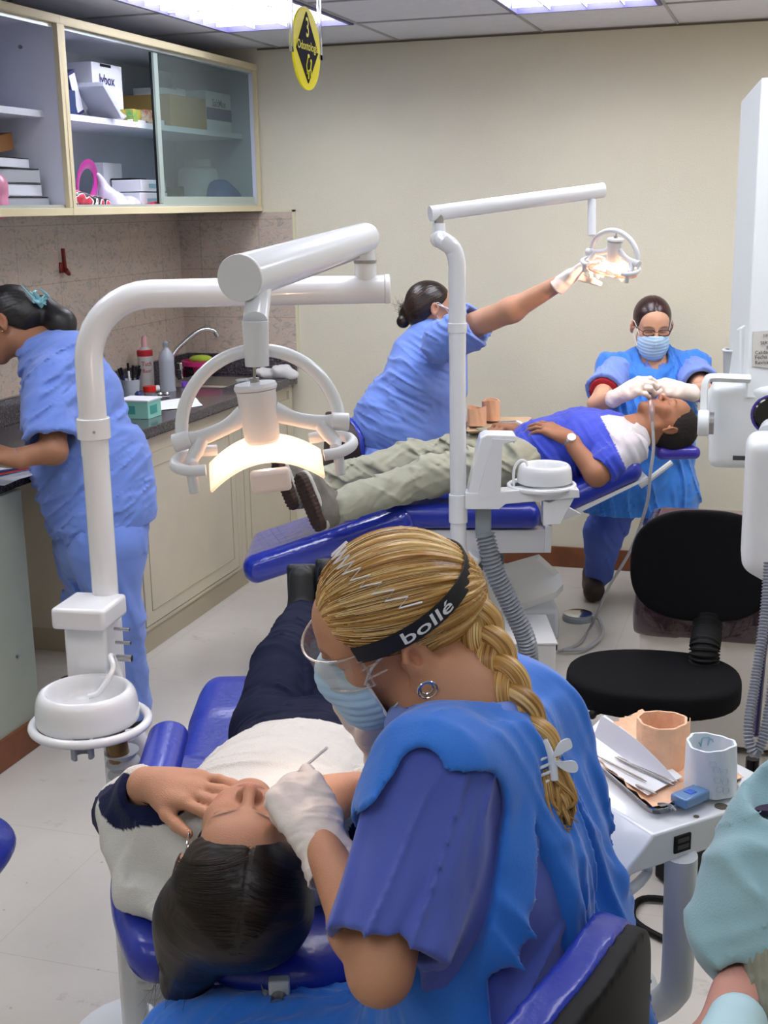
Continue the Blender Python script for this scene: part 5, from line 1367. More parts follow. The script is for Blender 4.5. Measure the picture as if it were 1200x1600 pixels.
def lab_fn(x_, y_):
    o = P(x_, y_, 2.744); rx = nrm(P(x_+10, y_-.6, 2.744)-o); ry = nrm(P(x_-.8, y_-10, 2.744)-o)
    return lambda u_, v_: o+rx*u_+ry*v_
for k, (s_, y_, w_) in enumerate([('DENTAL', 524, .028), ('SERVICIO', 535, .04), ('RX', 543, .014), ('Calidad No.', 550, .05), ('Fecha', 558, .026), ('Revisado', 566, .04)]):
    f_ = lab_fn(1180+w_*727*.5 if k > 2 else 1203, y_); text_on(mb, s_, f_, w_)
mb.build('label_lettering', mat('label_ink', '#4a4648', .8), t, sharp=0)
cup = P(1148, 547, 2.9)
MB().lathe([(.022, -.07), (.026, 0), (.027, .002), (.024, .001), (.02, -.065), (0, -.068)], cup).build('cup_holder', mat('holder_grey', '#b5babd', .4), t)
MB().tube([cup+V(math.cos(a), math.sin(a), 0)*.0265 for a in np.linspace(0, 2*PI, 25)[:-1]], .003, 8, closed=True).build('holder_rim', white, t)
MB().tube([P(1172, 592, 2.74), P(1115, 590, 2.74), P(1105, 594, 2.74), P(1101, 606, 2.74), P(1100, 640, 2.74), P(1099, 660, 2.74)], .0095, 4, sm=4, up=(0, 1, 0)).build('yoke_bracket', mxw, t, bevel=.002)
jr = nrm(np.cross(ray(1100, 660), Z)); jc = P(1102, 661, 2.74)
MB().cyl(jc-jr*.016, jc+jr*.008, .028).build('pivot_disc', mxw, t, bevel=.004); MB().cyl(jc+jr*.008, jc+jr*.018, .024).build('pivot_ring', steel, t)
hc = P(1166, 660, 2.84); 
sdf('tube_head', [rbox(hc, (.078, .075, .092), .018, np.array([jr, nrm(np.cross(Z, jr)), Z])), rbox(hc-jr*.062+Z*.02, (.03, .05, .052), .02, np.array([jr, nrm(np.cross(Z, jr)), Z]), k=.01)], .006, mxw, t)
q = P(1172, 716, 2.76); MB().obox(q, np.array([jr, nrm(np.cross(Z, jr)), Z]), (.036, .003, .0045)).build('slot', mat('slot_dark', '#3c4047', .5), t)

t = thing('suction_unit', 'rounded white delivery unit with a black lens, hoses hanging at the right edge', 'dental unit', (.05, 2.4, .6))
bu = P(1215, 785, 2.42)
sdf('body', [rbox(bu, (.062, .06, .13), .025, np.array([jr, nrm(np.cross(Z, jr)), Z])), half(P(1171, 800, 2.42)+V(0, 0, 0), nrm(-jr*1.0-Z*.35)*1.0, k=.02) if False else rbox(bu+jr*.01-Z*.09, (.045, .05, .06), .03, np.array([jr, nrm(np.cross(Z, jr)), Z]), k=.03)], .006, mxw, t)
q = P(1205, 648, 2.5)
MB().lathe([(0, .012), (.030, .014), (.036, .008), (.036, -.02), (0, -.02)], q, -nrm(ray(1205, 648)), n=32).build('lens', mat('black_gloss', '#0d0d10', .2, coat=.6), t)
MB().tube([q+(frame_of(nrm(ray(1205, 648)))[0]*math.cos(a)+frame_of(nrm(ray(1205, 648)))[1]*math.sin(a))*.036-nrm(ray(1205, 648))*.008 for a in np.linspace(0, 2*PI, 31)[:-1]], .003, 8, closed=True).build('lens_ring', mat('violet_ring', '#3a2f80', .3), t)
MB().cyl(P(1200, 680, 2.45), P(1205, 668, 2.5), .02).build('neck', lgrey, t)
hg = mat('coil_grey', '#8b909c', .35, .2)
coil([P(1201, 880, 2.35), P(1195, 960, 2.33), P(1181, 1060, 2.3), P(1170, 1130, 2.27), P(1172, 1165, 2.26), P(1183, 1176, 2.26), P(1196, 1140, 2.27), P(1206, 1080, 2.29), P(1212, 1000, 2.3)], .0085, 95, .0016, 12).build('corrugated_hose', hg, t)
MB().tube([P(1203, 900, 2.37), P(1190, 1040, 2.34), P(1180, 1150, 2.3)], .007, 8, sm=5).build('dark_cable', mat('indigo_cable', '#2b2650', .35, coat=.3), t)
t = thing('dark_stand', 'slim dark stand tube below the hanging hoses at the right edge', 'stand', onZ(1180, 1400, 0)*V(1, 1, 1))
sb = P(1176, 1185, 2.45); MB().cyl((sb[0], sb[1], 0), (sb[0], sb[1], sb[2]), .013).cyl((sb[0], sb[1], 0), (sb[0], sb[1], .02), .10).build('tube', mat('smoked_metal', '#1d1b1f', .15, .6), t)

# dark pedal and cable under the table
q = onZ(1080, 1390, .03); t = thing('foot_control', 'black foot control with cable on the floor under the instrument table', 'pedal', (q[0], q[1], 0))
MB().obox(V(q[0], q[1]+.05, .06), np.array([fe, be, Z]), (.05, .10, .055)).build('pedal_block', black, t, bevel=.012)
MB().lathe([(0, 0), (.07, 0), (.07, .03), (.05, .045), (0, .05)], V(q[0]+.03, q[1]-.08, 0)).build('pedal_disc', black, t)
MB().tube([V(q[0], q[1]-.05, .02), V(q[0]-.12, q[1]-.05, .012), V(q[0]-.13, q[1]-.16, .012), V(q[0]-.02, q[1]-.24, .012), V(q[0]+.1, q[1]-.25, .012)], .009, 8, sm=6).build('cable', black, t)

# ================================================================ operator stool at the bottom right
t = thing('operator_stool', 'blue stool backrest with a black shell behind the blonde woman', 'stool', (-.32, 1.50, 0))
a0, a1 = P(1022, 1392, 1.66), P(842, 1606, 1.36)
bd = nrm((a1-a0)*V(1, 1, 0)); bn = np.cross(Z, bd); bn = bn if bn[0] > 0 else -bn      # bn faces +x
L_ = np.linalg.norm((a1-a0)*V(1, 1, 0))
bc_ = a0+bd*.24-Z*.15; Rb = np.array([bd, nrm(Z+bn*.1), bn])
def padf(off, th, sx_=1.0):
    def f(p):
        q = (p-bc_)@Rb.T; x, y, z = q[:, 0]/sx_, q[:, 1]/sx_, q[:, 2]
        r_ = (np.abs(x/.25)**2.6+np.abs(y/.165)**2.6)**(1/2.6)
        return np.maximum((r_-1)*.15, np.abs(z+.9*x*x*.6-off)-th)*.9
    return f
sdf('backrest_pad', [func(padf(-.014, .022), bc_-.35, bc_+.35)], .005, bluevinyl, t, smooth=5)
sdf('backrest_shell', [func(padf(.018, .014, .985), bc_-.35, bc_+.35)], .005, black, t, smooth=3)
sdf('rear_bracket', [rbox(bc_+bn*.06-Z*.05, (.07, .10, .03), .02, Rb)], .008, black, t)
MB().tube([bc_+bn*.06-Z*.1, bc_+bn*.05-Z*.3, V(-.35, 1.5, .50)], .02, 10, sm=4).build('back_arm', black, t)
sdf('seat', [ell((-.36, 1.50, .52), (.22, .22, .05))], .01, bluevinyl, t)
MB().cyl((-.36, 1.5, .1), (-.36, 1.5, .5), .025).build('gas_post', black, t)
for k in range(5):
    a = 2*PI*k/5+.2; e = V(-.36+.27*math.cos(a), 1.5+.27*math.sin(a), .055); MB().tube([V(-.36, 1.5, .1), e], .016, 8).build('leg', black, t); MB().cyl(e-V(0, .012, .03), e+V(0, .012, -.03), .025).build('castor', black, t)
# rounded blue thing at the left frame edge
q = P(-25, 1345, 2.4); t = thing('blue_stool', 'blue padded seat edge just entering at the left edge of the photo', 'stool', (q[0], q[1], 0))
sdf('seat', [ell(q, (.03, .05, .045)), ell(q-V(.12, 0, 0), (.16, .16, .045), k=.02)], .008, bluevinyl, t); MB().cyl((q[0]-.12, q[1], 0), (q[0]-.12, q[1], q[2]), .03).cyl((q[0]-.12, q[1], 0), (q[0]-.12, q[1], .03), .2).build('post', black, t)
# ================================================================ people: anatomy builders
def look_frame(fwd, up):
    """rows: x (subject's right), y forward, z up"""
    y = nrm(fwd); z = nrm(np.asarray(up, float)-y*np.dot(up, y)); x = np.cross(y, z); return np.array([x, y, z])
def head_prims(female=True, ears=True, neck=None, eyes='closed'):
    p = []
    p.append(ell((0, -.016, .034), (.074, .093, .082)))
    p.append(ell((0, .022, -.022), (.060, .066, .088), k=.03))
    p.append(ell((0, .058, .035), (.052, .034, .045), k=.03))                     # forehead
    jw = .044 if female else .052
    p.append(cone((jw, .0, -.058), (.012, .066, -.092), .021, .020, k=.02))
    p.append(cone((-jw, .0, -.058), (-.012, .066, -.092), .021, .020, k=.02))
    p.append(ell((0, .072, -.096), (.019, .016, .016), k=.02))
    for g in (-1, 1):
        p.append(ell((g*.041, .062, -.022), (.02, .02, .017), k=.025))            # cheek bones
        p.append(ell((g*.028, .072, -.052), (.02, .018, .022), k=.025))
        p.append(Pr(ell((g*.0315, .098, .006), (.019, .017, .012)).f, (g*.0315-.03, .07, -.02), (g*.0315+.03, .12, .03), 's', .014))
        p.append(ell((g*.0315, .0735, .005), (.0145, .0125, .0125), k=.004))       # lids over the eyeball
        p.append(cone((g*.012, .090, .024), (g*.046, .078, .024), .0065, .005, k=.012))  # brow
    p.append(cone((0, .088, .016), (0, .108, -.022), .0075, .0095, k=.010))        # nose
    p.append(ell((0, .108, -.027), (.0095, .010, .0085), k=.006))
    for g in (-1, 1):
        p.append(ell((g*.012, .098, -.030), (.0075, .0095, .0068), k=.005))
        p.append(Pr(ell((g*.006, .104, -.037), (.0035, .005, .004)).f, (g*.006-.01, .09, -.05), (g*.006+.01, .12, -.025), 's', .003))
    p.append(ell((0, .083, -.056), (.026, .014, .018), k=.02))
    p.append(cone((-.016, .0885, -.0530), (.016, .0885, -.0530), .0046, .0046, k=.005)); p.append(ell((0, .0955, -.0525), (.011, .0055, .0052), k=.004))
    p.append(ell((0, .0935, -.0628), (.0175, .0070, .0062), k=.004))
    p.append(Pr(cone((-.021, .0985, -.0577), (.021, .0985, -.0577), .0016).f, (-.03, .085, -.07), (.03, .11, -.045), 's', .003))
    if ears:
        for g in (-1, 1):
            e = nrm(V(g*.80, -.45, 0.05)); c = V(g*.0785, -.012, -.007)
            R = np.array([e, nrm(np.cross(Z, e)), nrm(np.cross(e, nrm(np.cross(Z, e))))]) 
            p.append(ell(c+V(g*.004, -.004, .002), (.0085, .0175, .030), R, k=.004))
            p.append(Pr(ell(c+V(g*.0125, -.002, .003), (.0075, .0105, .018), R).f, c-.04, c+.04, 's', .005))
            pts = [c+R[1]*a_+R[2]*b_+e*.0085 for a_, b_ in ((-.010, -.008), (-.0135, .010), (-.005, .0245), (.009, .024), (.015, .009), (.011, -.009), (.004, -.021))]
            if True:
                for i in range(len(pts)-1): p.append(cone(pts[i], pts[i+1], .0036, k=.004))
            p.append(ell(c+R[2]*-.026+R[1]*.0+e*.003, (.005, .008, .008), R, k=.005))
            p.append(ell(c+R[1]*(-.0)+V(g*.000, .012, -.002), (.005, .005, .008), k=.004))
    if neck is None: neck = [(V(0, -.022, -.06), .052), (V(0, -.036, -.17), .054)]
    p += chain(neck, k=.03)
    return p

SKIN = {'tan': '#b98a70', 'light': '#c79c82', 'brown': '#9b6e54', 'fair': '#cf9a78', 'warm': '#b98769'}
def head_colour(o, R, s, skin, lip=None, brow='#3a2a22', lipk=.55, stubble=None):
    base = np.array(lin(skin)); lipc = np.array(lin(lip or '#a85a52')); br = np.array(lin(brow))
    def f(P_):
        q = ((P_-o)@R.T)/s
        c = np.tile(base, (len(P_), 1))
        n = noise3(P_, 25, 1)[:, None]*.05+noise3(P_, 90, 4)[:, None]*.03; c = c*(1+n)
        inh = (np.abs(q)<.16).all(1)
        def blend(m_, col): 
            nonlocal c
            m_ = (m_*inh)[:, None]; c = c*(1-m_)+col*m_
        red = base*np.array([1.1, .82, .78])
        blend(.6*np.exp(-(((q[:, 0])/.016)**2+((q[:, 1]-.11)/.02)**2+((q[:, 2]+.027)/.014)**2)), red)
        for g in (-1, 1):
            blend(.5*np.exp(-(((q[:, 0]-g*.042)/.02)**2+((q[:, 1]-.07)/.03)**2+((q[:, 2]+.03)/.02)**2)), red)
            blend(.45*np.exp(-(((q[:, 0]-g*.08)/.02)**2+((q[:, 1]+.01)/.03)**2+((q[:, 2]-.0)/.035)**2)), red)
            xx_ = (q[:, 0]*g-.031)/.0195
            zb_ = .0245+.0035*(1-xx_**2)
            blend(.85*np.exp(-(xx_**4))*np.exp(-((q[:, 2]-zb_)/.0034)**2)*(q[:, 1] > .06), br)
            zl_ = -.0005+.0028*xx_**2
            blend(.8*(np.abs(xx_) < .85)*np.exp(-((q[:, 2]-zl_)/.0016)**2)*(q[:, 1] > .07), br*.5)
        m_ = np.clip(1.15-((q[:, 0]/.0225)**2+((q[:, 2]+.0575)/.0112)**2), 0, 1)*(q[:, 1] > .078)
        blend(np.clip(m_*3, 0, 1)*lipk, lipc)
        blend(.8*np.exp(-((q[:, 2]+.0577)/.0015)**2)*(np.abs(q[:, 0]) < .021)*(q[:, 1] > .08), lipc*.3)
        if stubble: 
            m_ = np.clip((-q[:, 2]-.025)/.03, 0, 1)*np.clip((q[:, 1]+.0)/.05, 0, 1)*(q[:, 2] > -.13)*stubble; blend(m_, base*.45)
        return np.clip(c, 0, 1)
    return f

def hand_prims(side=1, curl=None, thumb=None, spread=1.0, s=1.0, glove=0.0):
    """local: origin at the wrist, y to the fingers, z back of the hand, x*side towards the thumb"""
    p = []; g = glove
    p.append(ell((0, .052, 0), (.041+g, .052+g, .015+g), k=.01))
    p.append(cone((side*.020, .02, -.002), (side*.026, .085, 0), .013+g, .011+g, k=.015)); p.append(cone((-side*.018, .02, -.002), (-side*.030, .082, -.001), .013+g, .0098+g, k=.015))
    p.append(cone((0, .02, 0), (0, .088, .001), .014+g, .0105+g, k=.015))
    p.append(cone((0, -.03, 0), (0, .02, 0), .0235+g, .022+g, k=.02, w=(1, 0, 0), flat=1.25))
    curl = curl or [(25, 35, 25)]*4
    if not isinstance(curl[0], (tuple, list)): curl = [curl]*4
    base = [(.030, .090), (.0105, .096), (-.0095, .092), (-.0285, .083)]
    ln = [(.042, .026, .021), (.046, .030, .022), (.042, .028, .022), (.033, .021, .019)]
    rd = [.0098, .0100, .0096, .0086]; sp = [5, 1, -4, -10]
    tips = []
    for i in range(4):
        a = V(side*base[i][0], base[i][1]-.008, 0); ang = 0; yaw = math.radians(sp[i]*spread)*side
        pts = [(a-V(0, .012, 0), rd[i]+g), (a, rd[i]+g)]
        for j in range(3):
            ang += math.radians(curl[i][j]); d = V(math.sin(yaw)*math.cos(ang), math.cos(yaw)*math.cos(ang), -math.sin(ang))
            a = a+d*ln[i][j]; pts.append((a, rd[i]*(1-.10*(j+1))+g))
        p += chain(pts, k=.0035); tips.append(a)
        p.append(ell(pts[1][0]+V(0, 0, .002), (.0095+g, .010+g, .009+g), k=.006))
    tb = thumb or (55, 20, 25, 20)      # outward angle, down angle, bend1, bend2
    ou, dn, b1, b2 = [math.radians(v) for v in tb]
    a = V(side*.022, .022, -.004); pts = [(a, .0145+g)]
    d = V(side*math.sin(ou)*math.cos(dn), math.cos(ou)*math.cos(dn), -math.sin(dn)); a = a+d*.042; pts.append((a, .0118+g))
    ou2 = ou-b1; d = V(side*math.sin(ou2)*math.cos(dn), math.cos(ou2)*math.cos(dn), -math.sin(dn)); a = a+d*.032; pts.append((a, .0102+g))
    ou3 = ou2-b2; d = V(side*math.sin(ou3)*math.cos(dn*1.2), math.cos(ou3)*math.cos(dn*1.2), -math.sin(dn*1.2)); a = a+d*.026; pts.append((a, .0085+g))
    p += chain(pts, k=.006); tips.append(a)
    p.append(ell((side*.028, .045, -.006), (.016+g, .03+g, .012+g), k=.012))
    return p, tips
def hand_frame(fingers, dorsal):
    y = nrm(fingers); z = nrm(np.asarray(dorsal, float)-y*np.dot(dorsal, y)); return np.array([np.cross(y, z), y, z])

skinm = mat('skin', '#b98060', .48, attr='Col', sss=.06, bump=(450, .0008), spec=.35)
glovem = mat('latex_glove', '#dcd3cd', .42, bump=(60, .0015), spec=.5, sss=.1)
scrub = mat('scrub_cloth', '#6c8ad8', .85, bump=(900, .0006), sheen=.2)
scrubd = mat('scrub_cloth_violet', '#4a5bb0', .85, bump=(900, .0006), sheen=.2)
apron = mat('apron_fabric', '#1c6ccd', .7, bump=(300, .0004), sheen=.3)
maskm = mat('surgical_mask', '#a9cbe6', .75, bump=(300, .0006))
maskw = mat('mask_inner_white', '#e2e6ea', .8)
rubber = mat('dark_rubber', '#1e1a18', .7)
def headcap_uv(o, R, s, a=(0, 1, .35), b=None):
    """strand coordinates: u around the axis a (front pole) , v along"""
    ax = nrm(V(*a)); fr = frame_of(ax)
    def f(P_):
        q = ((P_-o)@R.T)/s-V(0, -.01, .03); r = np.linalg.norm(q, axis=1)+1e-6
        x, y, z = q@fr[0], q@fr[1], q@fr[2]
        return np.stack([np.arctan2(y, x)/(2*PI)*1.0, np.arccos(np.clip(z/r, -1, 1))/PI], 1)
    return f
def strands(name, m, parent, curves, r=.0006, n=4, taper=True):
    mb = MB()
    for c in curves:
        c = np.asarray(c); k = len(c); mb.tube(c, [r*(1-.8*(i/(k-1)) if taper else 1) for i in range(k)], n, caps=False)
    return mb.build(name, m, parent, sharp=0)

def hair_tubes(name, tubes, m, parent, n=10, sm=4, us=.12, vs=6.0):
    """tubes: list of (points, radii); strand coordinates run along each tube"""
    vs_, fs_, uv_ = [], [], []
    for pts, rr in tubes:
        mb = MB(); q = spline([np.append(p, w) for p, w in zip(pts, rr)], sm); mb.tube(list(q[:, :3]), list(q[:, 3]), n, caps=True)
        N = len(q); L_ = np.r_[0, np.cumsum(np.linalg.norm(np.diff(q[:, :3], axis=0), axis=1))]
        o = len(vs_); vs_ += mb.v; fs_ += [tuple(i+o for i in f) for f in mb.f]; ph = random.random()
        uv_ += [(ph+us*abs(2*k/n-1), ph+L_[i]*vs) for i in range(N) for k in range(n)]
    me = bpy.data.meshes.new(name); me.from_pydata(vs_, [], fs_); me.update()
    ul = me.uv_layers.new(name='UVMap'); li = np.zeros(len(me.loops), np.int32); me.loops.foreach_get('vertex_index', li)
    ul.data.foreach_set('uv', np.array(uv_)[li].astype(np.float32).ravel())
    return link_mesh(name, me, m, parent, sharp=0)
def img_frame(alpha, gamma=0.0, rho=0.0):
    """head seen in profile facing image left: alpha = nod downwards, gamma = turned away, rho = crown towards the camera (degrees)"""
    r, d, f = CM; a, g_, p_ = [math.radians(v) for v in (alpha, gamma, rho)]
    fw = (-math.cos(a)*r+math.sin(a)*d)*math.cos(g_)+f*math.sin(g_)
    up = (-math.sin(a)*r-math.cos(a)*d)*math.cos(p_)-f*math.sin(p_)
    return look_frame(fw, up)
# ================================================================ girl lying on the near chair
navy = mat('navy_cloth', '#11152f', .85, bump=(600, .0008), spec=.2)
fleece = mat('white_fleece', '#d0d0cc', .95, attr='Col', bump=(420, .0018), sheen=.08, spec=.2)
G0 = onZ(377, 1352, .895)
gR = look_frame(nrm(Z*1.0+u1*.02+w1*.14), -u1+w1*.02)
girl = thing('person', 'girl with dark hair lying on the near chair in white fleece and navy trousers', 'person', C1(.5, 0, .7))
gh = lambda a, b, c: G0+(gR[0]*a+gR[1]*b+gR[2]*c)
sk = SKIN['tan']
el_ = P(203, 1268, 2.13); wr_ = P(243, 1226, 2.02)
shL = C1(.20, -.165, .83); shR = C1(.20, .165, .83)
tf = P(345, 1240, 1.95)
hLf = hand_frame(tf-wr_, Z*1.0+(CAMP-wr_)*.35)
hp_, _ = hand_prims(+1, curl=[(8, 14, 8), (10, 16, 10), (12, 18, 10), (14, 22, 12)], thumb=(38, 12, 12, 8), spread=1.6)
wR_ = P(548, 1236, 1.98); eR_ = P(640, 1275, 2.05)
hRf = hand_frame(P(430, 1262, 1.93)-wR_, Z*.8+(CAMP-wR_)*.3)
hq_, _ = hand_prims(-1, curl=[(25, 30, 20)]*4, thumb=(45, 15, 15, 10))
gb = transform(head_prims(True, neck=[(V(0, -.02, -.06), .047), (V(0, -.03, -.17), .050)]), G0, gR, .97)
gb += [cone(shL, el_, .040, .033, k=.02), cone(el_, wr_, .034, .023, k=.02), cone(shR, eR_, .04, .034, k=.02), cone(eR_, wR_, .034, .023, k=.02)]
gb += transform(hp_, wr_, hLf, .95)+transform(hq_, wR_, hRf, .95)
gb += loft([(gh(0, -.03, -.17), .06, .05, w1), (C1(.20, 0, .80), .14, .07, w1), (C1(.55, 0, .79), .12, .07, w1)], k=.05)
sdf('body', gb, .0026, skinm, girl, colour=head_colour(G0, gR, .97, sk, brow='#2a1c16', lip='#a0605a'))
# fingernails
def nails(parent, W, R, s, side, curl, spread, col='#d9a590'):
    mb = MB(); sp = [5, 1, -4, -10]; base = [(.030, .090), (.0105, .096), (-.0095, .092), (-.0285, .083)]; ln = [(.042, .026, .021), (.046, .030, .022), (.042, .028, .022), (.033, .021, .019)]
    for i in range(4):
        a = V(side*base[i][0], base[i][1]-.008, 0); ang = 0; yaw = math.radians(sp[i]*spread)*side
        for j in range(3):
            ang += math.radians(curl[i][j]); d = V(math.sin(yaw)*math.cos(ang), math.cos(yaw)*math.cos(ang), -math.sin(ang)); a0 = a; a = a+d*ln[i][j]
        n = nrm(np.cross(np.cross(d, V(0, 0, 1)), d)); c_ = W+(a-d*.002+n*.0062)@R*s
        mb.ball(c_, (.0046*s, .0065*s, .0014*s), np.array([nrm(np.cross(d, n)@R), nrm(d@R), nrm(n@R)]), 12, 8)
    mb.build('fingernails', mat('nail', col, .3, coat=.3), parent)
nails(girl, wr_, hLf, .95, 1, [(8, 14, 8), (10, 16, 10), (12, 18, 10), (14, 22, 12)], 1.6)
# jacket
cE = nrm(wr_-el_)
def gcol(p):
    c = np.tile(np.array(lin('#d3d3cf')), (len(p), 1)); nv = np.array(lin('#171c40'))
    # left sleeve (towards image left) is navy with a white band along its upper edge
    def seg(a, b): 
        ab = b-a; t = np.clip(((p-a)@ab)/(ab@ab), 0, 1); e = p-(a+t[:, None]*ab); return np.linalg.norm(e, axis=1), t, e
    d1, t1_, e1 = seg(el_, wr_); d2, t2_, e2 = seg(shL, el_)
    m = (d1 < .064) & ~(e1@nrm(u1+Z*.6-w1*.1) > .024); m |= (d2 < .058) & (t2_ > .55) & ~(e2@nrm(u1+Z*.6) > .03)
    c[m] = nv
    d3, t3, e3 = seg(eR_, wR_); m = (d3 < .07) & (t3 < .8); c[m] = nv
    q = ((p-G0)@gR.T); m = (np.linalg.norm(q[:, :2]-[0, -.03], axis=1) < .075) & (q[:, 2] < -.07) & (q[:, 2] > -.135); c[m] = nv
    return c
gj = loft([(C1(.10, 0, .815), .13, .075, w1), (C1(.19, 0, .81), .195, .095, w1), (C1(.32, .015, .80), .170, .112, w1), (C1(.43, .025, .79), .158, .106, w1), (C1(.49, .03, .785), .156, .102, w1)], k=.04)
gj += [cone(shL, el_, .058, .052, k=.04), cone(el_, wr_, .054, .044, k=.03, cut=(None, .72), shell=.008), cone(el_, wr_, .048, .032, k=.01, cut=(None, .5))]
gj += [cone(shR, eR_, .058, .052, k=.04), cone(eR_, wR_, .052, .037, k=.03, cut=(None, .95), shell=.008), cone(eR_, wR_, .045, .03, k=.01, cut=(None, .6))]
gj += chain([(P(170, 1266, 2.08), .012), (P(190, 1330, 2.06), .018), (P(215, 1388, 2.04), .030), (P(262, 1418, 1.99), .03)], k=.035)
gj += transform([cone((0, -.03, -.13), (0, -.02, -.085), .068, .066, k=.03, cut=(None, .9), shell=.010)], G0, gR)
sdf('jacket', gj, .0036, fleece, girl, disp=addf(folds(u1+w1*.3, 150, .007, 1, wf=9), folds(w1-u1*.5, 230, .003, 5, wf=12)), dmax=.01, colour=gcol)
# raised white hem fold over the chest
hm = [onZ(352, 1192, .87), onZ(400, 1176, .89), onZ(455, 1172, .895), onZ(510, 1180, .89)]
MB().tube(hm, [.006, .010, .010, .006], 10, sm=6).build('jacket_hem', mat('fleece_plain', '#e4e3df', .95, bump=(420, .0018)), girl)
hL2 = [P(168, 1262, 2.07), P(186, 1300, 2.07), P(180, 1345, 2.06), P(205, 1395, 2.02), P(250, 1420, 1.97)]
# trousers and shoes
hipL, hipR = onZ(418, 1145, .735), onZ(538, 1145, .735)
kL, kR = onZ(440, 1040, .79), onZ(530, 1050, .79)
aL, aR = onZ(470, 965, .69), onZ(515, 955, .69)
gt = loft([(C1(.42, .03, .775), .142, .094, w1), (C1(.58, .035, .76), .148, .094, w1), (C1(.74, .04, .745), .15, .088, w1)], k=.04)
gt += chain([(hipL, .080), (kL, .060)], k=.03)+chain([(kL, .061), (aL, .048)], k=.03)+chain([(hipR, .080), (kR, .060)], k=.03)+chain([(kR, .061), (aR, .048)], k=.03)
sdf('trousers', gt, .007, navy, girl, disp=addf(folds(u1+w1*.4, 120, .009, 2, wf=8), folds(u1-w1*.5, 240, .003, 6, wf=12)), dmax=.01)
for a in (aL, aR):
    sdf('shoe', [cone(a+u1*.02-Z*.015, a+u1*.06+Z*.10, .036, .030, k=.02, w=w1, flat=1.15), cone(a+u1*.03-Z*.02, a-u1*.03, .04, k=.03), rbox(a+u1*.09+Z*.03, (.042, .012, .10), .01, np.array([w1, u1, Z]), k=.015)], .006, mat('black_shoe', '#141518', .5), girl)
# watch / bracelets
wd = nrm(wr_-el_)
for k, (o_, rr_, mm) in enumerate([(-.028, .0275, steel), (-.020, .027, chrome), (-.036, .0285, black)]):
    c_ = wr_+wd*(o_+.02); fr = frame_of(wd+Z*.12*k)
    MB().tube([c_+(fr[0]*math.cos(a)+fr[1]*math.sin(a))*rr_ for a in np.linspace(0, 2*PI, 25)[:-1]], .0022, 8, closed=True).build('bracelet', mm, girl)
# hoop earring
ec = gh(-.082, 0.0, -.045); 
MB().tube([ec+(gR[1]*math.cos(a)+gR[2]*math.sin(a))*.017 for a in np.linspace(0, 2*PI, 25)[:-1]], .0011, 6, closed=True).build('hoop_earring', chrome, girl)
# hair
hdark = hair_mat('dark_hair', '#060303', '#0f0907', '#2e1c14', .40, su=120, sv=3, dist=.0016)
hl_o, hl_n = V(0, .085, .060), nrm(V(0, -.72, .69))
gp = [ell((0, -.022, .036), (.089, .104, .094), k=.01), ell((0, -.06, .02), (.093, .055, .092), k=.03)]
gp += [Pr((lambda q: _dot(q-hl_o, -hl_n)), [-9]*3, [9]*3, 'i', .006)]
gp = transform(gp[:2], G0, gR)+[Pr((lambda P_: -(((P_-G0)@gR.T-hl_o)@hl_n)), [-9]*3, [9]*3, 'i', .006)]
gp += transform([Pr(ell((g*.095, .02, -.02), (.03, .028, .03)).f, (g*.095-.04, -.02, -.06), (g*.095+.04, .06, .02), 's', .01) for g in (-1, 1)], G0, gR)
hg_ = [P(305, 1440, 1.80), P(302, 1490, 1.82), P(290, 1530, 1.86), P(272, 1562, 1.90)]
gp += chain([(hg_[0], .040), (hg_[1], .040), (hg_[2], .028), (hg_[3], .012)], k=.04)
gp += [cone(gh(.03, -.03, .05), P(310, 1440, 1.80), .07, .05, k=.05)]
def part_line(p):
    q = (p-G0)@gR.T; a_ = (q[:, 0]-.012); return -.0030*np.exp(-(a_/.0026)**2)*(q[:, 1] > -.03)*(q[:, 2] > .02)
uvg = headcap_uv(G0, gR, 1, (1, 0, .05))
def uvgirl(P_):
    q = (P_-G0)@gR.T; u_ = np.arctan2(q[:, 2]-.03, q[:, 1]+.02)/(2*PI); return np.stack([u_, q[:, 0]*6], 1)
sdf('hair', gp, .003, hdark, girl, disp=lambda p: part_line(p)+.0006*np.sin(uvgirl(p)[:, 0]*700+2*noise3(p, 20)), uvf=uvgirl, dmax=.006)
cs = []; rs = np.random.RandomState(3)
for _ in range(420):
    sgn = rs.choice([-1, 1]); y0 = rs.uniform(-.06, .078); t0 = rs.uniform(0, .3)
    c = []
    for t_ in np.linspace(t0, 1.0, 12):
        an = PI/2-sgn*t_*PI*.62; yy_ = y0-t_*.05*(1+y0*4)
        e = math.sqrt(max(0, 1-((yy_+.022)/.115)**2)); rj = 1.015+.01*rs.rand()
        c.append(gh(.012*(1-t_)+.094*math.cos(an)*e*rj, yy_, .036+.100*math.sin(an)*e*rj))
    if ((( c[0]-G0)@gR.T-hl_o)@hl_n) > 0: cs.append(c)
for _ in range(120):
    o_ = rs.randn(3)*.02; w_ = rs.randn(3)*.012
    cs.append([hg_[0]+o_, hg_[1]+o_*1.1+w_*.5, hg_[2]+o_*.9+w_, hg_[3]+o_*.7+w_*1.5+V(0, 0, -.01*rs.rand())])
strands('hair_strands', mat('dark_strand', '#1a0f0b', .4), girl, cs, .0005)

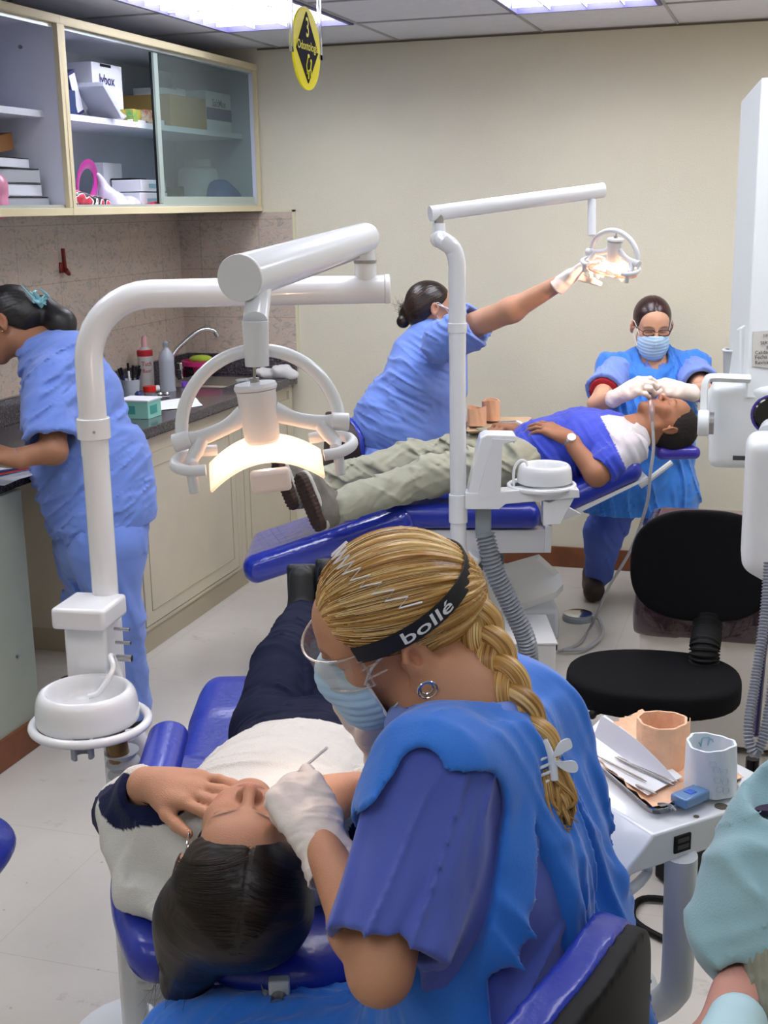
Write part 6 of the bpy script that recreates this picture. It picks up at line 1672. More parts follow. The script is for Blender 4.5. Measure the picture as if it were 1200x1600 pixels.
# ================================================================ blonde woman treating the girl
B0 = P(612, 976, 1.71); bR = img_frame(27, 4, 30)
bh = lambda a, b, c: B0+(bR[0]*a+bR[1]*b+bR[2]*c)
blonde = thing('person', 'blonde woman with a long braid and blue apron bending over the girl', 'person', (-.36, 1.5, .55))
sL, sR = P(676, 1222, 1.555), P(772, 1118, 1.86)
nb_ = P(716, 1092, 1.70); pel = V(-.33, 1.48, .60)
eL, wL = P(594, 1520, 1.46), P(499, 1310, 1.69)
eRb, wRb = P(700, 1250, 2.03), P(598, 1165, 1.93)
acr = nrm(sR-sL)
Lf = hand_frame(P(452, 1218, 1.75)-wL, (CAMP-wL)*.9+CM[0]*.25-CM[1]*.3)
body = transform(head_prims(True, neck=[(V(0, -.030, -.05), .046), (V(0, -.034, -.07), .046)]), B0, bR)
body += chain([(bh(0, -.030, -.06), .046), (nb_, .054)], k=.02)
body += loft([(nb_, .07, .06, acr), ((sL+sR)/2-Z*.03, .155, .08, acr), (pel+Z*.12, .13, .09, acr), (pel, .16, .11, acr)], k=.06)
body += chain([(sL, .050), (eL, .034)], k=.03)+chain([(eL, .034), (eL+(wL-eL)*.3, .035), (wL, .0235)], k=.02)
body += chain([(sR, .052), (eRb, .040)], k=.03)+chain([(eRb, .041), (wRb, .026)], k=.03)
sdf('body', body, .0026, skinm, blonde, colour=head_colour(B0, bR, 1, SKIN['warm'], brow='#6a4a30'))
hp1, tips = hand_prims(+1, curl=[(38, 58, 30), (52, 62, 35), (58, 62, 38), (60, 60, 35)], thumb=(32, 52, 12, 18), glove=.0012)
cuff = [cone((0, -.055, 0), (0, .0, 0), .034, .027, k=.008, w=(1, 0, 0), flat=1.2, cut=(.0, None), shell=.003)]
sdf('glove', transform([p for p in hp1]+cuff, wL, Lf, 1.0), .0022, glovem, blonde, disp=addf(folds(Lf[1]+Lf[0]*.4, 420, .0022, 3, wf=30), lambda p: .0008*noise3(p, 160, 2)), dmax=.004)
hp2, _ = hand_prims(-1, curl=[(30, 45, 30), (40, 45, 30), (45, 50, 30), (50, 50, 30)], thumb=(35, 40, 12, 15), glove=.0012)
Rf = hand_frame(P(602, 1112, 1.87)-wRb, (CAMP-wRb)*.6+CM[0]*.4)
sdf('glove', transform([p for p in hp2], wRb, Rf, .95), .0026, glovem, blonde, disp=folds(Rf[1], 420, .0022, 3, wf=30), dmax=.004)
# scrub shirt (violet blue) with wide short sleeves
ed_ = nrm(eL-sL)
torso = [(nb_-Z*.065, .080, .065, acr), ((sL+sR)/2-Z*.015, .17, .095, acr), ((sL+sR)/2*.5+(pel+Z*.2)*.5, .175, .115, acr), (pel+Z*.16, .175, .13, acr), (pel-Z*.02, .20, .15, acr)]
sl0 = sL-acr*-.01
ts = loft(torso, k=.05)
hem = sL+ed_*.200
erd = nrm(eRb-sR)
shirt = ts+[cone(sL-ed_*.02, hem, .063, .066, k=.045, cut=(None, .98), w=nrm(np.cross(ed_, acr)), flat=1.10), cone(sR, sR+erd*.2, .075, .09, k=.04, cut=(None, .98))]
inner = cone(sL+ed_*.10, hem+ed_*.05, .048, .056, k=.0, op='s', w=nrm(np.cross(ed_, acr)), flat=1.10)
shirt += [inner]
sdf('scrub_shirt', shirt, .0045, scrubd, blonde, disp=addf(folds(np.cross(ed_, CM[2])+ed_*.2, 120, .011, 4, wf=7), lambda p: .002*noise3(p, 30, 2)), dmax=.01)
# collar band of the scrub shirt
cb_ = nrm(nb_-pel+ (bh(0, -.02, -.1)-nb_)*.5)
sdf('shirt_collar', [ring(nb_-cb_*.012, cb_, .080, .014, k=0), ring(nb_-cb_*.03, cb_, .088, .014, k=.02)], .004, scrub, blonde)
# apron: covers shoulders, front and lap, open at the back
axis = nrm(nb_-pel); backd = nrm(CM[0]-axis*np.dot(CM[0], axis)); sided = np.cross(axis, backd)
def apr(p):
    return 0
inf = .014
ap = loft([(c_, a_+inf, b_+inf, w_) for c_, a_, b_, w_ in torso], k=.05)
ap += [cone(sL-ed_*.01, sL+ed_*.05, .082, .085, k=.04), cone(sR, sR+erd*.12, .088, .1, k=.05)]
# flare at the back right, hanging wide
ap += [cone(sR-acr*.02+backd*.05-Z*.02, pel+acr*.05+backd*.13+Z*.02, .085, .10, k=.05), cone(sL+acr*.05+backd*.0-Z*.05, pel-acr*.11+backd*.06+Z*.02, .07, .12, k=.06)]
# lap
kn1, kn2 = V(-.80, 1.30, .585), V(-.70, 1.12, .60)
ap += [cone(pel-acr*.05, onZ(440, 1640, .62), .13, .10, k=.08), cone(pel-acr*.12, onZ(300, 1655, .62), .12, .085, k=.08), cone(pel+acr*.1, pel+acr*.12+V(-.3, 0, 0), .11, .08, k=.06)]
def strip(p):
    q = p-pel; h = q@axis; b = q@backd; s_ = q@sided
    t_ = (.446-h)/.2; wdt = .0575*t_; c_ = -.13-.0375*t_
    return np.maximum(np.abs(s_-c_)-wdt, .0-b)*.8
Bx = (pel-.6, pel+.8)
arm_hole = cone(sL+ed_*.03+CM[0]*.012, eL+CM[0]*.01, .078, .112, k=.012, op='s', w=nrm(np.cross(ed_, acr)), flat=1.05)
ap += [cone(P(660, 1203, 1.50), P(655, 1330, 1.46), .026, .085, op='s', k=.008)]
ap += [func(strip, Bx[0], Bx[1], 's', .004), arm_hole]
nk = cone(nb_-axis*.060, bh(0, -.02, -.04), .094, .112, op='s', k=.008); ap += [nk]
apf_ = addf(folds(sided+backd*.4+axis*.25, 120, .018, 7, wf=5), folds(sided-backd*.6-axis*.5, 210, .008, 3, wf=8))
apw = lambda p: np.clip((np.linalg.norm(p-bh(0, -.03, -.10), axis=1)-.10)/.12, .08, 1)*np.clip((np.linalg.norm(p-(sL+ed_*.02), axis=1)-.06)/.12, .2, 1)
sdf('apron', ap, .0045, apron, blonde, disp=lambda p: apf_(p)*apw(p), dmax=.02, smooth=4)
# mask
def mask_prims(extra=0.0):
    return [ell((0, .056, -.055), (.069+extra, .066+extra, .064+extra)), ell((0, .095, -.028), (.026+extra, .028+extra, .03+extra), k=.03), ell((0, .07, -.095), (.045+extra, .045+extra, .035+extra), k=.03)]
def mask(parent, o, R, s, cuty=.058, topz=-.006, m=maskm):
    pr = mask_prims(.0)+[func(lambda q: -(q[:, 1]-cuty-.45*np.abs(q[:, 2]+.055)*0), [-9]*3, [9]*3, 'i', .002), func(lambda q: q[:, 2]-topz-.30*(q[:, 1]-.07)-0.0, [-9]*3, [9]*3, 'i', .002), func(lambda q: -(q[:, 2]+.128), [-9]*3, [9]*3, 'i', .002)]
    pr2 = [Pr(p.f, p.lo, p.hi, 's', .001) for p in [ell((0, .050, -.055), (.0665, .0665, .062)), ell((0, .09, -.028), (.0235, .028, .03)), ell((0, .065, -.095), (.0425, .045, .034))]]
    T = transform(pr+pr2, o, R, s)
    for i in range(len(T)):
        if T[i].op == 'i': T[i].lo = V(-9, -9, -9); T[i].hi = V(9, 9, 9)
    def pl(p):
        q = ((p-o)@R.T)/s; return .0016*np.abs(np.sin((q[:, 2]+.003*np.sin(q[:, 0]*40))*210))*np.clip((q[:, 1]-.04)*60, 0, 1)+.0012*noise3(p, 70, 3)
    mk = sdf('face_mask', T, .0024*s, m, parent, disp=pl, dmax=.003)
    mb = MB()
    tp = lambda a, b, c: o+(R[0]*a+R[1]*b+R[2]*c)*s
    for g in (-1, 1):
        mb.tube([tp(g*.064, cuty+.004, -.022), tp(g*.072, cuty-.018, .004), tp(g*.080, .005, .022), tp(g*.083, -.008, .022)], .0014*s, 6, sm=4, flat=1.8)
        mb.tube([tp(g*.060, cuty+.006, -.088), tp(g*.068, cuty-.02, -.07), tp(g*.076, .0, -.04), tp(g*.080, -.010, -.024)], .0014*s, 6, sm=4, flat=1.8)
        pts = [tp(g*(.0665 if i not in (0, 8) else .06), cuty+.001, z_) for i, z_ in enumerate(np.linspace(-.018, -.092, 9))]
        mb.tube(pts, .0022*s, 6)
    mb.build('ear_loops', maskw, parent); return mk
mask(blonde, B0, bR, 1.0)
# hair cap
hbl = hair_mat('blonde_hair', '#6b4420', '#b98a45', '#ecd193', .32, su=190, sv=3.5, dist=.0016)
bo, bn_ = V(0, .080, .068), nrm(V(0, -.66, .75))
BP = V(0, -.105, -.012)                       # where the hair is gathered
ax_h = nrm(V(0, .10, .045)-BP)
frh = frame_of(ax_h)
ch_ = V(0, -.012, .033)
def hc_uv(P_):
    q = ((P_-B0)@bR.T)-ch_; x, y, z = q@frh[0], q@frh[1], q@frh[2]; r_ = np.linalg.norm(q, axis=1)+1e-6
    return np.stack([np.arctan2(y, x)/(2*PI), np.arccos(np.clip(z/r_, -1, 1))/PI], 1)
cap = transform([ell((0, -.019, .037), (.083, .104, .091)), ell((0, -.085, .0), (.045, .045, .045), k=.05)], B0, bR)
cap += [Pr((lambda P_: -(((P_-B0)@bR.T-bo)@bn_)), [-9]*3, [9]*3, 'i', .006)]
cap += transform([Pr(ell((g*.092, .012, -.022), (.034, .036, .046)).f, (g*.092-.05, -.04, -.08), (g*.092+.05, .06, .04), 's', .008) for g in (-1, 1)], B0, bR)
sdf('hair', cap, .0026, hbl, blonde, uvf=hc_uv, dmax=.006, disp=lambda p: (.0030*np.abs(np.sin(hc_uv(p)[:, 0]*95+1.5*noise3(p, 14)))+.0012*np.sin(hc_uv(p)[:, 0]*380+3*noise3(p, 25)))*np.clip(hc_uv(p)[:, 1]*6, 0.2, 1))
cols_ = [mat('strand_gold', '#c79a52', .35), mat('strand_pale', '#eed9a6', .35), mat('strand_brown', '#7c5228', .4)]
rs = np.random.RandomState(5)
for ci in range(3):
    cs = []
    for _ in range(300):
        u_ = rs.uniform(0, 2*PI); c = []
        v1 = rs.uniform(.6, .97); rj = 1.012+.03*rs.rand()**2; wob = rs.uniform(-.06, .06)
        for v_ in np.linspace(rs.uniform(.16, .32), v1, 14):
            th = v_*PI; dr = frh[0]*math.cos(u_+wob*v_)*math.sin(th)+frh[1]*math.sin(u_+wob*v_)*math.sin(th)+frh[2]*math.cos(th)
            # radius of the ellipsoid in that direction
            k_ = 1/math.sqrt((dr[0]/.084)**2+(dr[1]/.105)**2+(dr[2]/.0925)**2); q = V(0, -.017, .036)+dr*k_*rj
            c.append(q)
        # keep only the part above the hairline and clear of the ears
        c = [q for q in c if (q-bo)@bn_ > -.002 and not (abs(abs(q[0])-.09) < .03 and abs(q[1]-.008) < .034 and q[2] < .012)]
        if len(c) > 5: cs.append([bh(*q) for q in c])
    strands('hair_strands', cols_[ci], blonde, cs, .00045)
# braid
bp_ = [bh(0, -.100, .004), P(752, 985, 1.69), P(772, 1030, 1.68), P(797, 1080, 1.66), P(820, 1125, 1.65), P(843, 1165, 1.64), P(850, 1185, 1.64)]
path = spline(bp_, 20); n_ = len(path); Lp = np.r_[0, np.cumsum(np.linalg.norm(np.diff(path, axis=0), axis=1))]
tubes = []
for ph in range(3):
    pts, rr = [], []
    for i in range(0, n_, 2):
        t_ = nrm(path[min(i+1, n_-1)]-path[max(i-1, 0)]); fr = frame_of(t_, -CM[2]); w_ = Lp[i]/.021*1.0+ph*2*PI/3
        amp = .0175-.004*i/n_
        side_ = np.cross(t_, -CM[2]); side_ = nrm(side_); out_ = nrm(np.cross(side_, t_))
        pts.append(path[i]+side_*math.sin(w_)*amp+out_*math.sin(2*w_)*amp*.42); rr.append(.0175-.0035*i/n_)
    tubes.append((pts, rr))
tubes.append(([bh(0, -.085, .02), bh(0, -.105, -.0), bp_[1]], [.045, .035, .018]))
hair_tubes('braid', tubes, hbl, blonde, n=12, sm=3, us=.25, vs=5)
tl = [P(852, 1190, 1.64), P(862, 1225, 1.635), P(874, 1255, 1.63), P(880, 1285, 1.63)]
tubes = []; rs = np.random.RandomState(9)
for _ in range(46):
    o_ = rs.randn(3)*.0075; w_ = rs.randn(3)*.009
    tubes.append(([tl[0]+o_*.6, tl[1]+o_*1.3+w_*.4, tl[2]+o_*1.2-w_*.5, tl[3]+o_*1.1+w_+(tl[3]-tl[2])*rs.uniform(-.5, .25)], [.0045, .0045, .003, .0006]))
hair_tubes('braid_tail', tubes, hbl, blonde, n=6, sm=4, us=.2, vs=8)
# hair clip
cc = P(850, 1190, 1.62); cr_, cd_ = CM[0], CM[1]
hc = thing('hair_clip', 'white claw hair clip holding the end of the blonde braid', 'hair clip', cc)
clipm = mat('clip_white', '#dfe6ee', .25, coat=.3)
cax = nrm(P(858, 1210, 1.62)-P(846, 1165, 1.62)); cs_ = np.cross(cax, CM[2]); cs_ = -nrm(cs_) if np.dot(cs_, CM[0]) < 0 else nrm(cs_)
MB().tube([cc-cax*.026+cs_*.006, cc+cs_*.010, cc+cax*.026+cs_*.006], .006, 10, sm=4, flat=.8).build('spine', clipm, hc)
for k in range(6):
    o_ = cc+cax*(-.024+.0095*k)
    MB().tube([o_+cs_*.006, o_-CM[2]*.008-cs_*.006, o_-cs_*.020-CM[2]*.006, o_-cs_*.026+CM[2]*.004], .0021, 8, sm=4).build('tooth', clipm, hc)
for sg in (-1, 1):
    o_ = cc+cs_*.012+cax*sg*.003
    pts = [o_, o_+cs_*.012+cax*sg*.016, o_+cs_*.026+cax*sg*.018, o_+cs_*.026+cax*sg*.006, o_+cs_*.012+cax*sg*.002]
    q = spline(pts, 5, closed=True); nq = len(q)
    MB().add([p-CM[2]*(.006+.002*math.sin(i)) for i, p in enumerate(q)]+[p-CM[2]*.002 for p in q], [tuple(range(nq)), tuple(range(2*nq-1, nq-1, -1))]+[(i, (i+1) % nq, nq+(i+1) % nq, nq+i) for i in range(nq)]).build('wing', clipm, hc, sharp=60, bevel=.001)
# strap with lettering
strapm = mat('strap_black', '#15151a', .6, bump=(500, .0006)); strp = mat('strap_print', '#e3e3e6', .5)
def band(a, z_, off=0.0): # a: angle from the front, left side
    e = V(-math.sin(a)*(.0915+off), -.018+math.cos(a)*(.1135+off), .036+z_-.006*math.cos(a))
    return bh(*e)
Gs = [[band(a, z_) for z_ in np.linspace(-.013, .013, 5)] for a in np.linspace(math.radians(52), math.radians(308), 70)]
MB().sheet(Gs, .002).build('goggle_strap', strapm, blonde)
mb = MB()
def on_band(u_, v_):
    a = math.radians(108)+(-u_)/.105*-1.0; return band(a, v_, .0018)
text_on(mb, 'bollé', on_band, .074, .0185); mb.build('strap_lettering', strp, blonde, sharp=0)
# goggles
lensm = glass_mat('goggle_lens', '#fbf8f4', .03, .05)
def gog(a, z_, k=1.0):
    return bh(math.sin(a)*.073*k, .040+math.cos(a)*.079*k, z_)
MB().sheet([[gog(a, z_+.010*math.cos(a*2)*.0) for z_ in np.linspace(-.022, .030, 6)] for a in np.linspace(-1.45, 1.45, 30)], .0015).build('goggle_lens', lensm, blonde)
mb = MB()
for z_ in (-.023, .031): mb.tube([gog(a, z_+(.010*math.exp(-(a/.25)**2) if z_ < 0 else 0)) for a in np.linspace(-1.45, 1.45, 24)], .0016, 8)
for g in (-1, 1):
    mb.tube([gog(g*1.45, -.023), gog(g*1.47, .004), gog(g*1.45, .031)], .002, 8)
    mb.tube([gog(g*1.40, .020), bh(g*.080, .030, .026), bh(g*.083, .0, .030)], .0018, 8, sm=3); mb.tube([gog(g*1.40, .006), bh(g*.079, .030, .012)], .0016, 8); mb.tube([gog(g*1.40, -.010), bh(g*.078, .024, -.006)], .0016, 8)
mb.build('goggle_frame', mat('clear_frame', '#f1e6dc', .12, trans=.8, coat=.6, ior=1.3), blonde)
# zigzag hair band
zz_ = []
for i in range(25):
    ph = math.radians(18+i*(112)/24); yb = -.072+.085*math.sin(min(ph, PI/2)*.95)+(.012 if i % 2 else -.011)
    k_ = math.sqrt(max(.05, 1-((yb+.019)/.110)**2)); zz_.append(bh(-math.cos(ph)*.0905*k_, yb, .037+math.sin(ph)*.098*k_))
MB().tube(zz_, .0013, 6).build('zigzag_hair_band', mat('band_white', '#e9e9ee', .25), blonde)
# earrings
ec = bh(-.088, -.010, -.042)-CM[2]*.030
for rr_, o_ in ((.0125, V(0, 0, 0)), (.0085, V(0, 0, .003))):
    c_ = ec+bR[2]*(o_[2]-.006)+bR[0]*-.004; MB().tube([c_+(bR[1]*math.cos(a)+bR[2]*math.sin(a))*rr_ for a in np.linspace(0, 2*PI, 25)[:-1]], .0014, 6, closed=True).build('hoop_earring', chrome, blonde)
# applicator held over the mouth
a_, b_ = P(511, 1168, 1.80), P(404, 1258, 1.86)
t = thing('applicator_stick', 'thin white applicator stick held by the blonde woman at the girl\'s mouth', 'stick', (a_+b_)/2)
MB().cyl(a_, b_, .0024, n=8).build('stick', mat('stick_white', '#f2f0ee', .4), t)
# ================================================================ man lying on the far chair
Rr, Dn, Fw = CM
M0 = P(1043, 661, 5.14); mR = look_frame(Z-u*.04, u+Z*.06)
man = thing('person', 'man in a blue and white T-shirt and khaki trousers lying on the far chair', 'person', ch2(800, 780, .25))
mh = lambda a, b, c: M0+(mR[0]*a+mR[1]*b+mR[2]*c)
sN, sF = P(985, 703, 4.95), P(975, 672, 5.33)
eN, wN = P(932, 742, 4.90), P(886, 684, 4.98)
eF, wF = P(880, 690, 5.38), P(805, 672, 5.24)
macr = nrm(sF-sN)
mb_ = transform(head_prims(False, neck=[(V(0, -.03, -.05), .054), (V(0, -.03, -.15), .060)]), M0, mR)
hm1 = hand_frame(P(846, 664, 5.02)-wN, Z*1.0-Fw*.4); hm2 = hand_frame(P(785, 668, 5.2)-wF, Z)
h1, _ = hand_prims(+1, curl=[(18, 25, 15)]*4, thumb=(35, 20, 15, 10)); h2_, _ = hand_prims(-1, curl=[(35, 50, 30)]*4, thumb=(35, 30, 15, 10))
mb_ += chain([(sN, .052), (eN, .045)], k=.03)+chain([(eN, .044), (wN, .029)], k=.02)+chain([(sF, .052), (eF, .042)], k=.03)+chain([(eF, .042), (wF, .028)], k=.02)
mb_ += loft([(mh(0, -.03, -.14), .07, .06, macr), (P(960, 692, 5.14), .15, .08, macr), (P(830, 715, 5.16), .13, .08, macr)], k=.05)
mb_ += transform(h1, wN, hm1, 1.05)+transform(h2_, wF, hm2, 1.05)
sdf('body', mb_, .0042, skinm, man, colour=head_colour(M0, mR, 1, SKIN['brown'], brow='#1a1210', lip='#7a4238', stubble=.5))
mt = [(P(982, 686, 5.14), .11, .075, macr), (P(955, 690, 5.15), .20, .105, macr), (P(905, 692, 5.15), .19, .125, macr), (P(850, 706, 5.15), .175, .12, macr), (P(812, 716, 5.15), .18, .10, macr)]
cn = nrm(eN-sN); cf = nrm(eF-sF)
nkc = P(988, 668, 5.14)
def mcol(p):
    c = np.tile(np.array(lin('#2a40b8')), (len(p), 1)); g = np.array(lin('#c3c4cc'))
    a = p-sN; al_ = a@cn; s_ = (p-P(958, 690, 5.0))@u
    near = np.linalg.norm(p-sN, axis=1) < .20
    m = (s_+.35*((p-sN)@Z) > .0) & (al_ < .085) & near
    a2 = p-sF; m |= ((p-P(958, 690, 5.0))@u > .0) & (np.linalg.norm(a2, axis=1) < .16)
    c[m] = g; return c
tsh = mat('tshirt_cloth', '#2a40b8', .85, attr='Col', bump=(800, .0006), sheen=.2)
ms = loft(mt, k=.06)+[cone(sN, sN+cn*.16, .068, .062, k=.04, cut=(None, .97)), cone(sF, sF+cf*.15, .066, .06, k=.04), cone(sN, sN+cn*.2, .05, .052, k=.002, op='s', cut=(.6, None))]
ms += [cone(mh(0, -.03, -.09), nkc, .056, .062, k=.01, op='s')]
sdf('tshirt', ms, .006, tsh, man, disp=addf(folds(u+Z*.5, 130, .012, 3, wf=7), folds(w-u*.4, 180, .007, 8, wf=9)), dmax=.01, colour=mcol)
kh = mat('khaki_cloth', '#9d9f8e', .85, bump=(700, .0006), noise=(5, .08))
hN, hF = P(800, 722, 5.0), P(800, 700, 5.3)
kN, kF = P(668, 745, 4.96), P(635, 722, 5.24)
aN, aF = P(530, 790, 4.76), P(492, 760, 5.02)
pt = loft([(P(830, 714, 5.15), .165, .095, macr), (P(790, 722, 5.15), .185, .105, macr)], k=.05)
pt += chain([(hN, .095), (kN, .070)], k=.06)+chain([(kN, .070), (aN, .062)], k=.05)+chain([(hF, .095), (kF, .072)], k=.06)+chain([(kF, .072), (aF, .062)], k=.05)
sdf('trousers', pt, .0065, kh, man, disp=addf(folds(Z+u*.5, 130, .017, 3, wf=7), folds(Z-u*.5, 210, .009, 6, wf=9)), dmax=.012)
leather = mat('grey_leather', '#6f6c62', .6, noise=(30, .3), bump=(120, .001)); solem = mat('brown_sole', '#3b2a22', .8, bump=(60, .006)); midm = mat('midsole', '#b9b6ae', .6)
def solef(c, R, L, wd, th):
    def f(p):
        q = (p-c)@R.T; y = np.maximum(np.abs(q[:, 1])-(L-wd), 0); return np.maximum(np.sqrt(q[:, 0]**2+y**2)-wd, np.abs(q[:, 2]-.25*np.maximum(q[:, 1]-L*.4, 0)*0)-th)
    return func(f, c-L-.02, c+L+.02)
for nm, (a_, toe, heel, lab) in enumerate([(aN, P(478, 756, 4.72), P(503, 818, 4.72), 0), (aF, P(441, 733, 4.98), P(462, 785, 4.98), 1)]):
    up_ = nrm(toe-heel); out = nrm(a_-(toe+heel)/2); out = nrm(out-up_*np.dot(out, up_)); sd_ = np.cross(up_, out)
    R_ = np.array([sd_, up_, out]); c_ = (toe+heel)/2; L_ = np.linalg.norm(toe-heel)/2+.030
    sh = sdf('shoe', [solef(c_+out*.022+up_*.01, R_, L_, .044, .02), cone(c_-up_*.05+out*.04, a_-out*.01, .05, .052, k=.04), cone(c_+up_*.0+out*.05, c_+up_*(L_-.045)+out*.035, .045, .034, k=.03)], .006, leather, man)
    sdf('sole', [solef(c_-out*.012+up_*.01, R_, L_+.006, .047, .013)], .004, solem, sh, disp=lambda p, c_=c_, up_=up_: .0018*np.sin((p@up_)*420), dmax=.006)
    sdf('midsole', [solef(c_+out*.008+up_*.01, R_, L_+.010, .049, .007)], .004, midm, sh)
    lc = MB()
    for k in range(5):
        q = c_+up_*(L_*.45-.022*k)+out*(.075+.006*k); lc.tube([q-sd_*.03+up_*.004-out*.012, q+up_*-.004+out*.006, q+sd_*.03+up_*.004-out*.012], .0028, 6, sm=3)
    lc.build('laces', mat('lace_grey', '#c4c2ba', .8), sh)
def watch(parent, w_, dirn, r_, face=whitep, up=Z):
    fr = frame_of(dirn); wt = MB()
    wt.tube([w_+(fr[0]*math.cos(a)+fr[1]*math.sin(a))*r_ for a in np.linspace(0, 2*PI, 25)[:-1]], .007, 8, closed=True, flat=.35); o = wt.build('watch', steel, parent)
    f_ = nrm(up-nrm(dirn)*np.dot(up, nrm(dirn))); MB().cyl(w_+f_*(r_-.001), w_+f_*(r_+.007), .017, n=20).build('watch_face', face, o)
watch(man, wN+(eN-wN)*.12, nrm(eN-wN), .033, up=nrm(Z*.6-Fw)); watch(man, wF+(eF-wF)*.02, nrm(eF-wF), .031, up=nrm(Z-Fw*.6-Rr*.4))
mhair = mat('short_black_hair', '#16100e', .75, noise=(90, .5), bump=(500, .002))
mo_, mn_ = V(0, .078, .070), nrm(V(0, -.70, .71))
mp = transform([ell((0, -.020, .036), (.079, .0985, .088)), ell((0, -.05, .01), (.079, .07, .07), k=.02)], M0, mR)
mp += [Pr((lambda P_: -(((P_-M0)@mR.T-mo_)@mn_)), [-9]*3, [9]*3, 'i', .008)]+transform([Pr(ell((g*.09, .01, -.03), (.03, .032, .045)).f, (g*.09-.05, -.04, -.09), (g*.09+.05, .06, .04), 's', .01) for g in (-1, 1)], M0, mR)
sdf('hair', mp, .0045, mhair, man, dmax=.004, disp=lambda p: .0015*noise3(p, 300, 1))

# ================================================================ masked woman with glasses behind the man's head
W0 = P(1019, 509, 5.60); wR3 = look_frame(-Fw+Dn*.55, -Dn-Fw*.5)
wo = thing('person', 'woman with glasses, face mask and blue apron standing behind the lying man', 'person', (-.60, 5.7, 0))
wh = lambda a, b, c: W0+(wR3[0]*a+wR3[1]*b+wR3[2]*c)
rs3, ls3 = P(962, 580, 5.62), P(1082, 580, 5.62)      # image left / right shoulders
eA, wA = P(933, 632, 5.38), P(972, 616, 5.20)
eB, wB = P(1100, 612, 5.38), P(1068, 611, 5.20)
ac3 = nrm(ls3-rs3)
p3 = transform(head_prims(True, neck=[(V(0, -.03, -.05), .047)]), W0, wR3)
p3 += chain([(wh(0, -.03, -.06), .047), (P(1022, 566, 5.66), .055)], k=.03)
p3 += loft([(P(1022, 570, 5.66), .07, .06, ac3), (P(1022, 592, 5.66), .15, .08, ac3), (P(1010, 740, 5.72), .12, .09, ac3)], k=.05)
p3 += chain([(rs3, .048), (eA, .038)], k=.03)+chain([(eA, .038), (wA, .025)], k=.02)+chain([(ls3, .048), (eB, .038)], k=.03)+chain([(eB, .038), (wB, .025)], k=.02)
sdf('body', p3, .004, skinm, wo, colour=head_colour(W0, wR3, 1, SKIN['light'], brow='#3a2a22'))
hA = hand_frame(P(1003, 600, 5.13)-wA, -Fw*1.0-Dn*.6); hB = hand_frame(P(1022, 600, 5.13)-wB, -Fw*1.0-Dn*.6)
for wv_, hf, sd in ((wA, hA, -1), (wB, hB, +1)):
    hh_, _ = hand_prims(sd, curl=[(40, 45, 25), (48, 48, 25), (50, 50, 30), (50, 50, 30)], thumb=(25, 50, 10, 10), glove=.0015)
    sdf('glove', transform(hh_+[cone((0, -.045, 0), (0, 0, 0), .031, .026, k=.008, w=(1, 0, 0), flat=1.2)], wv_, hf, 1.05), .0038, glovem, wo, disp=lambda p: .0015*noise3(p, 120, 2), dmax=.003)
tA = [(P(1022, 566, 5.68), .09, .07, ac3), (P(1022, 590, 5.68), .185, .10, ac3), (P(1018, 660, 5.70), .18, .12, ac3), (P(1008, 740, 5.74), .19, .13, ac3)]
da, db = nrm(eA-rs3), nrm(eB-ls3)
sh3 = loft(tA, k=.05)+[cone(rs3, rs3+da*.20, .066, .084, k=.04, cut=(None, .98)), cone(ls3, ls3+db*.19, .066, .080, k=.04, cut=(None, .98)), cone(rs3+da*.1, rs3+da*.24, .05, .074, k=0, op='s'), cone(ls3+db*.1, ls3+db*.24, .05, .070, k=0, op='s')]
sdf('scrub_shirt', sh3, .0065, scrub, wo, disp=folds(ac3+Z*.4, 150, .010, 3, wf=8), dmax=.008)
sdf('undershirt_sleeve', [cone(rs3+da*.08, rs3+da*.205, .05, .066, k=0, cut=(None, 1.0))], .006, mat('red_sleeve', '#a3202f', .8), wo)
apf = mat('apron_fabric_light', '#2f7bd6', .7, bump=(300, .0004), sheen=.3)
i3 = .016
a3 = loft([(c_, a_+i3-.035*(k == 1), b_+i3, w_) for k, (c_, a_, b_, w_) in enumerate(tA)], k=.05)
a3 += loft([(P(1022, 600, 5.66), .17, .11, ac3), (P(1010, 700, 5.60), .20, .12, ac3), (P(1003, 760, 5.62), .245, .13, ac3), (P(1000, 815, 5.64), .255, .14, ac3)], k=.05)
a3 += [cone(P(950, 572, 5.66), P(1090, 570, 5.66), .060, .060, k=.03), cone(P(945, 590, 5.62), P(1092, 586, 5.62), .05, .05, k=.03), cone(wh(0, -.03, -.02), P(1022, 572, 5.62), .058, .066, k=.008, op='s')]
a3 += [Pr(cone(rs3+da*.10, eA, .078, .12).f, rs3-.4, rs3+.4, 's', .01), Pr(cone(ls3+db*.10, eB, .078, .11).f, ls3-.4, ls3+.4, 's', .01)]
a3 += [half(P(1000, 810, 5.5), -Z, k=.0)]
sdf('apron', a3, .0065, apf, wo, disp=addf(folds(ac3+Z*.25, 120, .018, 5, wf=5), folds(ac3-Z*.6, 210, .008, 3, wf=8)), dmax=.015)
mask(wo, W0, wR3, 1.0, cuty=.045, topz=-.019)
hd3 = hair_mat('auburn_hair', '#160b0b', '#2a1415', '#4a2624', .3, su=110, sv=3, dist=.001)
def uv3(P_):
    q = ((P_-W0)@wR3.T); return np.stack([np.arctan2(q[:, 2]-.03, q[:, 1]+.02)/(2*PI), q[:, 0]*5], 1)
ho3, hn3 = V(0, .088, .046), nrm(V(0, -.66, .75))
p_ = transform([ell((0, -.020, .037), (.082, .101, .090)), ell((0, -.09, -.03), (.045, .04, .05), k=.04)], W0, wR3)+[Pr((lambda P_: -(((P_-W0)@wR3.T-ho3)@hn3)), [-9]*3, [9]*3, 'i', .006)]
p_ += transform([cone((-.070, -.02, -.01), (-.060, -.05, -.10), .013, .012, k=.02)], W0, wR3)
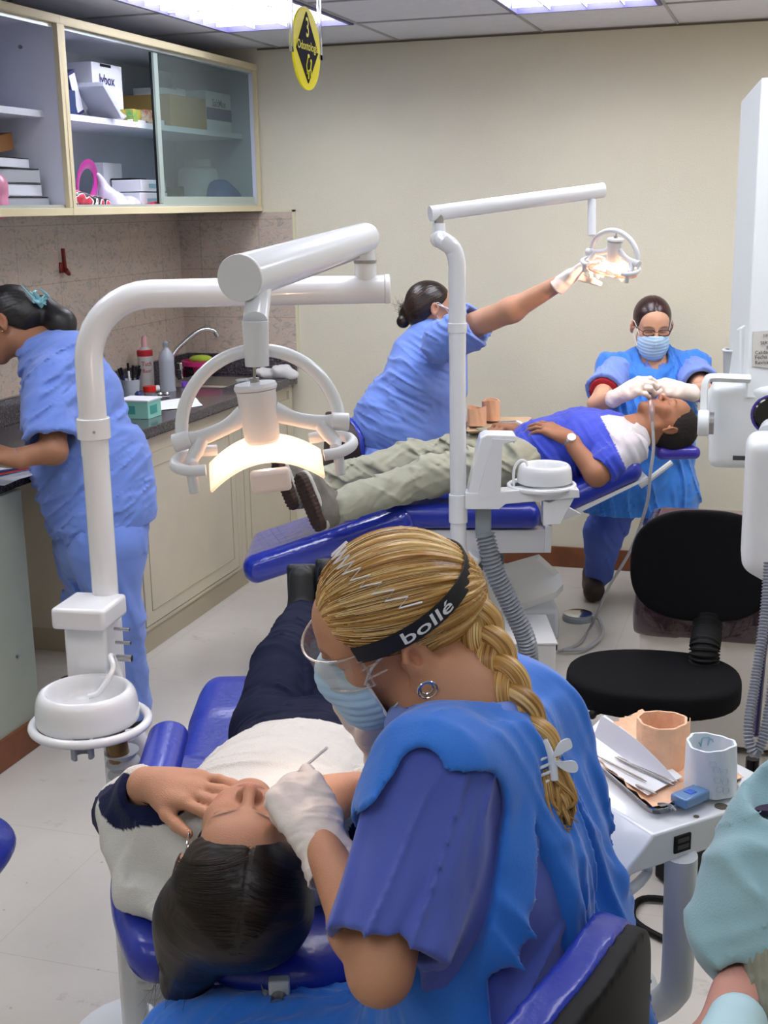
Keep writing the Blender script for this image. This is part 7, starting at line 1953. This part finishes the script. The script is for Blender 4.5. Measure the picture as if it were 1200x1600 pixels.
sdf('hair', p_, .004, hd3, wo, uvf=uv3, dmax=.004, disp=lambda p: -.003*np.exp(-(((p-W0)@wR3[0])/.003)**2))
gl = MB()
for g in (-1, 1):
    cgl = V(g*.032, .101, .004)
    gl.tube([wh(*(cgl+V(.026*math.cos(a)*(1), -.004*abs(math.cos(a)), .0155*math.sin(a)*(1+.15*math.cos(2*a))))) for a in np.linspace(0, 2*PI, 21)[:-1]], .0023, 6, closed=True)
    gl.tube([wh(g*.057, .092, .008), wh(g*.078, .05, .012), wh(g*.082, 0, .012)], .0018, 6, sm=3)
gl.tube([wh(-.007, .098, .006), wh(0, .102, .009), wh(.007, .098, .006)], .0016, 6)
gl.build('glasses', mat('dark_red_frame', '#3c1518', .35), wo)
# legs
tr3 = mat('scrub_trousers', '#4c62b4', .85, bump=(900, .0006))
fA = onZ(928, 925, .05); fB = onZ(985, 935, .05)+V(.1, .12, 0)
l3 = chain([(P(975, 760, 5.78), .10), (P(945, 830, 5.80), .085), (V(fA[0]+.01, fA[1]+.08, .12), .065)], k=.04)+chain([(P(1045, 760, 5.78), .10), (V(fB[0], fB[1]+.1, .45), .08), (V(fB[0], fB[1]+.1, .12), .065)], k=.04)
sdf('scrub_trousers', l3, .008, tr3, wo, disp=folds(Rr+Z*.5, 140, .014, 3, wf=7), dmax=.01)
bm = mat('dark_brown_shoe', '#2e211b', .55, bump=(80, .001))
fdir = nrm(V(-fA[0], -fA[1], 0)+V(.2, 0, 0))
for f_ in (fA, fB):
    sdf('shoe', [cone(f_-fdir*.0+Z*.0, f_-fdir*.0+fdir*-.14-Z*0, .045, .045, k=.03), cone(f_-fdir*.12+Z*.06, f_-fdir*.12+Z*.0, .05, .045, k=.03), cone(f_+Z*.01, f_-fdir*.1+Z*.05, .04, .04, k=.03), half((0, 0, .003), (0, 0, -1))], .007, bm, wo)

# ================================================================ woman reaching for the far lamp
R0 = P(676, 484, 5.56); r2R = look_frame(Rr*1.0-Dn*.06+Fw*.25, -Dn+Rr*.06-Fw*.05)
rw = thing('person', 'woman in light blue scrubs with a dark bun reaching up to the far lamp', 'person', P(600, 720, 5.61)*V(1, 1, 0)+V(0, 0, .5))
rh = lambda a, b, c: R0+(r2R[0]*a+r2R[1]*b+r2R[2]*c)
sh_n, sh_f = P(706, 522, 5.28), P(706, 545, 5.77)
el2, wr2 = P(800, 484, 5.10), P(886, 436, 4.95)
nb2 = P(668, 520, 5.58); pl2 = P(600, 700, 5.61)
ac2 = nrm(sh_f-sh_n)
b2 = transform(head_prims(True, neck=[(V(0, -.03, -.05), .047)]), R0, r2R)+chain([(rh(0, -.03, -.06), .047), (nb2, .055)], k=.03)
b2 += loft([(nb2+V(0, 0, -.02), .08, .06, ac2), (P(668, 560, 5.58), .16, .10, ac2), (P(612, 670, 5.61), .15, .11, ac2), (P(598, 712, 5.61), .18, .13, ac2)], k=.06)
b2 += chain([(sh_n, .056), (el2, .048)], k=.03)+chain([(el2, .047), (wr2, .028)], k=.03)+chain([(sh_f, .05), (P(712, 650, 5.77), .04), (P(738, 700, 5.61), .03)], k=.03)
sdf('body', b2, .0048, skinm, rw, colour=head_colour(R0, r2R, 1, SKIN['tan'], brow='#241814'))
gf2 = hand_frame(P(925, 405, 4.88)-wr2, -Dn-Fw*.3)
hh_, _ = hand_prims(-1, curl=[(30, 60, 40)]*4, thumb=(30, 50, 20, 20), glove=.0015)
sdf('glove', transform(hh_+[cone((0, -.05, 0), (0, 0, 0), .034, .028, k=.008, w=(1, 0, 0), flat=1.2, cut=(0, None))], wr2, gf2, 1.05), .0038, glovem, rw, disp=lambda p: .0015*noise3(p, 120, 5), dmax=.003)
tt2 = [(nb2-V(0, 0, .02), .09, .065, ac2), (P(684, 545, 5.58), .185, .105, ac2), (P(652, 600, 5.58), .19, .145, ac2), (P(620, 655, 5.60), .185, .16, ac2), (P(606, 684, 5.60), .19, .155, ac2)]
d2_ = nrm(el2-sh_n)
hem2 = half(P(596, 700, 5.51), nrm(-Z-Rr*.22))
s2_ = loft(tt2, k=.06)+[cone(P(690, 535, 5.30), sh_n+d2_*.13, .085, .088, k=.06, cut=(None, .98)), cone(sh_n+d2_*.03, sh_n+d2_*.2, .06, .078, k=0, op='s'), cone(sh_f, P(705, 610, 5.75), .07, .075, k=.05), cone(P(682, 580, 5.58), P(680, 690, 5.58), .09, .10, k=.08), cone(P(650, 552, 5.58), P(668, 524, 5.56), .105, .075, k=.05), cone(P(600, 650, 5.53), P(640, 690, 5.49), .10, .09, k=.08), hem2]
sdf('scrub_shirt', s2_, .0065, scrub, rw, disp=addf(folds(Z+Rr*.7, 120, .018, 2, wf=5), folds(Z+Rr*.5, 230, .009, 6, wf=7)), dmax=.015)
sdf('undershirt', [ell(P(658, 690, 5.51), (.06, .06, .05))], .008, mat('green_undershirt', '#1d5c58', .85), rw)
sdf('scrub_trousers', chain([(P(598, 720, 5.61), .165), (P(590, 770, 5.61), .15)], k=.05)+chain([(P(600, 735, 5.51), .12), (P(700, 760, 5.61), .10), (P(710, 880, 5.71), .06)], k=.05), .009, scrub, rw, disp=folds(Z+Rr, 140, .01, 4, wf=7), dmax=.01)
hd2 = hair_mat('brown_black_hair', '#0c0706', '#1d110d', '#3f271c', .32, su=120, sv=3, dist=.001)
def uv2(P_):
    q = ((P_-R0)@r2R.T)-V(0, -.01, .03); ax = nrm(V(0, .9, .4)); fr = frame_of(ax); return np.stack([np.arctan2(q@fr[1], q@fr[0])/(2*PI), np.arccos(np.clip((q@fr[2])/(np.linalg.norm(q, axis=1)+1e-6), -1, 1))/PI], 1)
def cap_prims(O, R, k=1.0, lift=0.0):
    ho, hn = V(0, .078, .066), nrm(V(0, -.66, .75))
    c_ = transform([ell((0, -.020, .037+lift), (.082, .102, .090)), ell((0, -.06, -.01), (.066, .06, .07), k=.03)], O, R)+[Pr((lambda P_: -(((P_-O)@R.T-ho)@hn)), [-9]*3, [9]*3, 'i', .006)]
    return c_+transform([Pr(ell((g*.092, .012, -.022), (.034, .032, .040)).f, (g*.092-.05, -.04, -.08), (g*.092+.05, .06, .04), 's', .008) for g in (-1, 1)], O, R)
bun = [P(634, 488, 5.59), P(630, 502, 5.59)]
sdf('hair', cap_prims(R0, r2R)+[ell(bun[0], .028, k=.02), ell(bun[1], .030, k=.012), ell(P(640, 478, 5.57), .022, k=.02)], .004, hd2, rw, uvf=uv2, dmax=.004, disp=lambda p: .0025*noise3(p, 90, 3)*(np.linalg.norm(p-bun[0], axis=1) < .06)+.001*np.sin(uv2(p)[:, 0]*300))
rs = np.random.RandomState(4)
strands('hair_strands', MATS['dark_strand'], rw, [[bun[0]+rs.randn(3)*.012, bun[0]+rs.randn(3)*.022+V(-.01, 0, .02), bun[0]+rs.randn(3)*.026+V(-.02, 0, .03)] for _ in range(50)], .0012)
MB().tube([rh(.083, -.0, .015), rh(.075, .04, .0), rh(.066, .07, -.012)], .003, 6).build('mask_loop', maskw, rw)
mask(rw, R0, r2R, 1.0, cuty=.05)
# her stool: dark curved backrest
t = thing('stool', 'dark brown stool with a curved backrest behind the reaching woman', 'stool', P(560, 760, 5.71)*V(1, 1, 0))
dk = mat('dark_brown_vinyl', '#2b1f1e', .5)
c_ = P(520, 700, 5.61); nx_ = nrm(Rr*.9+Fw*.2)
fb = np.array([nrm(np.cross(Z, nx_)), Z, nx_])
def bk3(p):
    q = (p-c_)@fb.T; x, y, z = q[:, 0], q[:, 1], q[:, 2]; r_ = (np.abs(x/.20)**2.6+np.abs(y/.155)**2.6)**(1/2.6)
    return np.maximum((r_-1)*.14, np.abs(z-1.4*x*x)-.035)*.8
sdf('backrest', [func(bk3, c_-.3, c_+.3)], .009, dk, t, smooth=5)
sdf('backrest_trim', [func(lambda p: np.maximum(bk3(p-fb[2]*.018), -((p-c_)@fb[2]-1.4*((p-c_)@fb[0])**2-.02)), c_-.3, c_+.3)], .009, bluevinyl, t, smooth=4)
sdf('seat', [ell(P(600, 770, 5.61), (.21, .21, .05))], .011, dk, t)
sp_ = P(600, 770, 5.61); MB().cyl((sp_[0], sp_[1], .1), sp_, .025).cyl((sp_[0], sp_[1], 0.03), (sp_[0], sp_[1], .09), .22, .05).build('post', black, t)
sdf('top_knob', [ell(P(507, 662, 5.61), (.045, .05, .035))], .008, dk, t)

# ================================================================ woman standing at the left counter
A0 = P(12, 506, 4.36); aR = look_frame(-Rr+Dn*.45+Fw*.15, -Dn-Rr*.45)
lw_ = thing('person', 'woman in light blue scrubs with a black ponytail bending over the left counter', 'person', onZ(200, 1105, 0))
ah = lambda a, b, c: A0+(aR[0]*a+aR[1]*b+aR[2]*c)
nb1 = P(62, 540, 4.36); sn1, sf1 = P(78, 592, 4.18), P(60, 570, 4.52)
e1_, w1_ = P(84, 705, 4.08), P(20, 716, 4.05)
ac1 = nrm(sf1-sn1)
b1 = transform(head_prims(True, neck=[(V(0, -.03, -.05), .047)]), A0, aR)+chain([(ah(0, -.03, -.06), .048), (nb1, .056)], k=.03)
b1 += chain([(sn1, .052), (e1_, .042)], k=.03)+chain([(e1_, .042), (w1_, .028)], k=.02)
b1 += loft([(nb1, .07, .06, ac1), (P(85, 575, 4.36), .15, .09, ac1), (P(150, 740, 4.36), .14, .1, ac1)], k=.05)
f1 = hand_frame(P(-30, 700, 4.05)-w1_, -Dn-Fw*.6); hh_, _ = hand_prims(1, curl=[(25, 35, 25)]*4, thumb=(35, 30, 10, 10))
b1 += transform(hh_, w1_, f1, 1.0)
sdf('body', b1, .0042, skinm, lw_, colour=head_colour(A0, aR, 1, SKIN['brown'], brow='#1a1210'))
tt1 = [(nb1-V(0, 0, .015), .09, .07, ac1), (P(88, 575, 4.36), .18, .115, ac1), (P(112, 650, 4.36), .18, .15, ac1), (P(146, 735, 4.36), .19, .185, ac1), (P(158, 790, 4.36), .20, .185, ac1)]
d1_ = nrm(e1_-sn1)
s1_ = loft(tt1, k=.06)+[cone(sn1, sn1+d1_*.23, .075, .088, k=.05, cut=(None, .98)), cone(sn1+d1_*.1, sn1+d1_*.28, .06, .076, k=0, op='s'), cone(P(108, 560, 4.34), P(134, 615, 4.36), .09, .12, k=.06)]
hemd = nrm(Z*1.0+Rr*-.22)
s1_ += [half(P(150, 838, 4.3), -hemd, k=.0), Pr(cone(P(102, 800, 4.05), P(108, 860, 4.05), .004, .018).f, P(102, 800, 4.05)-.2, P(108, 860, 4.05)+.2, 's', .002)]
sdf('scrub_shirt', s1_, .0065, scrub, lw_, disp=addf(folds(Z+Rr*-.9, 110, .018, 6, wf=5), folds(Z-Rr*.5, 220, .008, 2, wf=7)), dmax=.015)
l1 = loft([(P(158, 800, 4.38), .185, .165, ac1), (P(160, 850, 4.38), .18, .15, ac1)], k=.05)
fn1, ff1 = onZ(205, 1108, .06), onZ(160, 1062, .06)
l1 += chain([(P(172, 850, 4.28), .115), (P(180, 960, 4.36), .085), (fn1+V(0, 0, .02), .072)], k=.05)+chain([(P(140, 850, 4.48), .115), (P(145, 950, 4.5), .085), (ff1+V(0, 0, .02), .07)], k=.05)
sdf('scrub_trousers', l1, .0075, scrub, lw_, disp=addf(folds(Rr+Z*.25, 130, .016, 3, wf=5), folds(Z, 150, .006, 3, wf=9)), dmax=.012)
for f_ in (fn1, ff1):
    sdf('shoe', [cone(V(f_[0]+.02, f_[1], .03), V(f_[0]-.14, f_[1]-.02, .03), .042, .04, k=.03), half((0, 0, .003), (0, 0, -1))], .007, mat('black_shoe', '#141518', .5), lw_)
uv1f = lambda P_: (lambda q: np.stack([np.arctan2(q[:, 2]-.03, q[:, 0])/(2*PI), q[:, 1]*5], 1))((P_-A0)@aR.T)
blk = hair_mat('black_hair', '#050405', '#0d0a0b', '#1a1415', .45, su=130, sv=3, dist=.001)
sdf('hair', cap_prims(A0, aR)+[cone(ah(0, -.10, .0), P(66, 478, 4.36), .05, .03, k=.04), cone(P(72, 482, 4.36), P(96, 505, 4.34), .040, .045, k=.02), cone(P(96, 505, 4.34), P(106, 545, 4.32), .045, .022, k=.03)], .0045, blk, lw_, uvf=uv1f, dmax=.005, disp=lambda p: .002*noise3(p, 80, 3)+.001*np.sin(uv1f(p)[:, 0]*260))
sc1 = P(62, 470, 4.30); rs = np.random.RandomState(8); mb = MB()
for k in range(14):
    a = k*.9; mb.tube([sc1+V(0, 0, 0), sc1+rs.randn(3)*.012-Fw*.01, sc1+rs.randn(3)*.022-Fw*.012], [.004, .006, .002], 6, sm=2)
mb.build('scrunchie', mat('pale_blue_satin', '#8fc6cf', .35), lw_)
MB().ball(ah(-.088, -.004, -.038), .004).build('earring', mat('gold', '#c9a24a', .25, 1.0), lw_)
MB().tube([w1_+(e1_-w1_)*.12+(frame_of(e1_-w1_)[0]*math.cos(a)+frame_of(e1_-w1_)[1]*math.sin(a))*.030 for a in np.linspace(0, 2*PI, 25)[:-1]], .002, 6, closed=True).build('bracelet', chrome, lw_)
# papers and tools under her hands
q = onZ(20, 738, TZ)
sheetthing('paper_sheet', 'white paper on the near counter under the standing woman\'s hand', 'paper', [(q[0]-.15, q[1]-.2), (q[0]+.1, q[1]-.2), (q[0]+.1, q[1]+.05), (q[0]-.15, q[1]+.05)], TZ, paper)
t = thing('tool_bundle', 'small shiny dental tools on the paper by the standing woman', 'instruments', V(q[0]+.03, q[1]-.05, TZ+.012))
for k in range(4): MB().tube([V(q[0]-.06+.03*k, q[1]-.14, TZ+.014), V(q[0]+.03+.02*k, q[1]+.0, TZ+.016)], .004, 6).build('instrument', [chrome, navyink, MATS['lid_red'], chrome][k], t)

# ================================================================ person cut off by the right edge
K = thing('person', 'person in a pale grey-blue jacket cut off by the right edge of the photo', 'person', V(.7, 1.2, 0))
gj_ = mat('pale_jacket', '#8fb4bd', .85, bump=(500, .0006), sheen=.3)
j0, j1, j2, j3 = P(1225, 1270, 1.32), P(1203, 1375, 1.30), P(1190, 1460, 1.28), P(1196, 1555, 1.27)
sa = nrm(j3-j0); sw_ = nrm(np.cross(sa, Fw))
kb0 = P(1570, 950, 1.55); KXY = V(kb0[0], kb0[1], 0); ks = P(1425, 1030, 1.45); kac = nrm(V(*(kb0-ks)[:2], 0)); kfw = np.cross(Z, kac)
KR = look_frame(nrm(V(-KXY[0]-.55, 1.6-KXY[1], -.35)), Z)
kh_ = KXY+Z*1.56+kfw*.02
pk = [cone(ks, j0, .062, .040, k=.05), cone(j0, j1, .034, .055, k=.04), cone(j1, j2, .055, .055, k=.05), cone(j2, j3, .052, .036, k=.04)]
pk += loft([(KXY+Z*1.36, .10, .07, kac), (KXY+Z*1.28, .17, .10, kac), (KXY+Z*1.0, .16, .11, kac), (KXY+Z*.80, .18, .12, kac)], k=.05)+[cone(ks, KXY+Z*1.28, .07, .08, k=.05)]
pk += [cone(P(1202, 1215, 1.30), P(1208, 1262, 1.29), .030, .018, op='s', k=.008), cone(P(1165, 1545, 1.24), P(1160, 1640, 1.22), .028, .045, op='s', k=.006)]
sdf('jacket', pk, .005, gj_, K, disp=addf(folds(sa-sw_*.5, 120, .016, 2, wf=8), folds(sa+sw_*.7, 210, .006, 5, wf=9)), dmax=.012, smooth=2)
MB().lathe([(.0, 0), (.026, 0), (.028, .004)], P(1206, 1262, 1.31), nrm(P(1200, 1200, 1.31)-P(1206, 1262, 1.31))).build('dark_lining', mat('purple_lining', '#33203f', .8), K)
hk_, _ = hand_prims(1, curl=[(15, 20, 15)]*4)
wk = P(1146, 1604, 1.22); kf_ = hand_frame(P(1118, 1700, 1.2)-wk, CAMP-wk)
kbp = transform(head_prims(True, neck=[(V(0, -.03, -.05), .047), (V(0, -.03, -.17), .052)]), kh_, KR)+loft([(KXY+Z*1.38, .07, .06, kac), (KXY+Z*1.27, .14, .07, kac), (KXY+Z*.85, .13, .09, kac)], k=.05)
kbp += [cone(ks, j1, .04, .035, k=.03), cone(KXY+Z*1.27, ks, .05, .045, k=.04), cone(j1, P(1192, 1480, 1.29), .034, .03, k=.03), cone(P(1192, 1480, 1.29), wk, .030, .024, k=.02)]+transform(hk_, wk, kf_, .95)
pinkc = np.array(lin('#d79f8f'))
sdf('body', kbp, .004, skinm, K, colour=head_colour(kh_, KR, 1, '#d79f8f', brow='#4a3528'))
sdf('hair', cap_prims(kh_, KR)+[cone(kh_-KR[1]*.07, kh_-KR[1]*.08-Z*.12, .06, .05, k=.03)], .006, MATS['brown_black_hair'], K, uvf=lambda P_: np.stack([P_[:, 0]*3, P_[:, 2]*5], 1))
sdf('trousers', chain([(KXY+Z*.86, .14), (KXY-kac*.09+Z*.75, .10), (KXY-kac*.10+Z*.10, .065)], k=.05)+chain([(KXY+kac*.09+Z*.75, .10), (KXY+kac*.10+Z*.10, .065)], k=.05), .010, navy, K)
for g in (-1, 1): sdf('shoe', [cone(KXY+kac*.1*g+Z*.045-kfw*.05, KXY+kac*.1*g+Z*.035+kfw*.13, .045, .036, k=.02)], .008, MATS['black_shoe'], K)
sdf('knit_cuff', [cone(P(1205, 1498, 1.235), P(1225, 1580, 1.22), .026, .034, k=.01)], .003, mat('knit_stripe', '#8f8f80', .9), K, disp=lambda p: .0025*np.sin((p@CM[0])*900), dmax=.003)
sdf('light_glove_cuff', [cone(P(1152, 1600, 1.19), P(1140, 1650, 1.17), .028, .036, k=.01)], .004, mat('pale_cuff', '#bcdde6', .6), K)
